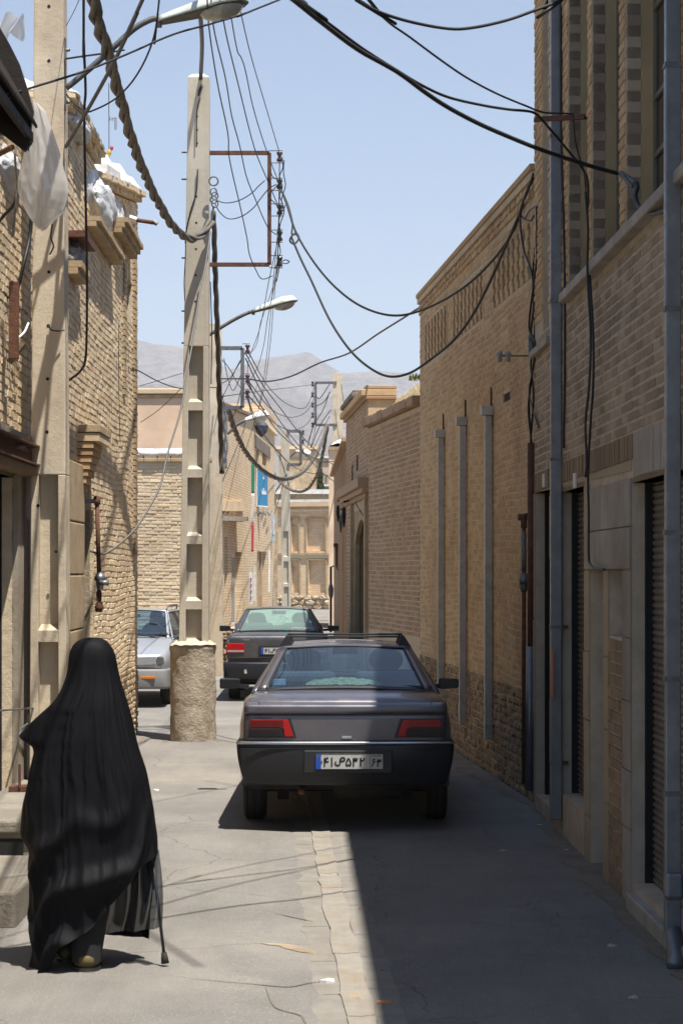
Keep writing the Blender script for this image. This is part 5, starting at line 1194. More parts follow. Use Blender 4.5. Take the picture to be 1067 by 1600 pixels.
def plate(par, x, y, z, w=.52, h=.12, chars=('4', '1', 'S', '5', '3', '2'), right=('6', '3')):
    p = MB().box(x - w / 2, x + w / 2, y - .006, y, z - h / 2, z + h / 2).build('number_plate', m_plate, par, local=True, bevel=.003)
    b = MB(); t = .004
    for (a, c, d, e) in ((-w / 2, w / 2, -h / 2, -h / 2 + t), (-w / 2, w / 2, h / 2 - t, h / 2), (-w / 2, -w / 2 + t, -h / 2 + t, h / 2 - t), (w / 2 - t, w / 2, -h / 2 + t, h / 2 - t), (w * .30, w * .30 + .003, -h / 2 + t, h / 2 - t)):
        b.box(x + a, x + c, y - .0075, y - .0062, z + d, z + e)
    b.build('border', m_ink, p, local=True)
    MB().box(x - w / 2 + .004, x - w / 2 + .044, y - .0080, y - .0064, z - h / 2 + .004, z + h / 2 - .004).build('blue_band', m_pblue, p, local=True)
    fl = MB(); fl.box(x - w / 2 + .010, x - w / 2 + .038, y - .009, y - .0082, z + h / 2 - .020, z + h / 2 - .014); fl.build('flag_green', plain('plate_green', (.02, .25, .08), .5) if 'plate_green' not in bpy.data.materials else bpy.data.materials['plate_green'], p, local=True)
    MB().box(x - w / 2 + .010, x - w / 2 + .038, y - .009, y - .0082, z + h / 2 - .034, z + h / 2 - .028).build('flag_red', m_red, p, local=True)
    cx_ = x - w / 2 + .060; s = .047
    for ch in chars:
        if ch == 'S': strokes(p, 'letter', m_ink, [DIG['S']], cx_ + .012, z - .028, y - .0085, .052, .0055); cx_ += .085
        elif ch == '1': strokes(p, 'numeral', m_ink, [DIG[ch]], cx_ - .010, z - .038, y - .0085, s, .0055); cx_ += .033
        else: strokes(p, 'numeral', m_ink, [DIG[ch]], cx_, z - .038, y - .0085, s, .0055); cx_ += .052
    cx_ = x + w * .30 + .010
    for ch in right: strokes(p, 'numeral', m_ink, [DIG[ch]], cx_, z - .040, y - .0085, .040, .005); cx_ += .043
    b = MB()
    for i in range(4): b.box(x + w * .33 + i * .018, x + w * .33 + i * .018 + .013, y - .0085, y - .0075, z + .040, z + .047)
    b.build('small_print', m_ink, p, local=True)
    return p
def mirror(par, x, y, z, side, mat):
    m = MB(); m.bar((x, y, z - .03), (x + side * .10, y - .02, z - .02), .03, .04); o = m.build('mirror_stalk', mat, par, local=True)
    h = MB(); w, hh = .19, .105; cx_ = x + side * .17
    h.hexa([(cx_ - w / 2, y - .03, z - hh / 2), (cx_ + w / 2, y - .03, z - hh / 2 + .01), (cx_ + w * .42, y + .08, z - hh * .35), (cx_ - w * .42, y + .08, z - hh * .35), (cx_ - w / 2, y - .03, z + hh / 2), (cx_ + w / 2, y - .03, z + hh / 2 - .008), (cx_ + w * .42, y + .08, z + hh * .35), (cx_ - w * .42, y + .08, z + hh * .35)])
    o2 = h.build('wing_mirror', mat, par, local=True, bevel=.018)
    MB().box(cx_ - w / 2 + .014, cx_ + w / 2 - .014, y - .034, y - .031, z - hh / 2 + .014, z + hh / 2 - .014).build('mirror_glass', m_mglass, o2, local=True)
m_mglass = plain('mirror_glass', (.012, .012, .014), .25)
def seat(par, x, y, z, h=.5):
    def s1(u, v): a = 2 * math.pi * u; return (x + .24 * math.copysign(abs(math.cos(a)) ** .5, math.cos(a)) * (1 - .12 * v), y + .06 * math.copysign(abs(math.sin(a)) ** .6, math.sin(a)) - .04 * v, z + h * v)
    MB().grid(s1, 20, 6, wrap=True).build('seat_back', m_seat, par, smooth=True, local=True)
    def s2(u, v):
        a = 2 * math.pi * u; q = math.sin(math.pi * (.04 + .92 * v)) ** .35
        return (x + .15 * math.copysign(abs(math.cos(a)) ** .6, math.cos(a)) * q, y + .05 * math.sin(a) * q - .05, z + h + .03 + .20 * v)
    MB().grid(s2, 20, 10, wrap=True).build('headrest', m_seat, par, smooth=True, local=True)

# ---- the dark saloon in front (origin: ground under the rear bumper, y forward)
def wheel_arch_z(y, centres, r, base):
    for c in centres:
        if abs(y - c) < r: return max(base, math.sqrt(r * r - (y - c) ** 2) + .02)
    return base
def saloon(name, label, loc, rz, paint_, dims, opts, group=None):
    W, Lc, zr = dims['W'], dims['L'], dims['roof']; hw = W / 2
    t = thing(name, label, 'car', loc, rz, group)
    ya, yf = dims['axle'], dims['axle'] + dims['wb']; zd, zh = dims['deck'], dims['hood']; zl = zd - .06
    ys = [.07, .10, .16, .25, .36] + [ya + dy for dy in (-.42, -.34, -.27, -.18, -.08, 0, .08, .18, .27, .34, .42)] + [ya + .7, ya + 1.1, yf - .9, yf - .5] + [yf + dy for dy in (-.42, -.34, -.27, -.18, -.08, 0, .08, .18, .27, .34, .42)] + [Lc - .25, Lc - .12, Lc - .03]
    ys = sorted(set(round(y, 3) for y in ys)); st = []
    for y in ys:
        e0 = min(1, (y - .07) / .35); e1 = min(1, (Lc - .03 - y) / .5)
        s = 1 - .055 * (1 - e0) ** 2 - .10 * (1 - e1) ** 2
        zdeck = interp(y, [.07, .10, .25, dims['wr'], dims['wr'] + .1, dims['ws'] - .1, dims['ws'], Lc - .5, Lc - .03], [zd - .085, zd - .05, zd - .015, zd, zd, zh + .12, zh + .10, zh - .03, zh - .17])
        zb = interp(y, [.07, .2, .5, Lc - .5, Lc], [.40, .36, .27, .25, .30]) ; zb = wheel_arch_z(y, (ya, yf), .345, zb)
        zbelt = min(zdeck - .035, interp(y, [0, dims['wr'], dims['ws'], Lc], [zl - .02, zl, zh + .03, zh - .12]))
        st.append((y, zb, max(.62, zb + .06), zbelt, zdeck, hw * s * .985, hw * s, hw * s * .955, hw * s * .90))
    b = shell(st).build('body', paint_, t, smooth=True, local=True, auto=50)
    # roof and glass
    wr, rr, rf, ws = dims['wr'], dims['rr'], dims['rf'], dims['ws']; wb, wt = dims['wbase'], dims['wtop']
    zb_ = zd - .004; zw = zh + .10
    RBL, RBR = Vector((-wb, wr, zb_)), Vector((wb, wr, zb_)); RTL, RTR = Vector((-wt, rr, zr)), Vector((wt, rr, zr))
    FTL, FTR = Vector((-wt, rf, zr)), Vector((wt, rf, zr)); FBL, FBR = Vector((-wb, ws, zw)), Vector((wb, ws, zw))
    framed([RBL, RBR, RTR, RTL], 0, paint_, opts['glass'], t, 'rear_pillar_frame', 'rear_window', bulge=.045, w=(.02, .075, .03, .075), trim=m_trim)
    framed([FBR, FBL, FTL, FTR], 0, paint_, opts['glass'], t, 'front_pillar_frame', 'windshield', bulge=.05, w=(.02, .05, .04, .05), trim=m_trim)
    for s in (-1, 1):
        A = [Vector((s * wb * 1.0, wr, zb_ )), Vector((s * wb * 1.03, ws, zw)), Vector((s * wt, rf, zr)), Vector((s * wt, rr, zr))]
        for q in (0, 1): A[q] = Vector((s * (hw * .90), A[q].y, A[q].z - .02))
        if s < 0: A = [A[1], A[0], A[3], A[2]]
        framed(A, 0, paint_, opts['glass'], t, 'side_frame', 'side_window', bulge=.02, w=(.03, .12, .045, .12), trim=m_trim)
        ym = (rr + rf) / 2 + .15
        MB().bar((s * hw * .9, ym, zd - .02), (s * wt * 1.0, ym - .05, zr - .02), .05, .02, up=(0, 1, 0)).build('door_pillar', m_trim, t, local=True)
        # corner fillers between rear glass and side
        MB().grid(quadpatch([(s * wb, wr, zb_), (s * hw * .90, wr - .005, zb_ - .02), (s * (wt + .002), rr, zr - .002), (s * wt, rr, zr)]), 3, 8).build('pillar_skin', paint_, t, smooth=True, local=True, solid=.012, fix=False)
    def roof(u, v):
        x = -wt + 2 * wt * u; y = rr - .01 + (rf - rr + .02) * v; return (x, y, zr + .035 * math.sin(math.pi * u) ** .6 * (.35 + .65 * math.sin(math.pi * min(1, .15 + v * .8))))
    MB().grid(roof, 24, 16).build('roof', paint_, t, smooth=True, local=True, solid=.012, fix=False)
    # cabin
    MB().box(-hw * .82, hw * .82, wr + .02, ws - .05, zd + .012, zd + .02).build('cabin_floor', m_cabin, t, local=True)
    for s in (-1, 1): seat(t, s * .36, rf - .15, zd - .16, .20)
    if opts.get('rear_seats', True):
        for s in (-1, 1): MB().box(s * .38 - .30, s * .38 + .30, wr + .42, wr + .52, zd + .01, zd + .13).build('rear_seat_back', m_seat, t, local=True, bevel=.04)
    MB().box(-.11, .11, rf + .02, rf + .04, zr - .10, zr - .04).build('rear_view_mirror', m_cabin, t, local=True, bevel=.01)
    MB().lathe((-.36, rf + .42, zd + .02), [(.165, -.012), (.18, 0), (.165, .012), (.15, 0)], 18, 'y').build('steering_wheel', m_cabin, t, local=True)
    MB().box(-hw * .8, hw * .8, rf + .5, ws - .1, zd + .0, zd + .045).build('dashboard', m_cabin, t, local=True, bevel=.02)
    for s in (-1, 1):
        wheel(t, s * (hw - .105), ya, .30, .175, s); wheel(t, s * (hw - .105), yf, .30, .175, s)
        mirror(t, s * (hw - .06) - (.10 if s < 0 and Lc > 4 else 0), dims['ws'] - .35, dims.get('mz', zd + .02), s, m_trim)
        MB().box(s * hw * .5 - .42 * .5 - .1, s * hw * .5 + .3, ya - .35, ya - .3, .2, .35) 
    MB().box(-hw + .21, hw - .21, .55, Lc - .3, .27, .36).build('underbody', m_under, t, local=True)
    MB().tube([(-hw + .15, ya, .27), (hw - .15, ya, .27)], .05, 10).build('axle', m_under, t, local=True, smooth=True)
    return t, b
D1c = dict(W=1.66, L=4.40, roof=1.365, axle=.86, wb=2.67, deck=1.055, hood=.90, wr=.56, rr=1.22, rf=2.45, ws=3.15, wbase=.705, wtop=.535, mz=.985)
m_p1 = paint('gunmetal_paint', (.105, .100, .125), metallic=.45, rough=.28, dustamt=.22)
m_bump = plain('dark_bumper', (.020, .020, .024), .32, spec=.35, coat=.05)
c1, body1 = saloon('saloon_car', 'dark gunmetal saloon seen from behind in mid street, roof bars on top, half in shadow', (.03, 15.2, 0), 0, m_p1, D1c, dict(glass=m_glass))
def rearpanel(t):
    hw = .81
    # upright tail panel between lamps, with pressed ribs
    def tail(u, v):
        x = -.775 + 1.55 * u; z = .70 + .285 * v; y = .062 - .022 * math.sin(math.pi * u) ** .5 + .012 * math.exp(-((z - .905) / .012) ** 2) - .018 * (1 if z > .915 else 0) + (.055 * max(0, (v - .9) / .1) ** 2)
        return (x, y, z)
    MB().grid(tail, 40, 60).build('boot_lid', m_p1, t, smooth=True, local=True, solid=.02, fix=False)
    MB().box(-.80, .80, .045, .05 + .02, .975, .983)
    MB().box(-.56, .56, .033, .045, .868, .876).build('lid_crease', m_p1, t, local=True, bevel=.003)
    # shut lines of the boot lid
    for s in (-1, 1): MB().box(s * .66 - .002, s * .66 + .002, .036, .05, .885, 1.0).build('shut_line', m_dark, t, local=True)
    for s in (-1, 1):
        out = [(s * .385, .868), (s * .765, .868), (s * .785, .73), (s * .335, .73)]
        ex = [(s * .42, .870), (s * .735, .870), (s * .75, .725), (s * .375, .725)]
        MB().poly([(x, .030, z) for x, z in ex], (0, .04, 0)).build('lamp_housing', m_trim, t, local=True)
        o = MB().poly([(x, .022, z) for x, z in [(s * .44, .864), (s * .725, .864), (s * .728, .800), (s * .50, .800), (s * .455, .797), (s * .472, .864)][:1] + [(s * .725, .864), (s * .730, .803), (s * .50, .803), (s * .472, .792), (s * .465, .733), (s * .397, .733)]], (0, .02, 0)).build('tail_lamp', m_red, t, local=True, bevel=.003)
        MB().poly([(x, .020, z) for x, z in [(s * .505, .797), (s * .732, .797), (s * .742, .733), (s * .475, .733), (s * .482, .785)]], (0, .02, 0)).build('lamp_lens', m_smoke, t, local=True, bevel=.003)
    for s in (-1, 1):
        for k_ in range(5): MB().box(min(s * (.475), s * .722), max(s * .475, s * .722), .0195, .0225, .812 + k_ * .011, .8135 + k_ * .011).build('lens_rib', m_smoke, t, local=True)
        for k_ in range(4): MB().box(min(s * .49, s * .73), max(s * .49, s * .73), .0175, .0205, .745 + k_ * .012, .7465 + k_ * .012).build('lens_rib', m_dark, t, local=True)
    for k_ in range(3): MB().box(.08 + k_ * .05, .115 + k_ * .05, .028, .036, .925, .945).build('boot_letter', m_galv, t, local=True, bevel=.002)
    MB().box(-.70, -.56, .026, .034, .935, .948).build('boot_script', m_galv, t, local=True, bevel=.002)
    for s in (-1, 1): MB().lathe((.03 + s * .21, -.028, .546), [(.001, -.002), (.006, -.001), (.006, .002)], 8, 'y').build('plate_screw', m_steel, t, local=True)
    MB().box(-.80, .80, -.012, .0, .640, .644).build('bumper_seam', m_dark, t, local=True)
    # bumper: wraps round the corners
    def bump(u, v):
        a = (u - .5) * 2; x = .825 * math.copysign(abs(a) ** 1.0, a); wrap = max(0, (abs(a) - .86) / .14)
        x = .83 * min(1, abs(a) / .9) ** 1 * (1 if a > 0 else -1); y = .10 * (abs(a) ** 3) * .6
        if abs(a) > .9: y = .05 + (abs(a) - .9) / .1 * .42; x = math.copysign(.83 - .004, a)
        else: y = .045 * (abs(a) / .9) ** 4
        z = .368 + .332 * v; inn = .035 * (1 - v) ** 2 + .03 * max(0, (v - .93) / .07)
        return (x * (1 - .065 * (1 - v) ** 2 - inn * .3), y + inn - .01 * math.sin(math.pi * v), z + .008 * math.sin(math.pi * (a * .5 + .5)) * (1 - v) * -1)
    MB().grid(bump, 60, 18).build('rear_bumper', m_bump, t, smooth=True, local=True, solid=.012, fix=False)
    def strip(u, v):
        q = Vector(bump(u, .93)); return (q.x * 1.004, q.y - .014, .676 + .020 * v)
    MB().grid(strip, 60, 1).build('chrome_strip', m_chrome, t, smooth=True, local=True, solid=.006, fix=False)
    MB().box(-.32, .36, -.017, .03, .455, .632).build('plate_recess', m_trim, t, local=True, bevel=.01)
    plate(t, .03, -.018, .546)
    MB().box(-.03, .05, .025, .05, .716, .738).build('boot_badge', m_chrome, t, local=True, bevel=.003)
    MB().box(-.012, .022, .018, .025, .719, .735).build('boot_lock', m_chrome, t, local=True)
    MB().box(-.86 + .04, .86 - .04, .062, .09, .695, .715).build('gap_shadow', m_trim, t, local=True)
    # hints of suspension, exhaust and tank under the bumper
    MB().tube([(-.34, .42, .30), (-.34, .12, .30)], .028, 8).build('exhaust_pipe', m_rust, t, local=True, smooth=True)
    MB().lathe((.18, .5, .31), [(.02, -.28), (.10, -.25), (.11, 0), (.10, .25), (.02, .28)], 12, 'x').build('silencer', m_under, t, local=True, smooth=True)
    for s in (-1, 1): MB().bar((s * .5, .86, .16), (s * .5, .86, .42), .09, .09).build('damper', m_under, t, local=True)
    # roof bars
    for yy in (1.50, 2.15):
        MB().bar((-.49, yy, 1.452), (.49, yy, 1.452), .03, .016).build('roof_bar', m_trim, t, local=True, bevel=.004)
        for s in (-1, 1): MB().hexa([(s * .44, yy - .03, 1.372), (s * .56, yy - .03, 1.362), (s * .56, yy + .03, 1.362), (s * .44, yy + .03, 1.372), (s * .47, yy - .025, 1.462), (s * .495, yy - .025, 1.462), (s * .495, yy + .025, 1.462), (s * .47, yy + .025, 1.462)]).build('roof_bar_foot', m_trim, t, local=True, bevel=.004)
    # things on the parcel shelf
    def rug(u, v): return (-.32 + .62 * u, .85 + .30 * v, 1.085 + .05 * math.sin(math.pi * u) ** .5 * math.sin(math.pi * v) + .012 * noise.noise(Vector((u * 14, v * 9, 1))))
    MB().grid(rug, 40, 20).build('shelf_rug', M('mottled_rug', (.34, .34, .20), (.09, .12, .07), scale=40, bump=.5), t, smooth=True, local=True)
    MB().box(-.62, -.48, .80, .86, 1.085, 1.13).build('window_tissue_box', plain('blue_white_box', (.35, .48, .62), .6), t, local=True)
    MB().box(-.58, .62, .62, 1.05, 1.067, 1.075).build('parcel_shelf', m_seat, t, local=True)
    MB().bar((.42, .62, 1.09), (.62, .60, 1.085), .012, .012).build('wiper', m_trim, t, local=True)
rearpanel(c1)

# ---- the second dark saloon ahead
D2c = dict(W=1.57, L=3.95, roof=1.40, axle=.78, wb=2.34, deck=1.06, hood=.90, wr=.48, rr=1.0, rf=2.1, ws=2.8, wbase=.68, wtop=.50, mz=1.06)
m_p2 = paint('charcoal_paint', (.06, .06, .07), metallic=.35, rough=.30, dustamt=.22)
c2, _ = saloon('saloon_car', 'second dark saloon farther up the street, green tinted rear window with white writing', (-.985, 30.4, 0), R(1.0), m_p2, D2c, dict(glass=m_glass_g))
def rear2(t):
    MB().grid(lambda u, v: (-.77 + 1.54 * u, .05 - .02 * math.sin(math.pi * u) ** .5 + .04 * max(0, v - .9) / .1, .66 + .36 * v), 20, 14).build('boot_lid', m_p2, t, smooth=True, local=True, solid=.02, fix=False)
    for s in (-1, 1):
        MB().poly([(x, .012, z) for x, z in [(s * .50, .90), (s * .77, .90), (s * .785, .74), (s * .50, .74)]], (0, .03, 0)).build('tail_lamp', m_red, t, local=True, bevel=.012)
        MB().box(min(s * .51, s * .76), max(s * .51, s * .76), .006, .012, .765, .795).build('lamp_lens', m_clear, t, local=True)
    def bump(u, v):
        a = (u - .5) * 2
        if abs(a) > .88: return (math.copysign(.815, a), .06 + (abs(a) - .88) / .12 * .4, .36 + .25 * v)
        return (.815 * a / .88, -.03 + .09 * (abs(a) / .88) ** 4 - .02 * math.sin(math.pi * v), .36 + .25 * v)
    MB().grid(bump, 40, 8).build('rear_bumper', m_bump, t, smooth=True, local=True, solid=.02, fix=False)
    MB().box(-.28, .28, -.002, .02, .70, .86).build('plate_recess', m_trim, t, local=True)
    plate(t, 0, -.006, .785, .50, .11)
    MB().box(-.50, -.46, -.05, -.045, .44, .50).build('bumper_sticker', m_plate, t, local=True)
    MB().box(-.52, -.36, .024, .03, .945, .96).build('badge', m_chrome, t, local=True)
    # writing and stickers on the rear window
    for i, (x, w) in enumerate([(.22, .03), (.26, .05), (.32, .03), (.36, .02), (.40, .06), (.47, .04), (.52, .03)]):
        z = 1.105 + .008 * (i % 2); MB().box(x, x + w, .505, .508, z, z + .022).build('window_lettering', m_white, t, local=True)
    MB().lathe((.14, .50, 1.10), [(.005, -.004), (.03, -.003), (.03, .003), (.005, .004)], 12, 'y').build('round_sticker', plain('teal_sticker', (.10, .5, .42), .5), t, local=True)
    MB().lathe((-.02, .62, 1.10), [(.01, -.05), (.08, -.04), (.09, .02), (.03, .05)], 10).build('shelf_speaker', m_cabin, t, local=True)
rear2(c2)

# ---- the silver hatchback facing us, half behind the corner of the left house
D3c = dict(W=1.60, L=3.9, roof=1.38, axle=.60, wb=2.34, deck=1.02, hood=.88, wr=.20, rr=.55, rf=1.95, ws=2.70, wbase=.68, wtop=.53, mz=1.00)
m_p3 = paint('silver_paint', (.52, .54, .57), metallic=.55, rough=.32, dustamt=.25)
c3, _ = saloon('hatchback_car', 'pale silver hatchback facing the camera, half hidden by the corner of the left house', (-3.13, 33.0, 0), R(180 - 3.5), m_p3, D3c, dict(glass=m_glass, rear_seats=False))
def front3(t):
    L = 3.9
    MB().grid(lambda u, v: (-.74 + 1.48 * u, L - .02 + .03 * math.sin(math.pi * u) ** .5 - .03 * v, .58 + .20 * v), 16, 4).build('nose_panel', m_p3, t, smooth=True, local=True, solid=.02, fix=False)
    MB().box(-.34, .34, L + .0, L + .02, .64, .73).build('grille', m_trim, t, local=True, bevel=.01)
    for k in range(4): MB().box(-.33, .33, L + .021, L + .027, .65 + k * .022, .658 + k * .022).build('grille_bar', m_galv, t, local=True)
    for s in (-1, 1):
        MB().poly([(x, L - .02, z) for x, z in [(s * .38, .75), (s * .66, .76), (s * .66, .63), (s * .38, .62)]], (0, .05, 0)).build('headlamp', m_clear, t, local=True, bevel=.015)
        MB().poly([(x, L - .05, z) for x, z in [(s * .67, .76), (s * .76, .75), (s * .775, .64), (s * .67, .63)]], (0, .06, 0)).build('corner_lamp', m_galv, t, local=True, bevel=.012)
    def bump(u, v):
        a = (u - .5) * 2
        if abs(a) > .88: return (math.copysign(.81, a), L - .03 - (abs(a) - .88) / .12 * .4, .28 + .29 * v)
        return (.81 * a / .88, L + .06 - .09 * (abs(a) / .88) ** 4 + .02 * math.sin(math.pi * v), .28 + .29 * v)
    MB().grid(bump, 40, 8).build('front_bumper', M('grey_bumper', (.24, .24, .245), (.2, .2, .2), rough=.6, bump=.1), t, smooth=True, local=True, solid=.02, fix=False)
    for s in (-1, 1): MB().box(s * .55 - .11, s * .55 + .11, L + .062, L + .085, .43, .47).build('indicator', m_amber, t, local=True, bevel=.006)
    for (x0, x1) in ((-.5, -.1), (.15, .55)): MB().bar((x0, L - 1.15, .99), (x1, L - 1.28, 1.06), .012, .012).build('wiper', m_trim, t, local=True)
    for s in (-1, 1): MB().tube(cr([(s * .5, .75, 1.40), (s * .52, .85, 1.46), (s * .52, 1.7, 1.46), (s * .5, 1.85, 1.40)], 4), .014, 6).build('roof_rail', m_steel, t, local=True, smooth=True)
front3(c3)

# ------------------------------------------------------------ people
def skin_body(name, joints, edges, radii, mat, parent=None, local=True, sub=2):
    me = bpy.data.meshes.new(name); me.from_pydata([Vector(j) for j in joints], edges, []); me.materials.append(mat)
    o = bpy.data.objects.new(name, me); COL.objects.link(o)
    if parent is not None: o.parent = parent
    o.modifiers.new('skin', 'SKIN'); 
    for i, r in enumerate(radii):
        sv = me.skin_vertices[0].data[i]; rr = r if isinstance(r, tuple) else (r, r); sv.radius = rr; sv.use_root = (i == 0)
    s = o.modifiers.new('sub', 'SUBSURF'); s.levels = sub; s.render_levels = sub
    dg = bpy.context.evaluated_depsgraph_get(); dg.update(); m2 = bpy.data.meshes.new_from_object(o.evaluated_get(dg)); o.modifiers.clear(); o.data = m2; m2.materials.clear(); m2.materials.append(mat)
    m2.polygons.foreach_set('use_smooth', [True] * len(m2.polygons))
    return o
m_skin = plain('skin', (.42, .26, .18), .5); m_hair = plain('dark_hair', (.015, .012, .010), .6)
m_shirt = plain('dark_shirt', (.05, .05, .06), .9)
# driver seated in the silver car
dv = thing('person', 'driver in a dark shirt seated behind the windscreen of the silver car', 'person', (-3.13, 33.0, 0), R(180 - 3.5))
x = -.34; yb = 1.95
skin_body('body', [(x, yb - .1, .75), (x, yb - .14, .98), (x, yb - .12, 1.08), (x, yb - .10, 1.16), (x, yb - .08, 1.26), (x, yb - .08, 1.33), (x - .17, yb - .1, 1.04), (x - .24, yb + .12, .98), (x - .12, yb + .36, 1.06), (x + .17, yb - .1, 1.04), (x + .24, yb + .12, .98), (x + .12, yb + .36, 1.06)],
          [(0, 1), (1, 2), (2, 3), (3, 4), (4, 5), (1, 6), (6, 7), (7, 8), (1, 9), (9, 10), (10, 11)], [.15, .16, .07, .055, .095, .08, .07, .05, .035, .07, .05, .035], m_skin, dv, sub=1)
MB().grid(lambda u, v: (x + (.21 - .10 * v ** 3) * math.cos(2 * math.pi * u), yb - .12 + (.13 - .05 * v) * math.sin(2 * math.pi * u), .78 + .33 * v), 20, 6, wrap=True).build('shirt', m_shirt, dv, smooth=True, local=True)
MB().lathe((x, yb - .10, 1.27), [(.02, .12), (.08, .10), (.105, .04), (.10, -.01)], 14).build('hair', m_hair, dv, smooth=True, local=True)

# the walking woman seen from behind
Dw = 10.05; sW = FPX / Dw
wx = lambda px: (px - CX) / sW; wz = lambda py: EYE + (CY - py) / sW
wm = thing('person', 'woman in a long flowing black chador walking away from the camera with a cane', 'person', (wx(140), Dw, 0))
hx = wx(143)
J = [(wx(140), Dw, .86), (wx(140), Dw + .01, 1.05), (wx(141), Dw, 1.28), (wx(142), Dw, 1.40), (wx(144), Dw, 1.47), (wx(146), Dw - .01, 1.545), (wx(146), Dw, 1.595),
     (wx(100), Dw, 1.33), (wx(62), Dw + .04, 1.13), (wx(45), Dw + .18, 1.18), (wx(42), Dw + .24, 1.19),
     (wx(182), Dw, 1.32), (wx(196), Dw + .02, 1.07), (wx(214), Dw + .08, .86), (wx(226), Dw + .10, .72),
     (wx(120), Dw + .02, .78), (wx(112), Dw + .10, .44), (wx(102), Dw + .06, .10), (wx(100), Dw + .16, .05),
     (wx(152), Dw, .78), (wx(148), Dw - .02, .44), (wx(140), Dw - .10, .09), (wx(137), Dw + .03, .04)]
E = [(0, 1), (1, 2), (2, 3), (3, 4), (4, 5), (5, 6), (2, 7), (7, 8), (8, 9), (9, 10), (2, 11), (11, 12), (12, 13), (13, 14), (0, 15), (15, 16), (16, 17), (17, 18), (0, 19), (19, 20), (20, 21), (21, 22)]
rad = [(.15, .11), (.12, .09), (.14, .10), .06, .055, .085, .07, .055, .045, .032, .03, .055, .045, .032, .03, .10, .065, .042, .035, .10, .065, .042, .035]
J = [(a - wm.location.x, b - wm.location.y, c) for a, b, c in J]
bodyw = skin_body('body', J, E, rad, m_skin, wm)
def cloth_material():
    m, t, b = newmat('black_chador_cloth'); g = N(t, 'ShaderNodeNewGeometry'); pos = g.outputs['Position']
    b.inputs['Base Color'].default_value = (.0045, .0045, .006, 1); b.inputs['Roughness'].default_value = .66; b.inputs['Specular IOR Level'].default_value = .13
    bp = N(t, 'ShaderNodeBump', Strength=.25, Distance=.004); t.links.new(nz(t, pos, 60, 5, .7, (1, 1, .35)), bp.inputs['Height']); t.links.new(bp.outputs[0], b.inputs['Normal']); return m
m_chador = cloth_material(); m_skirt = plain('black_skirt_cloth', (.012, .012, .013), .9); m_veil = plastic('sheer_black_cloth', (.02, .02, .022), .80)
SL = [(996.5, 136, 152), (998, 129, 160), (1002, 120, 167), (1008, 114, 172), (1018, 109, 178), (1030, 107, 182), (1050, 105, 184), (1070, 99, 190), (1085, 92, 195), (1097, 84, 199), (1110, 69, 203), (1125, 52, 207), (1138, 39, 210), (1148, 30, 211), (1154, 29, 212), (1160, 38, 213), (1165, 50, 214), (1175, 54, 217), (1190, 50, 223), (1206, 46, 229), (1225, 42, 232), (1250, 36, 237), (1280, 33, 242), (1294, 31, 244), (1305, 28, 246), (1316, 34, 248), (1326, 44, 249), (1345, 48, 242), (1365, 44, 238), (1400, 42, 236), (1430, 46, 235), (1470, 47, 235), (1515, 48, 235)]
yy_ = [q[0] for q in SL]; ll_ = [q[1] for q in SL]; rr_ = [q[2] for q in SL]
def hem_z(px, front):
    if front: return wz(1478)
    return wz(interp(px, [40, 48, 80, 90, 100, 118, 150, 185, 215, 240, 260], [1508, 1512, 1508, 1490, 1474, 1462, 1440, 1400, 1362, 1334, 1324]))
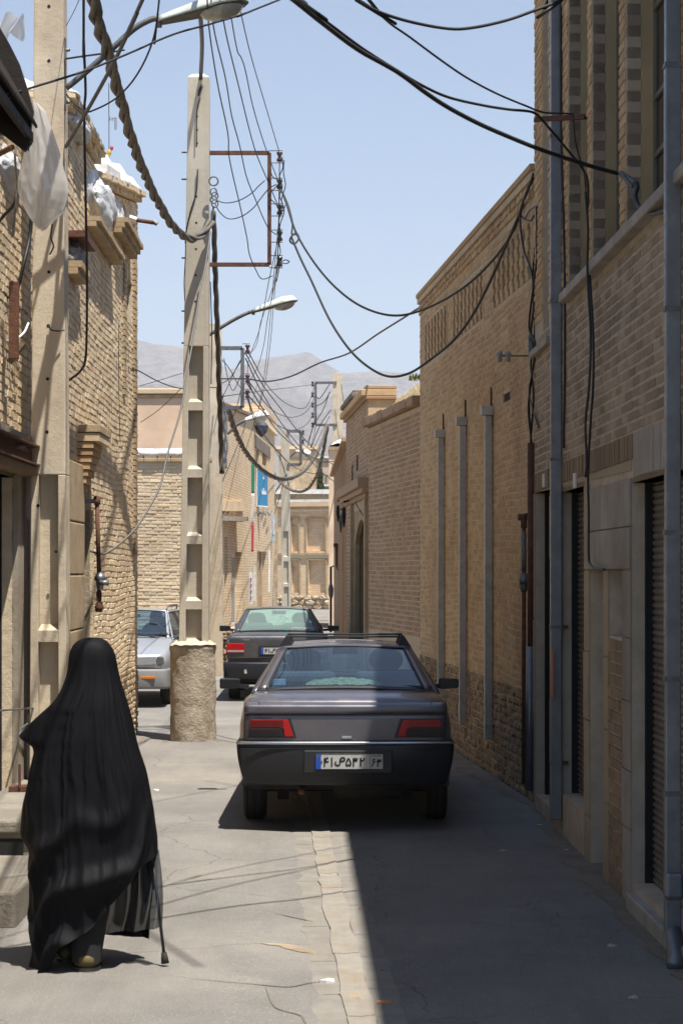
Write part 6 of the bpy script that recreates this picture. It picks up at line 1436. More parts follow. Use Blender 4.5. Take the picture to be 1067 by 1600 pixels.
def chador(u, v):
    a = 2 * math.pi * u; ca, sa = math.cos(a), math.sin(a)      # sa<0: towards the camera
    ztop = wz(996.5)
    # estimate x at hem to get the hem height, then fill
    pxh = 140 + 100 * ca; zh_ = hem_z(pxh, sa > .35)
    if sa > 0 and sa <= .35: zh_ = zh_ + (wz(1478) - zh_) * (sa / .35)
    z = ztop + (zh_ - ztop) * (v ** 1.0)
    py = CY + (EYE - z) * sW; sp = interp(py, [1000, 1060], [.5, 9]); el = interp(py, [1095, 1130, 1185, 1215], [sp, 3, 3, sp]); hv_ = interp(py, [1000, 1120], [.5, 26])
    LS = sum(interp(py + d * hv_, yy_, ll_) for d in (-2, -1, 0, 1, 2)) / 5; RS = sum(interp(py + d * hv_, yy_, rr_) for d in (-2, -1, 0, 1, 2)) / 5
    L = sum(interp(py + d * el / 2, yy_, ll_) for d in (-2, -1, 0, 1, 2)) / 5; Rr = sum(interp(py + d * sp, yy_, rr_) for d in (-2, -1, 0, 1, 2)) / 5
    cx_ = (wx(LS) + wx(RS)) / 2; rx = (wx(RS) - wx(LS)) / 2; dl = (cx_ - wx(L)) - rx; dr_ = (wx(Rr) - cx_) - rx; dn = max(0, min(1, (ztop - z) / 1.5))
    ry = ((rx * .95) ** -5 + (.145 + .17 * dn) ** -5) ** -.2
    n1 = noise.noise(Vector((ca * 1.7 + 5, z * .9, sa * 1.7))) * 1.6
    k1 = 1 - min(1, 2.6 * abs(noise.noise(Vector((ca * 1.9 + z * .25, z * .35, sa * 1.9 + 11))))); k2 = 1 - min(1, 3 * abs(noise.noise(Vector((ca * 4.1 - z * .5, z * .8, sa * 4.1 + 31))))); k1 = .65 * k1 ** 1.3 + .40 * k2 ** 1.6
    wd = max(0, min(1, (1.0 - z) / .5)); wd = wd * wd * (3 - 2 * wd)
    xr = (cx_ + rx * ca) - wx(60); diag = .5 + .5 * math.sin((xr * 15.0 - z * 19.0) + n1 * 3.0); diag = diag ** 2.2 * wd
    n2 = noise.noise(Vector((ca * 4, z * 2.0, sa * 4))); n3 = noise.noise(Vector((ca * 9 + z, z * 5.5, sa * 9)))
    amp = interp(ztop - z, [0, .12, .35, .7, 1.2, 1.7], [.0005, .0022, .014, .032, .045, .05])
    f = amp * (1.2 * k1 * (1 - .55 * wd) + 1.15 * diag * (1 if sa < 0 else .3) + .45 * n2 + .2 * n3 - .6)
    side = abs(ca) ** 3
    x = cx_ + (rx + f * (1 - side * .75)) * (math.copysign(abs(ca) ** .92, ca)) + (dr_ * ca ** 4 if ca > 0 else -dl * ca ** 4); yy = Dw + .02 + (ry + f) * math.copysign(abs(sa) ** .9, sa) + .04 * dn
    # head bulge
    if ztop - z < .3: yy -= .0
    if v < .02: x = cx_ + (x - cx_) * 1
    return (x, yy, z)
ch = MB().grid(chador, 300, 260, wrap=True)
k0 = len(ch.v); top_c = Vector((wx(144), Dw + .02, wz(996))); ch.v.append(top_c)
for i in range(300): ch.f.append((i, (i + 1) % 300, k0)); ch.mi.append(0)
ch.build('chador', m_chador, wm, smooth=True, fix=False)
# sheer under-layer sweeping out to the right, lower dark skirt
def veil(u, v):
    px = interp(u, [0, .5, 1], [150, 205, 253]) + 4 * math.sin(v * 3); top = interp(px, [150, 200, 240, 260], [1400, 1370, 1330, 1330]); bot = interp(px, [150, 165, 185, 210, 235, 253], [1450, 1457, 1459, 1457, 1452, 1447])
    py = top + (bot - top) * v; px += (1 - v) * (-6 if u > .8 else 0)
    q = P(px, py, Dw); return (q.x, Dw - .08 + .16 * u + .025 * math.sin(u * 17 + v * 2) + .25 * (v * .3) * math.sin(u * 5), q.z)
MB().grid(veil, 60, 20).build('sheer_hem', m_veil, wm, smooth=True, fix=False)
def lining(u, v):
    px = interp(u, [0, 1], [108, 238]); top = interp(px, [108, 160, 238], [1440, 1380, 1310]); bot = interp(px, [108, 120, 150, 190, 215, 238], [1460, 1462, 1456, 1440, 1418, 1395])
    q = P(px, top + (bot - top) * v, Dw); return (q.x, Dw + .10 + .03 * math.sin(u * 21), q.z)
MB().grid(lining, 60, 14).build('lining', m_skirt, wm, smooth=True, fix=False)
def leg(cx0, cx1, y0, y1, z0, z1, r0, r1, mat, name):
    MB().grid(lambda u, v: (cx0 + (cx1 - cx0) * v + (r0 + (r1 - r0) * v) * math.cos(2 * math.pi * u) * (1 + .05 * math.sin(5 * math.pi * u + v * 3)), y0 + (y1 - y0) * v + (r0 + (r1 - r0) * v) * .8 * math.sin(2 * math.pi * u), z0 + (z1 - z0) * v), 28, 12, wrap=True).build(name, mat, wm, smooth=True, fix=False)
leg(wx(139), wx(146), Dw - .09, Dw - .02, wz(1497), .5, .070, .11, m_skirt, 'trouser_leg')
leg(wx(101), wx(112), Dw + .06, Dw + .1, wz(1492), .5, .06, .09, m_skirt, 'trouser_leg')
m_shoe = plain('olive_shoe', (.12, .09, .035), .6, spec=.25)
def shoe(cx_, cy_, lift, w, h, name='shoe', rz=0):
    def fn(u, v):
        a = 2 * math.pi * u; b = math.pi * (v - .5); r = math.cos(b) ** .6 if math.cos(b) > 0 else 0
        x = w * math.cos(a) * r; y = .125 * math.sin(a) * r; z = h * (.5 + .5 * math.sin(b))
        if y > 0: x *= 1 - .3 * (y / .125) ** 2; z *= 1 - .35 * (y / .125)
        return (cx_ + x + y * rz, cy_ + y, lift + z)
    MB().grid(fn, 28, 12, wrap=True).build(name, m_shoe, wm, smooth=True)
    MB().grid(lambda u, v: (cx_ + w * 1.04 * math.cos(2 * math.pi * u) + .128 * math.sin(2 * math.pi * u) * rz, cy_ + .128 * math.sin(2 * math.pi * u), lift - .002 + .018 * v), 28, 1, wrap=True).build('sole', m_rubber, wm, smooth=True)
shoe(wx(137), Dw - .03, .004, .075, .10, rz=-.1); shoe(wx(101), Dw + .12, .02, .052, .085)
MB().grid(lambda u, v: P(34 + 10 * u - 4 * v, 1138 + 10 * v - 8 * u, Dw + .04) + Vector((0, .02 * math.sin(3 * v), 0)), 6, 6).build('white_cuff', m_white, wm, smooth=True, solid=.006)
cn = thing('walking_cane', 'black walking cane held low in the right hand of the woman', 'cane', (wx(255), Dw, 0))
MB().tube([P(236, 1318, Dw + .02), P(257, 1494, Dw - .0)], [.0085, .008], 10).build('shaft', m_trim, cn, smooth=True)
MB().tube([P(256.5, 1488, Dw), P(257.5, 1497, Dw), P(258.5, 1505, Dw)], [.014, .018, .021], 10).build('rubber_tip', m_rubber, cn, smooth=True)
MB().tube(cr([P(222, 1312, Dw + .05), P(229, 1308, Dw + .03), P(236, 1311, Dw + .02), P(237, 1322, Dw + .02)], 4), .012, 8).build('handle', m_trim, cn, smooth=True)
# ------------------------------------------------------------ concrete poles
def pole(name, label, D, cb, ct, zb, zt, wb, wt, panels, depth=.24, yaw=0, mat=None, holes=(), group=None):
    """precast pole: solid top, ladder of recessed panels below. cb/ct: centre x at bottom and top"""
    t = thing(name, label, 'pole', (cb, D, 0), group=group); mt = mat or m_conc
    cx_ = lambda z: cb + (ct - cb) * (z - zb) / (zt - zb); hw = lambda z: (wb + (wt - wb) * (z - zb) / (zt - zb)) / 2
    dp = lambda z: depth * (1 - .3 * (z - zb) / (zt - zb))
    def blk(z0, z1, f0, f1, y0, y1, mb):
        mb.hexa([(cx_(z0) + hw(z0) * f0, D + y0, z0), (cx_(z0) + hw(z0) * f1, D + y0, z0), (cx_(z0) + hw(z0) * f1, D + y1 * dp(z0), z0), (cx_(z0) + hw(z0) * f0, D + y1 * dp(z0), z0),
                 (cx_(z1) + hw(z1) * f0, D + y0, z1), (cx_(z1) + hw(z1) * f1, D + y0, z1), (cx_(z1) + hw(z1) * f1, D + y1 * dp(z1), z1), (cx_(z1) + hw(z1) * f0, D + y1 * dp(z1), z1)])
    if panels:
        ztop = panels[0][0]; zlow = zb
        mb = MB(); blk(ztop, zt, -1, 1, 0, 1, mb); mb.build('shaft', mt, t, bevel=.008)
        for s in (-1, 1):
            mb = MB(); a, b = (-1, -.56) if s < 0 else (.56, 1); blk(zlow, ztop, a, b, 0, 1, mb); mb.build('flange', mt, t, bevel=.006)
        mb = MB(); blk(zlow, ztop, -.56, .56, .10, .75, mb); mb.build('web', mt, t)
        prev = None
        for (za, zb2) in panels + [(None, None)]:
            if prev is not None:
                z1 = prev; z0 = za if za is not None else zlow
                if z1 - z0 > .01:
                    mb = MB(); blk(z0, z1, -.56, .56, .004, .5, mb); mb.build('rung', mt, t)
            if za is None: break
            # sloping sill inside the panel
            z = zb2; h = hw(z) * .56
            MB().add([(cx_(z) - h, D + .004, z), (cx_(z) + h, D + .004, z), (cx_(z) + h, D + .10, z), (cx_(z) - h, D + .10, z), (cx_(z) - h * .86, D + .10, z + .045), (cx_(z) + h * .86, D + .10, z + .045)],
                     [(0, 1, 5, 4), (0, 4, 3), (1, 2, 5), (2, 3, 4, 5), (0, 3, 2, 1)]).build('sill', mt, t)
            prev = zb2
    else:
        mb = MB(); blk(zb, zt, -1, 1, 0, 1, mb); mb.build('shaft', mt, t, bevel=.008)
    for (px, py) in holes:
        q = P(px, py, D); MB().lathe((q.x, D - .002, q.z), [(.002, 0), (.013, .0), (.013, .006)], 10, 'y').build('bolt_hole', m_dark, t)
    return t
zc = lambda py, D: EYE + (CY - py) * D / FPX
# pole 1, left foreground
p1_ = pole('concrete_pole', 'big concrete utility pole near the left edge with one long recessed panel', 15.0, P(75.5, 0, 15).x, P(77, 0, 15).x, 0.0, 8.6, .285, .203,
     [(zc(742, 15), zc(985, 15)), (zc(1003, 15), zc(1190, 15)), (zc(1205, 15), .06)], depth=.26,
     holes=[(77, 10), (77, 95), (77, 425), (76, 509), (75, 592), (74, 675), (60, 790), (88, 862)])
MB().bar(P(101.5, 60, 15.05), P(101.5, 172, 15.05), .02, .05).build('steel_strap', m_steel, p1_)
for py in (78, 160): MB().lathe(P(104, py, 15.0), [(.008, 0), (.014, .0), (.014, .025), (.006, .03)], 6, 'x').build('bolt', m_steel, p1_)
# pole 2, mid street on the round base
m_conc2 = M('pale_pole_concrete', (.52, .47, .38), (.46, .41, .33), rough=.85, scale=2.2, bump=.3, bscale=90, stain=(.40, .35, .27), stain_scale=2.0, streak=.3, speck=.35)
P2D = 23.4
zpan = [(zc(a, P2D), zc(b, P2D)) for a, b in ((541, 628), (641, 733), (746, 837), (850, 939), (952, 1004))]
p2_ = pole('concrete_pole', 'pale tall concrete utility pole with ladder-like recesses standing on a round base', P2D, P(302.5, 0, P2D).x, P(310.5, 0, P2D).x, 1.12, zc(120, P2D), .345, .245, zpan, depth=.30, mat=m_conc2,
     holes=[(308, 182), (308, 203), (308, 224), (307, 307), (307, 348), (306.5, 389), (306, 430), (305.5, 471), (305, 512)])
MB().hexa([P(294, 120, P2D), P(327, 120, P2D), P(326, 120, P2D + .2), P(295, 120, P2D + .2), P(300, 116, P2D + .1), P(318, 115, P2D + .1), P(317, 115, P2D + .12), P(301, 116, P2D + .12)]).build('pointed_top', m_white, p2_)
for py in (238, 280, 403, 486, 536): MB().tube([P(292, py, P2D + .06), P(284, py, P2D + .06)], .010, 5).build('step_bolt', m_rust, p2_)
bs_ = thing('round_base', 'round rough concrete base cast round the foot of the mid-street pole', 'pole base', P(300.5, 1158, P2D)); bs_.location.z = 0
def basef(u, v):
    a = 2 * math.pi * u; z = 1.14 * v; r = .272 + .012 * math.exp(-((v - .96) / .03) ** 2) - .006 * v
    p = Vector((math.cos(a), math.sin(a), z * 2)); r += .012 * noise.noise(p * 2.2) + .006 * noise.noise(p * 9); 
    return (bs_.location.x + r * math.cos(a), P2D + .14 + r * math.sin(a), z)
bm_ = MB().grid(basef, 90, 60, wrap=True); kk = len(bm_.v); bm_.v.append(Vector((bs_.location.x, P2D + .14, 1.20)))
for i in range(90): bm_.f.append((60 * 90 + i, 60 * 90 + (i + 1) % 90, kk)); bm_.mi.append(0)
bm_.build('drum', m_conc_b, bs_, smooth=True, fix=False)
def collar(u, v):
    a = 2 * math.pi * u; r = .29 - .10 * v; return (bs_.location.x + r * math.cos(a) + .008 * noise.noise(Vector((math.cos(a) * 4, math.sin(a) * 4, 1))), P2D + .14 + r * math.sin(a), 1.135 + .05 * v + .02 * noise.noise(Vector((math.cos(a) * 3, math.sin(a) * 3, v * 2))))
MB().grid(collar, 60, 4, wrap=True).build('cement_collar', m_conc2, bs_, smooth=True)
# pole 3, behind it
p3_ = pole('concrete_pole', 'weathered concrete pole partly hidden behind the mid-street pole', 38.2, P(335.5, 0, 38.2).x, P(335.5, 0, 38.2).x, 0, zc(505, 38.2), .30, .26, [], depth=.26)
p4_ = pole('concrete_pole', 'slim concrete pole in the distance before the niche wall', 98, P(447.5, 0, 98).x, P(445.5, 0, 98).x, 0, zc(672, 98), .44, .40, [(zc(830, 98), zc(870, 98)), (zc(877, 98), zc(912, 98)), (zc(917, 98), .1)], depth=.4, mat=m_conc2)
p5_ = pole('concrete_pole', 'distant concrete pole rising behind the far right roofs', 80, P(528, 0, 80).x, P(527.5, 0, 80).x, 0, zc(583, 80), .50, .38, [], depth=.35, mat=m_conc)
# crossarm frames with insulators
def frame_arm(label, D, x0, x1, y0, y1, w, insy, parent_name, insx=8, mat=None, s=1.0):
    t = thing('crossarm_frame', label, 'crossarm', P(x0, y0, D)); mt = mat or m_rust
    for (a, b) in (((x0, y0), (x1, y0)), ((x0, y1), (x1, y1))): MB().bar(P(a[0], a[1], D), P(b[0], b[1], D), w, w).build('arm', mt, t)
    MB().bar(P(x1, min(y0, y1), D), P(x1, max(y0, y1), D), w, w).build('upright', mt, t)
    for y in insy:
        q = P(x1 + insx, y, D); MB().lathe((q.x, D, q.z), [(.018 * s, -.065 * s), (.04 * s, -.06 * s), (.04 * s, -.035 * s), (.022 * s, -.01 * s), (.022 * s, .01 * s), (.04 * s, .035 * s), (.04 * s, .06 * s), (.018 * s, .065 * s)], 12).build('insulator', m_porc, t, smooth=True)
        b = MB(); 
        for dz in (-.08 * s, .08 * s): b.bar((P(x1, 0, D).x, D, q.z + dz), (q.x + .04 * s, D, q.z + dz), .012 * s, .01 * s)
        b.tube([(q.x, D, q.z - .085 * s), (q.x, D, q.z + .085 * s)], .008 * s, 5); b.build('bracket', m_steel, t)
    return t
frame_arm('rusty square crossarm frame with five brown insulators on the mid-street pole', 23.5, 328, 421, 239, 413.5, .045, (245, 288, 328, 369, 409), '', insx=16, s=.9)
frame_arm('second crossarm frame with three insulators on the pole behind', 38.2, 343, 379, 544, 637, .07, (545, 592, 616), '', insx=8, s=1.2, mat=m_steel)
frame_arm('third crossarm frame on the distant right pole', 80, 526, 493, 598, 664, .10, (600, 617, 633, 649, 664), '', insx=-4.5, s=1.5, mat=m_steel)
frame_arm('fourth small dark crossarm frame on the slim far pole', 98, 449, 470, 674, 726, .14, (676, 690, 705), '', insx=3.5, s=1.6, mat=m_steel)
# steel rail pieces clamped on pole 2
t_ = thing('cable_clamp', 'ring and tension clamp hanging beside the mid-street pole', 'clamp', P(334, 290, 23.3))
ringp = [P(334 + 7 * math.cos(a), 283 + 7 * math.sin(a), 23.3) for a in [2 * math.pi * i / 14 for i in range(15)]]
MB().tube(ringp, .010, 6, caps=False).build('ring', m_steel, t_, smooth=True)
for k_ in range(4): MB().tube([P(334 + 5 * math.cos(a) + (k_ % 2) * 2, 300 + k_ * 6 + 6 * math.sin(a), 23.3 + .02 * math.cos(a)) for a in [2 * math.pi * i / 10 for i in range(11)]], .009, 5, caps=False).build('shackle', m_steel, t_, smooth=True)
MB().tube([P(334, 322, 23.3), P(330, 352, 23.3)], .012, 6).build('stay', m_steel, t_)

# ------------------------------------------------------------ street lamps
def lamp(label, D, arm, base, tip, h, body=None, glass=None, rarm=.02):
    t = thing('street_lamp', label, 'street lamp', P(arm[0][0], arm[0][1], D))
    MB().tube(cr([P(a, b, D) for a, b in arm], 6), rarm, 8).build('arm', m_steel, t, smooth=True)
    a = P(base[0], base[1], D); b = P(tip[0], tip[1], D); d = b - a; L = d.length; d.normalize(); n = Vector((-d.z, 0, d.x)); 
    def hood(u, v):
        s = v; w = h * interp(s, [0, .05, .3, .7, .93, 1], [.30, .42, .62, .95, .75, .1]); an = math.pi * u
        return a + d * (L * s) + n * (w * .62 * math.sin(an) - .0) + Vector((0, math.cos(an) * w * .8, 0))
    MB().grid(hood, 14, 20).build('hood', body or m_lampbody, t, smooth=True, solid=.012)
    def under(u, v):
        s = v; w = h * interp(s, [0, .05, .3, .7, .93, 1], [.30, .42, .62, .95, .75, .1]); return a + d * (L * s) + Vector((0, (2 * u - 1) * w * .78, 0)) - n * .004
    MB().grid(under, 6, 20).build('under_plate', m_steel, t, smooth=True)
    def bowl(u, v):
        s = .45 + .5 * v; w = h * .75 * math.sin(math.pi * min(1, max(0, v)) ) ** .5; an = math.pi * u
        return a + d * (L * s) - n * (w * .55 * math.sin(an) + .006) + Vector((0, math.cos(an) * w * .9, 0))
    MB().grid(bowl, 14, 14).build('diffuser', glass or m_lampglass, t, smooth=True)
    MB().box(a.x - .02, a.x + .02, a.y - .03, a.y + .03, a.z - .03, a.z + .03).build('socket', m_steel, t, bevel=.008)
    return t
lamp('street lamp at the top edge on a long curved arm from the near pole', 14.6, [(104, 138), (140, 108), (180, 72), (210, 45), (235, 31), (252, 28)], (249, 36), (388, 4), .19, rarm=.023)
lamp('street lamp halfway up the mid-street pole with a whitish head', 24.2, [(326, 524), (345, 512), (365, 500), (385, 490), (398, 486)], (396, 488), (465, 470), .16, rarm=.022)
lamp('small street lamp on the far left building corner', 60, [(355, 678), (362, 672), (370, 664), (383, 657)], (383, 658), (421, 649), .34, body=m_white, rarm=.05)
lamp('tiny far street lamp just right of the slim far pole', 100, [(447, 720), (455, 712), (463, 705)], (462, 706), (486, 712), .45, body=m_white, rarm=.06)

# ------------------------------------------------------------ cables
def reach(pts):
    """points in the world; a line that leaves the picture at the top goes on for some metres"""
    w = [P(*p) for p in pts]
    if pts[0][1] < -4: w = [w[0] + (w[0] - w[1]).normalized() * 7 + Vector((0, 0, -.3))] + w
    if pts[-1][1] < -4: w = w + [w[-1] + (w[-1] - w[-2]).normalized() * 7]
    return w
def twisted(name, label, pts, r, strands=3, pitch=.5, mat=None, sub=10, rs=None, sag=True):
    c = cr(reach(pts), sub); t = thing(name, label, 'cable', pts and P(*pts[0])); s = 0; ss = [0]
    for a, b in zip(c, c[1:]): s += (b - a).length; ss.append(s)
    # resample finely
    n = max(20, int(s / (pitch / 14))); fine = []; j = 0
    for i in range(n + 1):
        q = s * i / n
        while j < len(ss) - 2 and ss[j + 1] < q: j += 1
        f = (q - ss[j]) / max(1e-9, ss[j + 1] - ss[j]); fine.append(c[j].lerp(c[j + 1], f))
    for k_ in range(strands):
        pp = []
        d = (fine[1] - fine[0]).normalized(); x = d.cross(Vector((0, 1, .01))).normalized()
        for i, p in enumerate(fine):
            d = (fine[min(i + 1, n)] - fine[max(i - 1, 0)]).normalized(); x = (x - d * x.dot(d)).normalized(); y = d.cross(x)
            a = 2 * math.pi * (s * i / n / pitch + k_ / strands + .16 * noise.noise(Vector((s * i / n * .9, 3, 0)))); R_ = r * (.60 + .12 * noise.noise(Vector((s * i / n * 1.3, k_ * 5, 1))))
            pp.append(p + (x * math.cos(a) + y * math.sin(a)) * R_)
        MB().tube(pp, r * (.50, .43, .54)[k_ % 3], 7).build('strand', mat or m_bundle, t, smooth=True, fix=False)
    return t
twisted('twisted_cable', 'thick twisted cable sweeping down from the top left to the mid-street pole', [(137, -40, 12.8), (150, 25, 13.6), (163, 65, 14.3), (176, 110, 15.1), (191, 165, 16.2), (210, 230, 17.8), (237, 296, 19.7), (262, 342, 21.3), (283, 366, 22.3), (303, 373, 22.9), (320, 363, 23.2), (331, 346, 23.3)], .047, strands=3, pitch=1.5)
twisted('twisted_cable', 'dark twisted cable hanging straight down beside the mid-street pole', [(333, 330, 23.45), (335, 370, 23.6), (337, 440, 23.8), (340, 520, 24), (343, 620, 24.3), (346, 700, 24.6), (347, 740, 24.6)], .033, strands=3, pitch=.8)
twisted('twisted_cable', 'twisted cable sagging in a deep loop between the far poles', [(357, 640, 39), (368, 675, 41), (385, 708, 44), (408, 733, 48), (432, 747, 53), (455, 747, 58), (476, 735, 64), (492, 714, 70), (503, 690, 75), (511, 664, 79)], .056, strands=3, pitch=1.6)
twisted('twisted_cable', 'second farther twisted cable loop ending at the distant right pole', [(425, 735, 95), (440, 755, 93), (460, 767, 90), (480, 764, 87), (496, 740, 84), (505, 705, 81), (512, 664, 79.5)], .07, strands=3, pitch=1.8)
twisted('twisted_cable', 'pale grey twisted cable hanging on the corner of the far left building', [(353, 638, 58), (352, 660, 58), (353, 700, 58), (351, 732, 58)], .075, strands=2, pitch=1.1, mat=m_galv)
def wire(label, pts, r=.006, mat=None, group='overhead wires crossing the street', name='overhead_wire', seg=6, cat='wire'):
    c = cr(reach(pts), seg)
    o = MB().tube(c, r, 5).build(name, mat or m_cable, smooth=True, fix=False); tag(o, label, cat, group); return o
def dd(pts, D0, D1):
    n = len(pts); L = [0]
    for a, b in zip(pts, pts[1:]): L.append(L[-1] + math.hypot(b[0] - a[0], b[1] - a[1]))
    return [(p[0], p[1], D0 + (D1 - D0) * l / L[-1]) for p, l in zip(pts, L)]
# from above the near lamp to the insulators
g5 = 'bare wires running up to the top edge from the crossarm frame'
wire('leftmost bare wire from the top, passing the frame and ending at its lowest insulator', dd([(322, -60), (326, 36), (340, 130), (356, 207), (359, 250), (376, 325), (386, 372), (390, 398), (401, 424), (410, 436), (426, 431)], 13, 23.4), .006, group=g5)
wire('second bare wire from the left coming down from the top to the fourth insulator', dd([(328, -60), (333, 37), (352, 120), (362, 180), (374, 225), (385, 275), (399, 311), (418, 354), (432, 367)], 13, 23.4), .006, group=g5)
wire('middle bare wire coming down from the top through the frame to the third insulator', dd([(340, -60), (350, 36), (372, 130), (397, 229), (416, 277), (436, 325)], 13, 23.4), .006, group=g5)
wire('kinked bare wire from the top reaching the second insulator', dd([(350, -60), (362, 30), (371, 79), (377, 90), (384, 112), (396, 169), (416, 234), (436, 286)], 13, 23.4), .0055, group=g5)
wire('rightmost bare wire from the top to the uppermost insulator', dd([(362, -60), (375, 13), (393, 90), (415, 165), (438, 243)], 13, 23.4), .005, group=g5)
# from the insulators on to the second frame
for i, (lab, pts) in enumerate([('bare wire from the lowest insulator straight down towards the far frame', [(436, 410), (428, 450), (418, 500), (412, 540), (402, 575), (388, 598)]),
        ('bare wire left of its neighbours dropping past the second lamp', [(436, 368), (420, 440), (412, 485), (404, 520), (392, 552), (388, 566), (386, 592)]),
        ('bare wire passing right behind the second lamp head', [(437, 328), (428, 430), (424, 480), (418, 545), (411, 600), (404, 640)]),
        ('rightmost bare wire dropping from the frame past the second lamp', [(437, 288), (434, 400), (428, 470), (422, 540), (412, 610), (396, 665), (385, 700)]),
        ('curling bare wire ending at the top insulator of the second frame', [(437, 247), (432, 420), (413, 488), (407, 505), (402, 535), (395, 548), (387, 552)])]):
    wire(lab, dd(pts, 23.5, 38.2 + 6 * (i in (2, 3))), .006, group='bare wires linking the first and second crossarm frames')
# jumpers round frame 1
for lab, pts in [('drooping jumper wire from the clamp to the second insulator', [(336, 312), (352, 317), (372, 314), (392, 303), (404, 291), (414, 282)]),
        ('lower jumper wire looping under the frame middle', [(336, 318), (344, 332), (358, 342), (378, 338), (396, 325), (406, 312), (420, 295), (432, 288)]),
        ('tangled vertical jumper wire along the five insulators', [(441, 245), (442, 262), (437, 275), (441, 292), (437, 306), (442, 322), (436, 345), (439, 368), (434, 392), (437, 412), (432, 440)]),
        ('second tangled jumper along the insulators', [(444, 250), (443, 270), (446, 290), (440, 312), (444, 330), (438, 350), (435, 372), (438, 395), (430, 420)]),
        ('short curled wire end at the lowest insulator', [(436, 409), (446, 412), (452, 409), (446, 406), (440, 409)]),
        ('small looped jumper crossing to the fourth insulator', [(421, 262), (426, 276), (436, 285), (421, 305), (430, 318), (441, 330), (446, 320)])]:
    wire(lab, [(a, b, 23.45) for a, b in pts], .0065, group='jumper wires round the first crossarm frame')
for lab, pts, D, r in [('black tape-like cable stub running down the face of the mid-street pole', [(313, 152), (308, 175), (307, 230)], 23.37, .008),
        ('second black cable stub lower on the face of the mid-street pole', [(309, 264), (307, 300), (298, 330), (291, 362), (290, 380)], 23.37, .009),
        ('thin cable clinging to the left edge of the mid-street pole', [(290, 372), (290, 400), (288, 440), (289, 470)], 23.38, .006),
        ('thin cable down the right edge of the mid-street pole', [(329, 440), (331, 520), (330, 600)], 23.4, .007)]:
    wire(lab, [(a, b, D) for a, b in pts], r, group='cable stubs fixed to the mid-street pole', name='cable_stub', cat='cable')
tp = thing('cable_bunch', 'bunch of black cables rising from the top of the mid-street pole to the lamp', 'cable bunch', P(314, 118, 23.3))
for j in range(5): MB().tube(cr([P(313 + (j - 2) * 1.2, 150 - j * 3, 23.35), P(314 + (j - 2) * .9, 118, 23.2), P(316 + (j - 2) * .8, 70, 20), P(313.5 + (j - 2) * .9, 20, 17), P(314 + (j - 2), -60, 14), P(314 + (j - 2), -420, 9)], 5), .011, 5).build('strand', m_cable, tp, smooth=True, fix=False)
# service cables to the right wall
gsv = 'black service cables sagging from the poles to the right-hand wall'
wire('upper service cable from the insulators sagging to the lattice wall', dd([(441, 300), (449, 322), (462, 362), (485, 402), (515, 440), (550, 470), (585, 487), (620, 493), (655, 486), (700, 465), (745, 432), (790, 380), (822, 315), (833, 280)], 23.4, 17.3), .013, group=gsv)
wire('lower service cable dipping deepest before the tall wall', dd([(455, 370), (470, 405), (487, 440), (515, 500), (545, 545), (575, 573), (607, 588), (640, 583), (672, 562), (705, 535), (735, 497), (765, 440), (800, 360), (832, 285)], 23.4, 17.3), .014, group=gsv)
wire('middle service cable running up from the far frame to the tall wall top', dd([(345, 592), (385, 592), (418, 596), (455, 588), (500, 567), (545, 552), (590, 522), (630, 497), (655, 481), (700, 458), (750, 417), (800, 340), (834, 276)], 38, 17.3), .014, group=gsv)
wire('coiled loose end of the service cable below the insulators', [(441, 300, 23.4), (448, 315, 23.4), (453, 330, 23.4), (457, 350, 23.4), (456, 366, 23.4), (463, 364, 23.4), (467, 372, 23.4), (460, 381, 23.4), (453, 376, 23.4), (458, 367, 23.4), (466, 367, 23.4)], .012, mat=m_cable_g, group=gsv)
# top right cables
gtr = 'black cables crossing the sky at the upper right'
wire('heavy cable from the top centre down to the grey clamp by the windows', dd([(400, -45), (455, -3), (505, 37), (560, 78), (620, 112), (665, 145), (700, 168), (745, 192), (790, 212), (850, 236), (920, 259), (967, 272)], 9.5, 11.7), .013, group=gtr)
wire('cable just above the heavy one ending on the iron arm', dd([(402, -45), (458, -3), (510, 34), (565, 75), (620, 110), (660, 134), (700, 152), (750, 164), (793, 171), (830, 175), (845, 186), (870, 215), (895, 245), (914, 272), (918, 300), (920, 420)], 9.5, 14.2), .009, group=gtr)
wire('cable sagging across the upper right corner of the sky', dd([(520, -25), (556, 0), (590, 18), (640, 34), (700, 45), (740, 43), (790, 32), (830, 18), (880, -2), (920, -30)], 11, 12.5), .010, group=gtr)
wire('thinner cable descending from the top to the iron arm', dd([(545, -40), (575, 0), (605, 33), (640, 58), (690, 95), (730, 122), (775, 146), (820, 165), (850, 176), (890, 178), (895, 185), (899, 225), (912, 270), (915, 300)], 11, 14.3), .007, group=gtr)
cl = thing('cable_clamp', 'pale grey cable clamp hanging before the tall windows', 'clamp', P(980, 276, 11.6)); MB().bar(P(968, 271, 11.7), P(993, 288, 11.5), .04, .035).build('body', m_galv, cl, bevel=.008); MB().bar(P(972, 275, 11.6), P(988, 291, 11.5), .018, .02).build('jaw', m_steel, cl)
wire('cable tail looping from the grey clamp up to the near downpipe', [(990, 286, 11.5), (995, 293, 11.45), (992, 306, 11.4), (995, 320, 11.3), (1007, 331, 11.1), (1022, 334, 10.85), (1042, 328, 10.5)], .014, group=gtr)
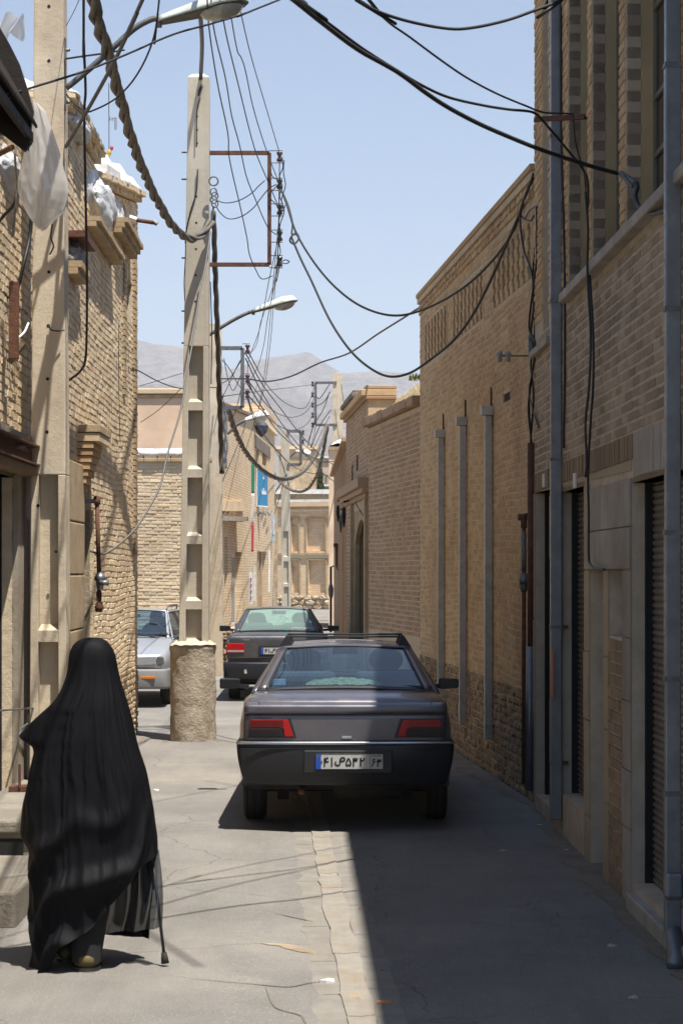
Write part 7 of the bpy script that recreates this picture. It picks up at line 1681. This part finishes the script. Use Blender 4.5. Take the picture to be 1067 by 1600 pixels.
# verticals on the near right building
gv = 'cables clipped down the right-hand fronts'
def onwall(F, pts, n=.02): return [(px, py, F.p(F.at(px, None, n), n, 0).y) for px, py in pts]
wire('left one of two cables running down between the tall windows and the niche', onwall(F1, [(914, 300), (918, 360), (917, 425), (922, 520), (920, 600), (914, 660), (916, 720), (914, 745)], .09), .009, group=gv)
wire('right one of two cables, bending round above the small niches', onwall(F1, [(920, 420), (926, 520), (926, 600), (922, 660), (918, 740), (919, 800), (919, 866), (922, 882), (932, 889), (944, 890)], .05), .009, group=gv)
wire('thin cable behind the tall blue grey downpipe', onwall(F1, [(875, -20), (876, 200), (881, 400), (882, 560), (880, 700)], .02), .010, group=gv)
rn = random.Random(44)
for i, (lab, pts) in enumerate([('cable on the wall corner falling from the roof to the conduit', [(833, 278), (812, 330), (828, 345), (838, 330), (836, 380), (832, 440), (835, 520), (829, 570), (833, 620), (828, 694)]),
        ('cable looping out from the lattice wall beside its neighbour', [(833, 272), (815, 320), (812, 345), (818, 390), (830, 425), (834, 470), (829, 520), (834, 560), (826, 620), (829, 690)]),
        ('thin cable swinging left of the bundle at the junction box', [(838, 322), (838, 400), (834, 440), (826, 510), (836, 540), (830, 590), (825, 640), (830, 692)]),
        ('stray cable loop below the insulator bracket', [(832, 580), (826, 610), (832, 640), (838, 660), (841, 668), (836, 650), (830, 640)]),
        ('short strap wire at the corner hook', [(820, 342), (826, 330), (838, 322), (838, 328)])]):
    wire(lab, onwall(F2, pts, .06 + .015 * i), .010 if i < 3 else .006, group='cable bundle on the corner of the tall wall')
# left foreground wires
gl = 'wires crossing in front of the near left pole'
wire('straight black wire rising from the tin awning across pole and lamp', dd([(10, 152), (40, 140), (130, 112), (200, 84), (270, 54), (330, 37), (385, 20), (450, -6)], 12.2, 15), .008, group=gl)
wire('short black wire behind the pole joining the lamp arm', dd([(104, 92), (130, 88), (160, 84), (195, 78)], 15, 14.8), .008, group=gl)
wire('black cable hanging vertically right of the near pole', dd([(131, -20), (131, 60), (134, 140), (132, 180), (134, 300), (136, 420), (136, 500), (134, 560), (126, 580), (112, 592), (106, 600), (104, 640)], 14.2, 17), .011, group=gl)
wire('grey rod-like cable slanting across the lamp arm', dd([(232, -20), (215, 20), (192, 70), (177, 100), (150, 150), (128, 188), (103, 230)], 13.5, 15), .015, mat=m_cable_g, group=gl)
wire('thin cable looping from the top down to the near pole', dd([(251, -20), (247, 20), (240, 60), (225, 98), (205, 130), (180, 155), (150, 171), (134, 174), (115, 160), (104, 147)], 13.5, 15), .007, group=gl)
wire('thick black cable curving on the rough wall left of the near pole', [(50, 330, 14.6), (47, 370, 14.6), (38, 410, 14.5), (28, 450, 14.5), (18, 464, 14.5), (3, 462, 14.4)], .014, group=gl)
wire('pale wire loop on the rough wall left of the near pole', [(0, 518, 14.4), (10, 532, 14.4), (25, 530, 14.5), (38, 520, 14.6), (45, 505, 14.7)], .009, mat=m_white, group=gl)
wire('thin black wire arc across the rusty strip on the left wall', [(0, 500, 14.4), (12, 488, 14.4), (32, 482, 14.5), (44, 490, 14.7)], .006, group=gl)
wire('black cable hanging from the plastic sheet to the left edge', [(28, 300, 13.2), (22, 320, 13.2), (8, 335, 13.3), (-5, 350, 13.3)], .012, group=gl)
wire('pale cord hanging beside the plastic sheet', [(28, 218, 13), (24, 245, 13), (28, 290, 13.1), (24, 330, 13.1), (20, 370, 13.2)], .008, mat=m_wool, group=gl)
wire('small hooked wire on the face of the near pole', [(77, 509, 14.98), (80, 515, 14.93), (90, 517, 14.93), (101, 516, 14.95)], .006, group=gl)
wire('small torn wires fixed at the side of the near pole', [(82, 350, 14.97), (80, 370, 14.95), (84, 385, 14.95), (78, 398, 14.95)], .006, group=gl)
# across the alley
ga = 'thin cables strung across the side alley'
wire('thin cable from the left house wall to the pole behind, sagging', dd([(112, 592), (136, 558), (152, 558), (180, 564), (214, 578), (250, 597), (283, 607), (315, 605), (345, 606)], 19, 30), .008, group=ga)
wire('grey cable drooping from the mid-street pole to the gas pipe', dd([(329, 362), (322, 410), (312, 460), (302, 530), (292, 585), (286, 625), (279, 655), (262, 710), (252, 755), (238, 785), (215, 822), (193, 845), (172, 861), (158, 866), (142, 861)], 23.2, 19.3), .011, mat=m_cable_g, group=ga)
wire('thin black cable rising over the plastered storey', dd([(218, 603), (250, 594), (285, 583)], 30, 33), .006, group=ga)
wire('thin black cable slanting over the plastered storey', dd([(220, 660), (245, 643), (265, 625), (284, 606)], 32, 30), .006, group=ga)
wire('hairline wire down the face of the left house', [(186, 500, 22), (186, 600, 22), (188, 690, 22)], .004, group=ga)
wire('thin wire high at the left top crossing to the pole', dd([(104, 40), (115, 20), (124, 0)], 15, 14), .003, group=ga)
# far tangle
rn = random.Random(17)
gf = 'tangled distant wires between the far poles'
flab = ['highest of the lines from the second frame to the far right roofs', 'second line from the second frame to the far right roofs, just below the highest', 'line from the second frame middle insulator to the slim far pole', 'line from the lowest insulator of the second frame to the slim far pole', 'long shallow sag between second frame top and third frame top', 'long sag between the middle insulators of second and third frame', 'deepest of the three sags between second and third frame', 'short hanging loop from the fourth frame up to the third', 'lower short loop from the fourth frame up to the third', 'jumper from the near poles falling to the lowest insulator of the second frame', 'jumper rising from the pole behind to the second frame upright', 'jumper looping low under the second frame', 'jumper drooping inside the second frame, upper', 'jumper crossing the second frame diagonally upwards', 'jumper from the distant right pole down to the twisted cable, left one', 'jumper from the distant right pole down to the twisted cable, lower one', 'curved jumper inside the third frame, upper', 'curved jumper inside the third frame, lower', 'wire falling down the right side of the distant right pole', 'straight line under the sags ending at the far right roofs', 'lowest long line from the second frame past the blue sign', 'service wire from the slim far pole down left to the wall box', 'service wire falling steeply left of the slim far pole', 'line from the fourth frame to the far right roofs', 'dark drop cable from the slim far pole up to the distant right pole', 'thin drop along the left of the slim far pole top', 'service wire climbing from the flag banner to the slim far pole', 'wire climbing the front of the far left building to the second frame', 'thin wire over the domed roof beside the distant right pole']
far = [[(384, 552), (410, 600), (440, 640), (475, 685), (512, 720), (548, 742)], [(384, 560), (405, 605), (432, 650), (462, 690), (500, 735), (540, 765)], [(386, 592), (402, 625), (425, 655), (455, 690), (470, 712)], [(386, 616), (398, 650), (420, 690), (447, 720)],
       [(387, 548), (420, 605), (450, 632), (478, 636), (492, 602)], [(387, 594), (425, 640), (455, 652), (480, 642), (493, 617)], [(388, 618), (430, 662), (458, 672), (482, 660), (493, 633)], [(470, 676), (480, 690), (494, 650)], [(470, 690), (484, 700), (494, 664)],
       [(345, 560), (358, 575), (372, 600), (386, 618)], [(345, 600), (360, 590), (379, 560)], [(346, 610), (352, 635), (365, 650), (379, 600)], [(350, 560), (356, 590), (365, 610), (379, 580)], [(346, 625), (358, 600), (372, 570), (385, 548)],
       [(515, 612), (505, 640), (490, 665), (480, 700)], [(517, 640), (500, 665), (486, 700)], [(515, 600), (500, 622), (493, 618)], [(516, 612), (506, 628), (493, 635)], [(533, 600), (537, 630), (541, 652)], [(387, 600), (440, 680), (500, 720), (545, 716)],
       [(386, 620), (400, 660), (430, 700), (470, 735), (530, 745)], [(446, 745), (430, 770), (415, 790)], [(449, 740), (440, 765), (430, 800), (422, 820)], [(470, 705), (490, 720), (520, 722), (545, 706)], [(447, 760), (470, 735), (490, 700), (515, 650)],
       [(428, 700), (440, 722), (452, 760)], [(400, 800), (415, 780), (432, 765), (446, 742)], [(340, 770), (370, 700), (388, 650), (402, 600)], [(523, 640), (532, 700), (543, 740)]]
ord_ = ['from the second frame']
for i, pts in enumerate(far):
    near = min(p[0] for p in pts) < 400 and pts[0][0] < 400
    D0 = 38.3 if pts[0][0] < 390 else (98 if pts[0][0] < 475 else 79.5); D1 = 98 if 395 < pts[-1][0] < 475 else (79.5 if pts[-1][0] > 475 else 38.3)
    if pts[-1][0] > 535: D1 = 66
    wire(flab[i], dd(pts, D0, D1), (.008 if D0 < 40 else .018) if abs(D0 - D1) < 1 else .013, group=gf)
wire('black cable on the old portal front hanging down beside the arch', [(543, 650, 34), (545, 720, 33.5), (548, 760, 33), (558, 790, 31.5), (572, 812, 30)], .012, group='cables on the far right fronts')
wire('horizontal thin service wires passing behind the mountains ridge view', dd([(345, 620), (400, 612), (450, 606), (495, 600)], 38, 79), .010, group='cables on the far right fronts')

# ------------------------------------------------------------ air between us and the mountains
hz = MB().box(-9000, 9000, -400, 9000, -1.2, 1100).build('haze', [])
hz.data.materials.clear(); hm = bpy.data.materials.new('haze_air'); hm.use_nodes = True; t = hm.node_tree; t.nodes.clear()
ho = N(t, 'ShaderNodeOutputMaterial'); hv = N(t, 'ShaderNodeVolumePrincipled'); hv.inputs['Density'].default_value = .00016; hv.inputs['Color'].default_value = (.88, .92, 1, 1); hv.inputs['Anisotropy'].default_value = .0
t.links.new(hv.outputs[0], ho.inputs['Volume']); hz.data.materials.append(hm); hz['kind'] = 'stuff'; hz['label'] = 'thin pale summer haze'
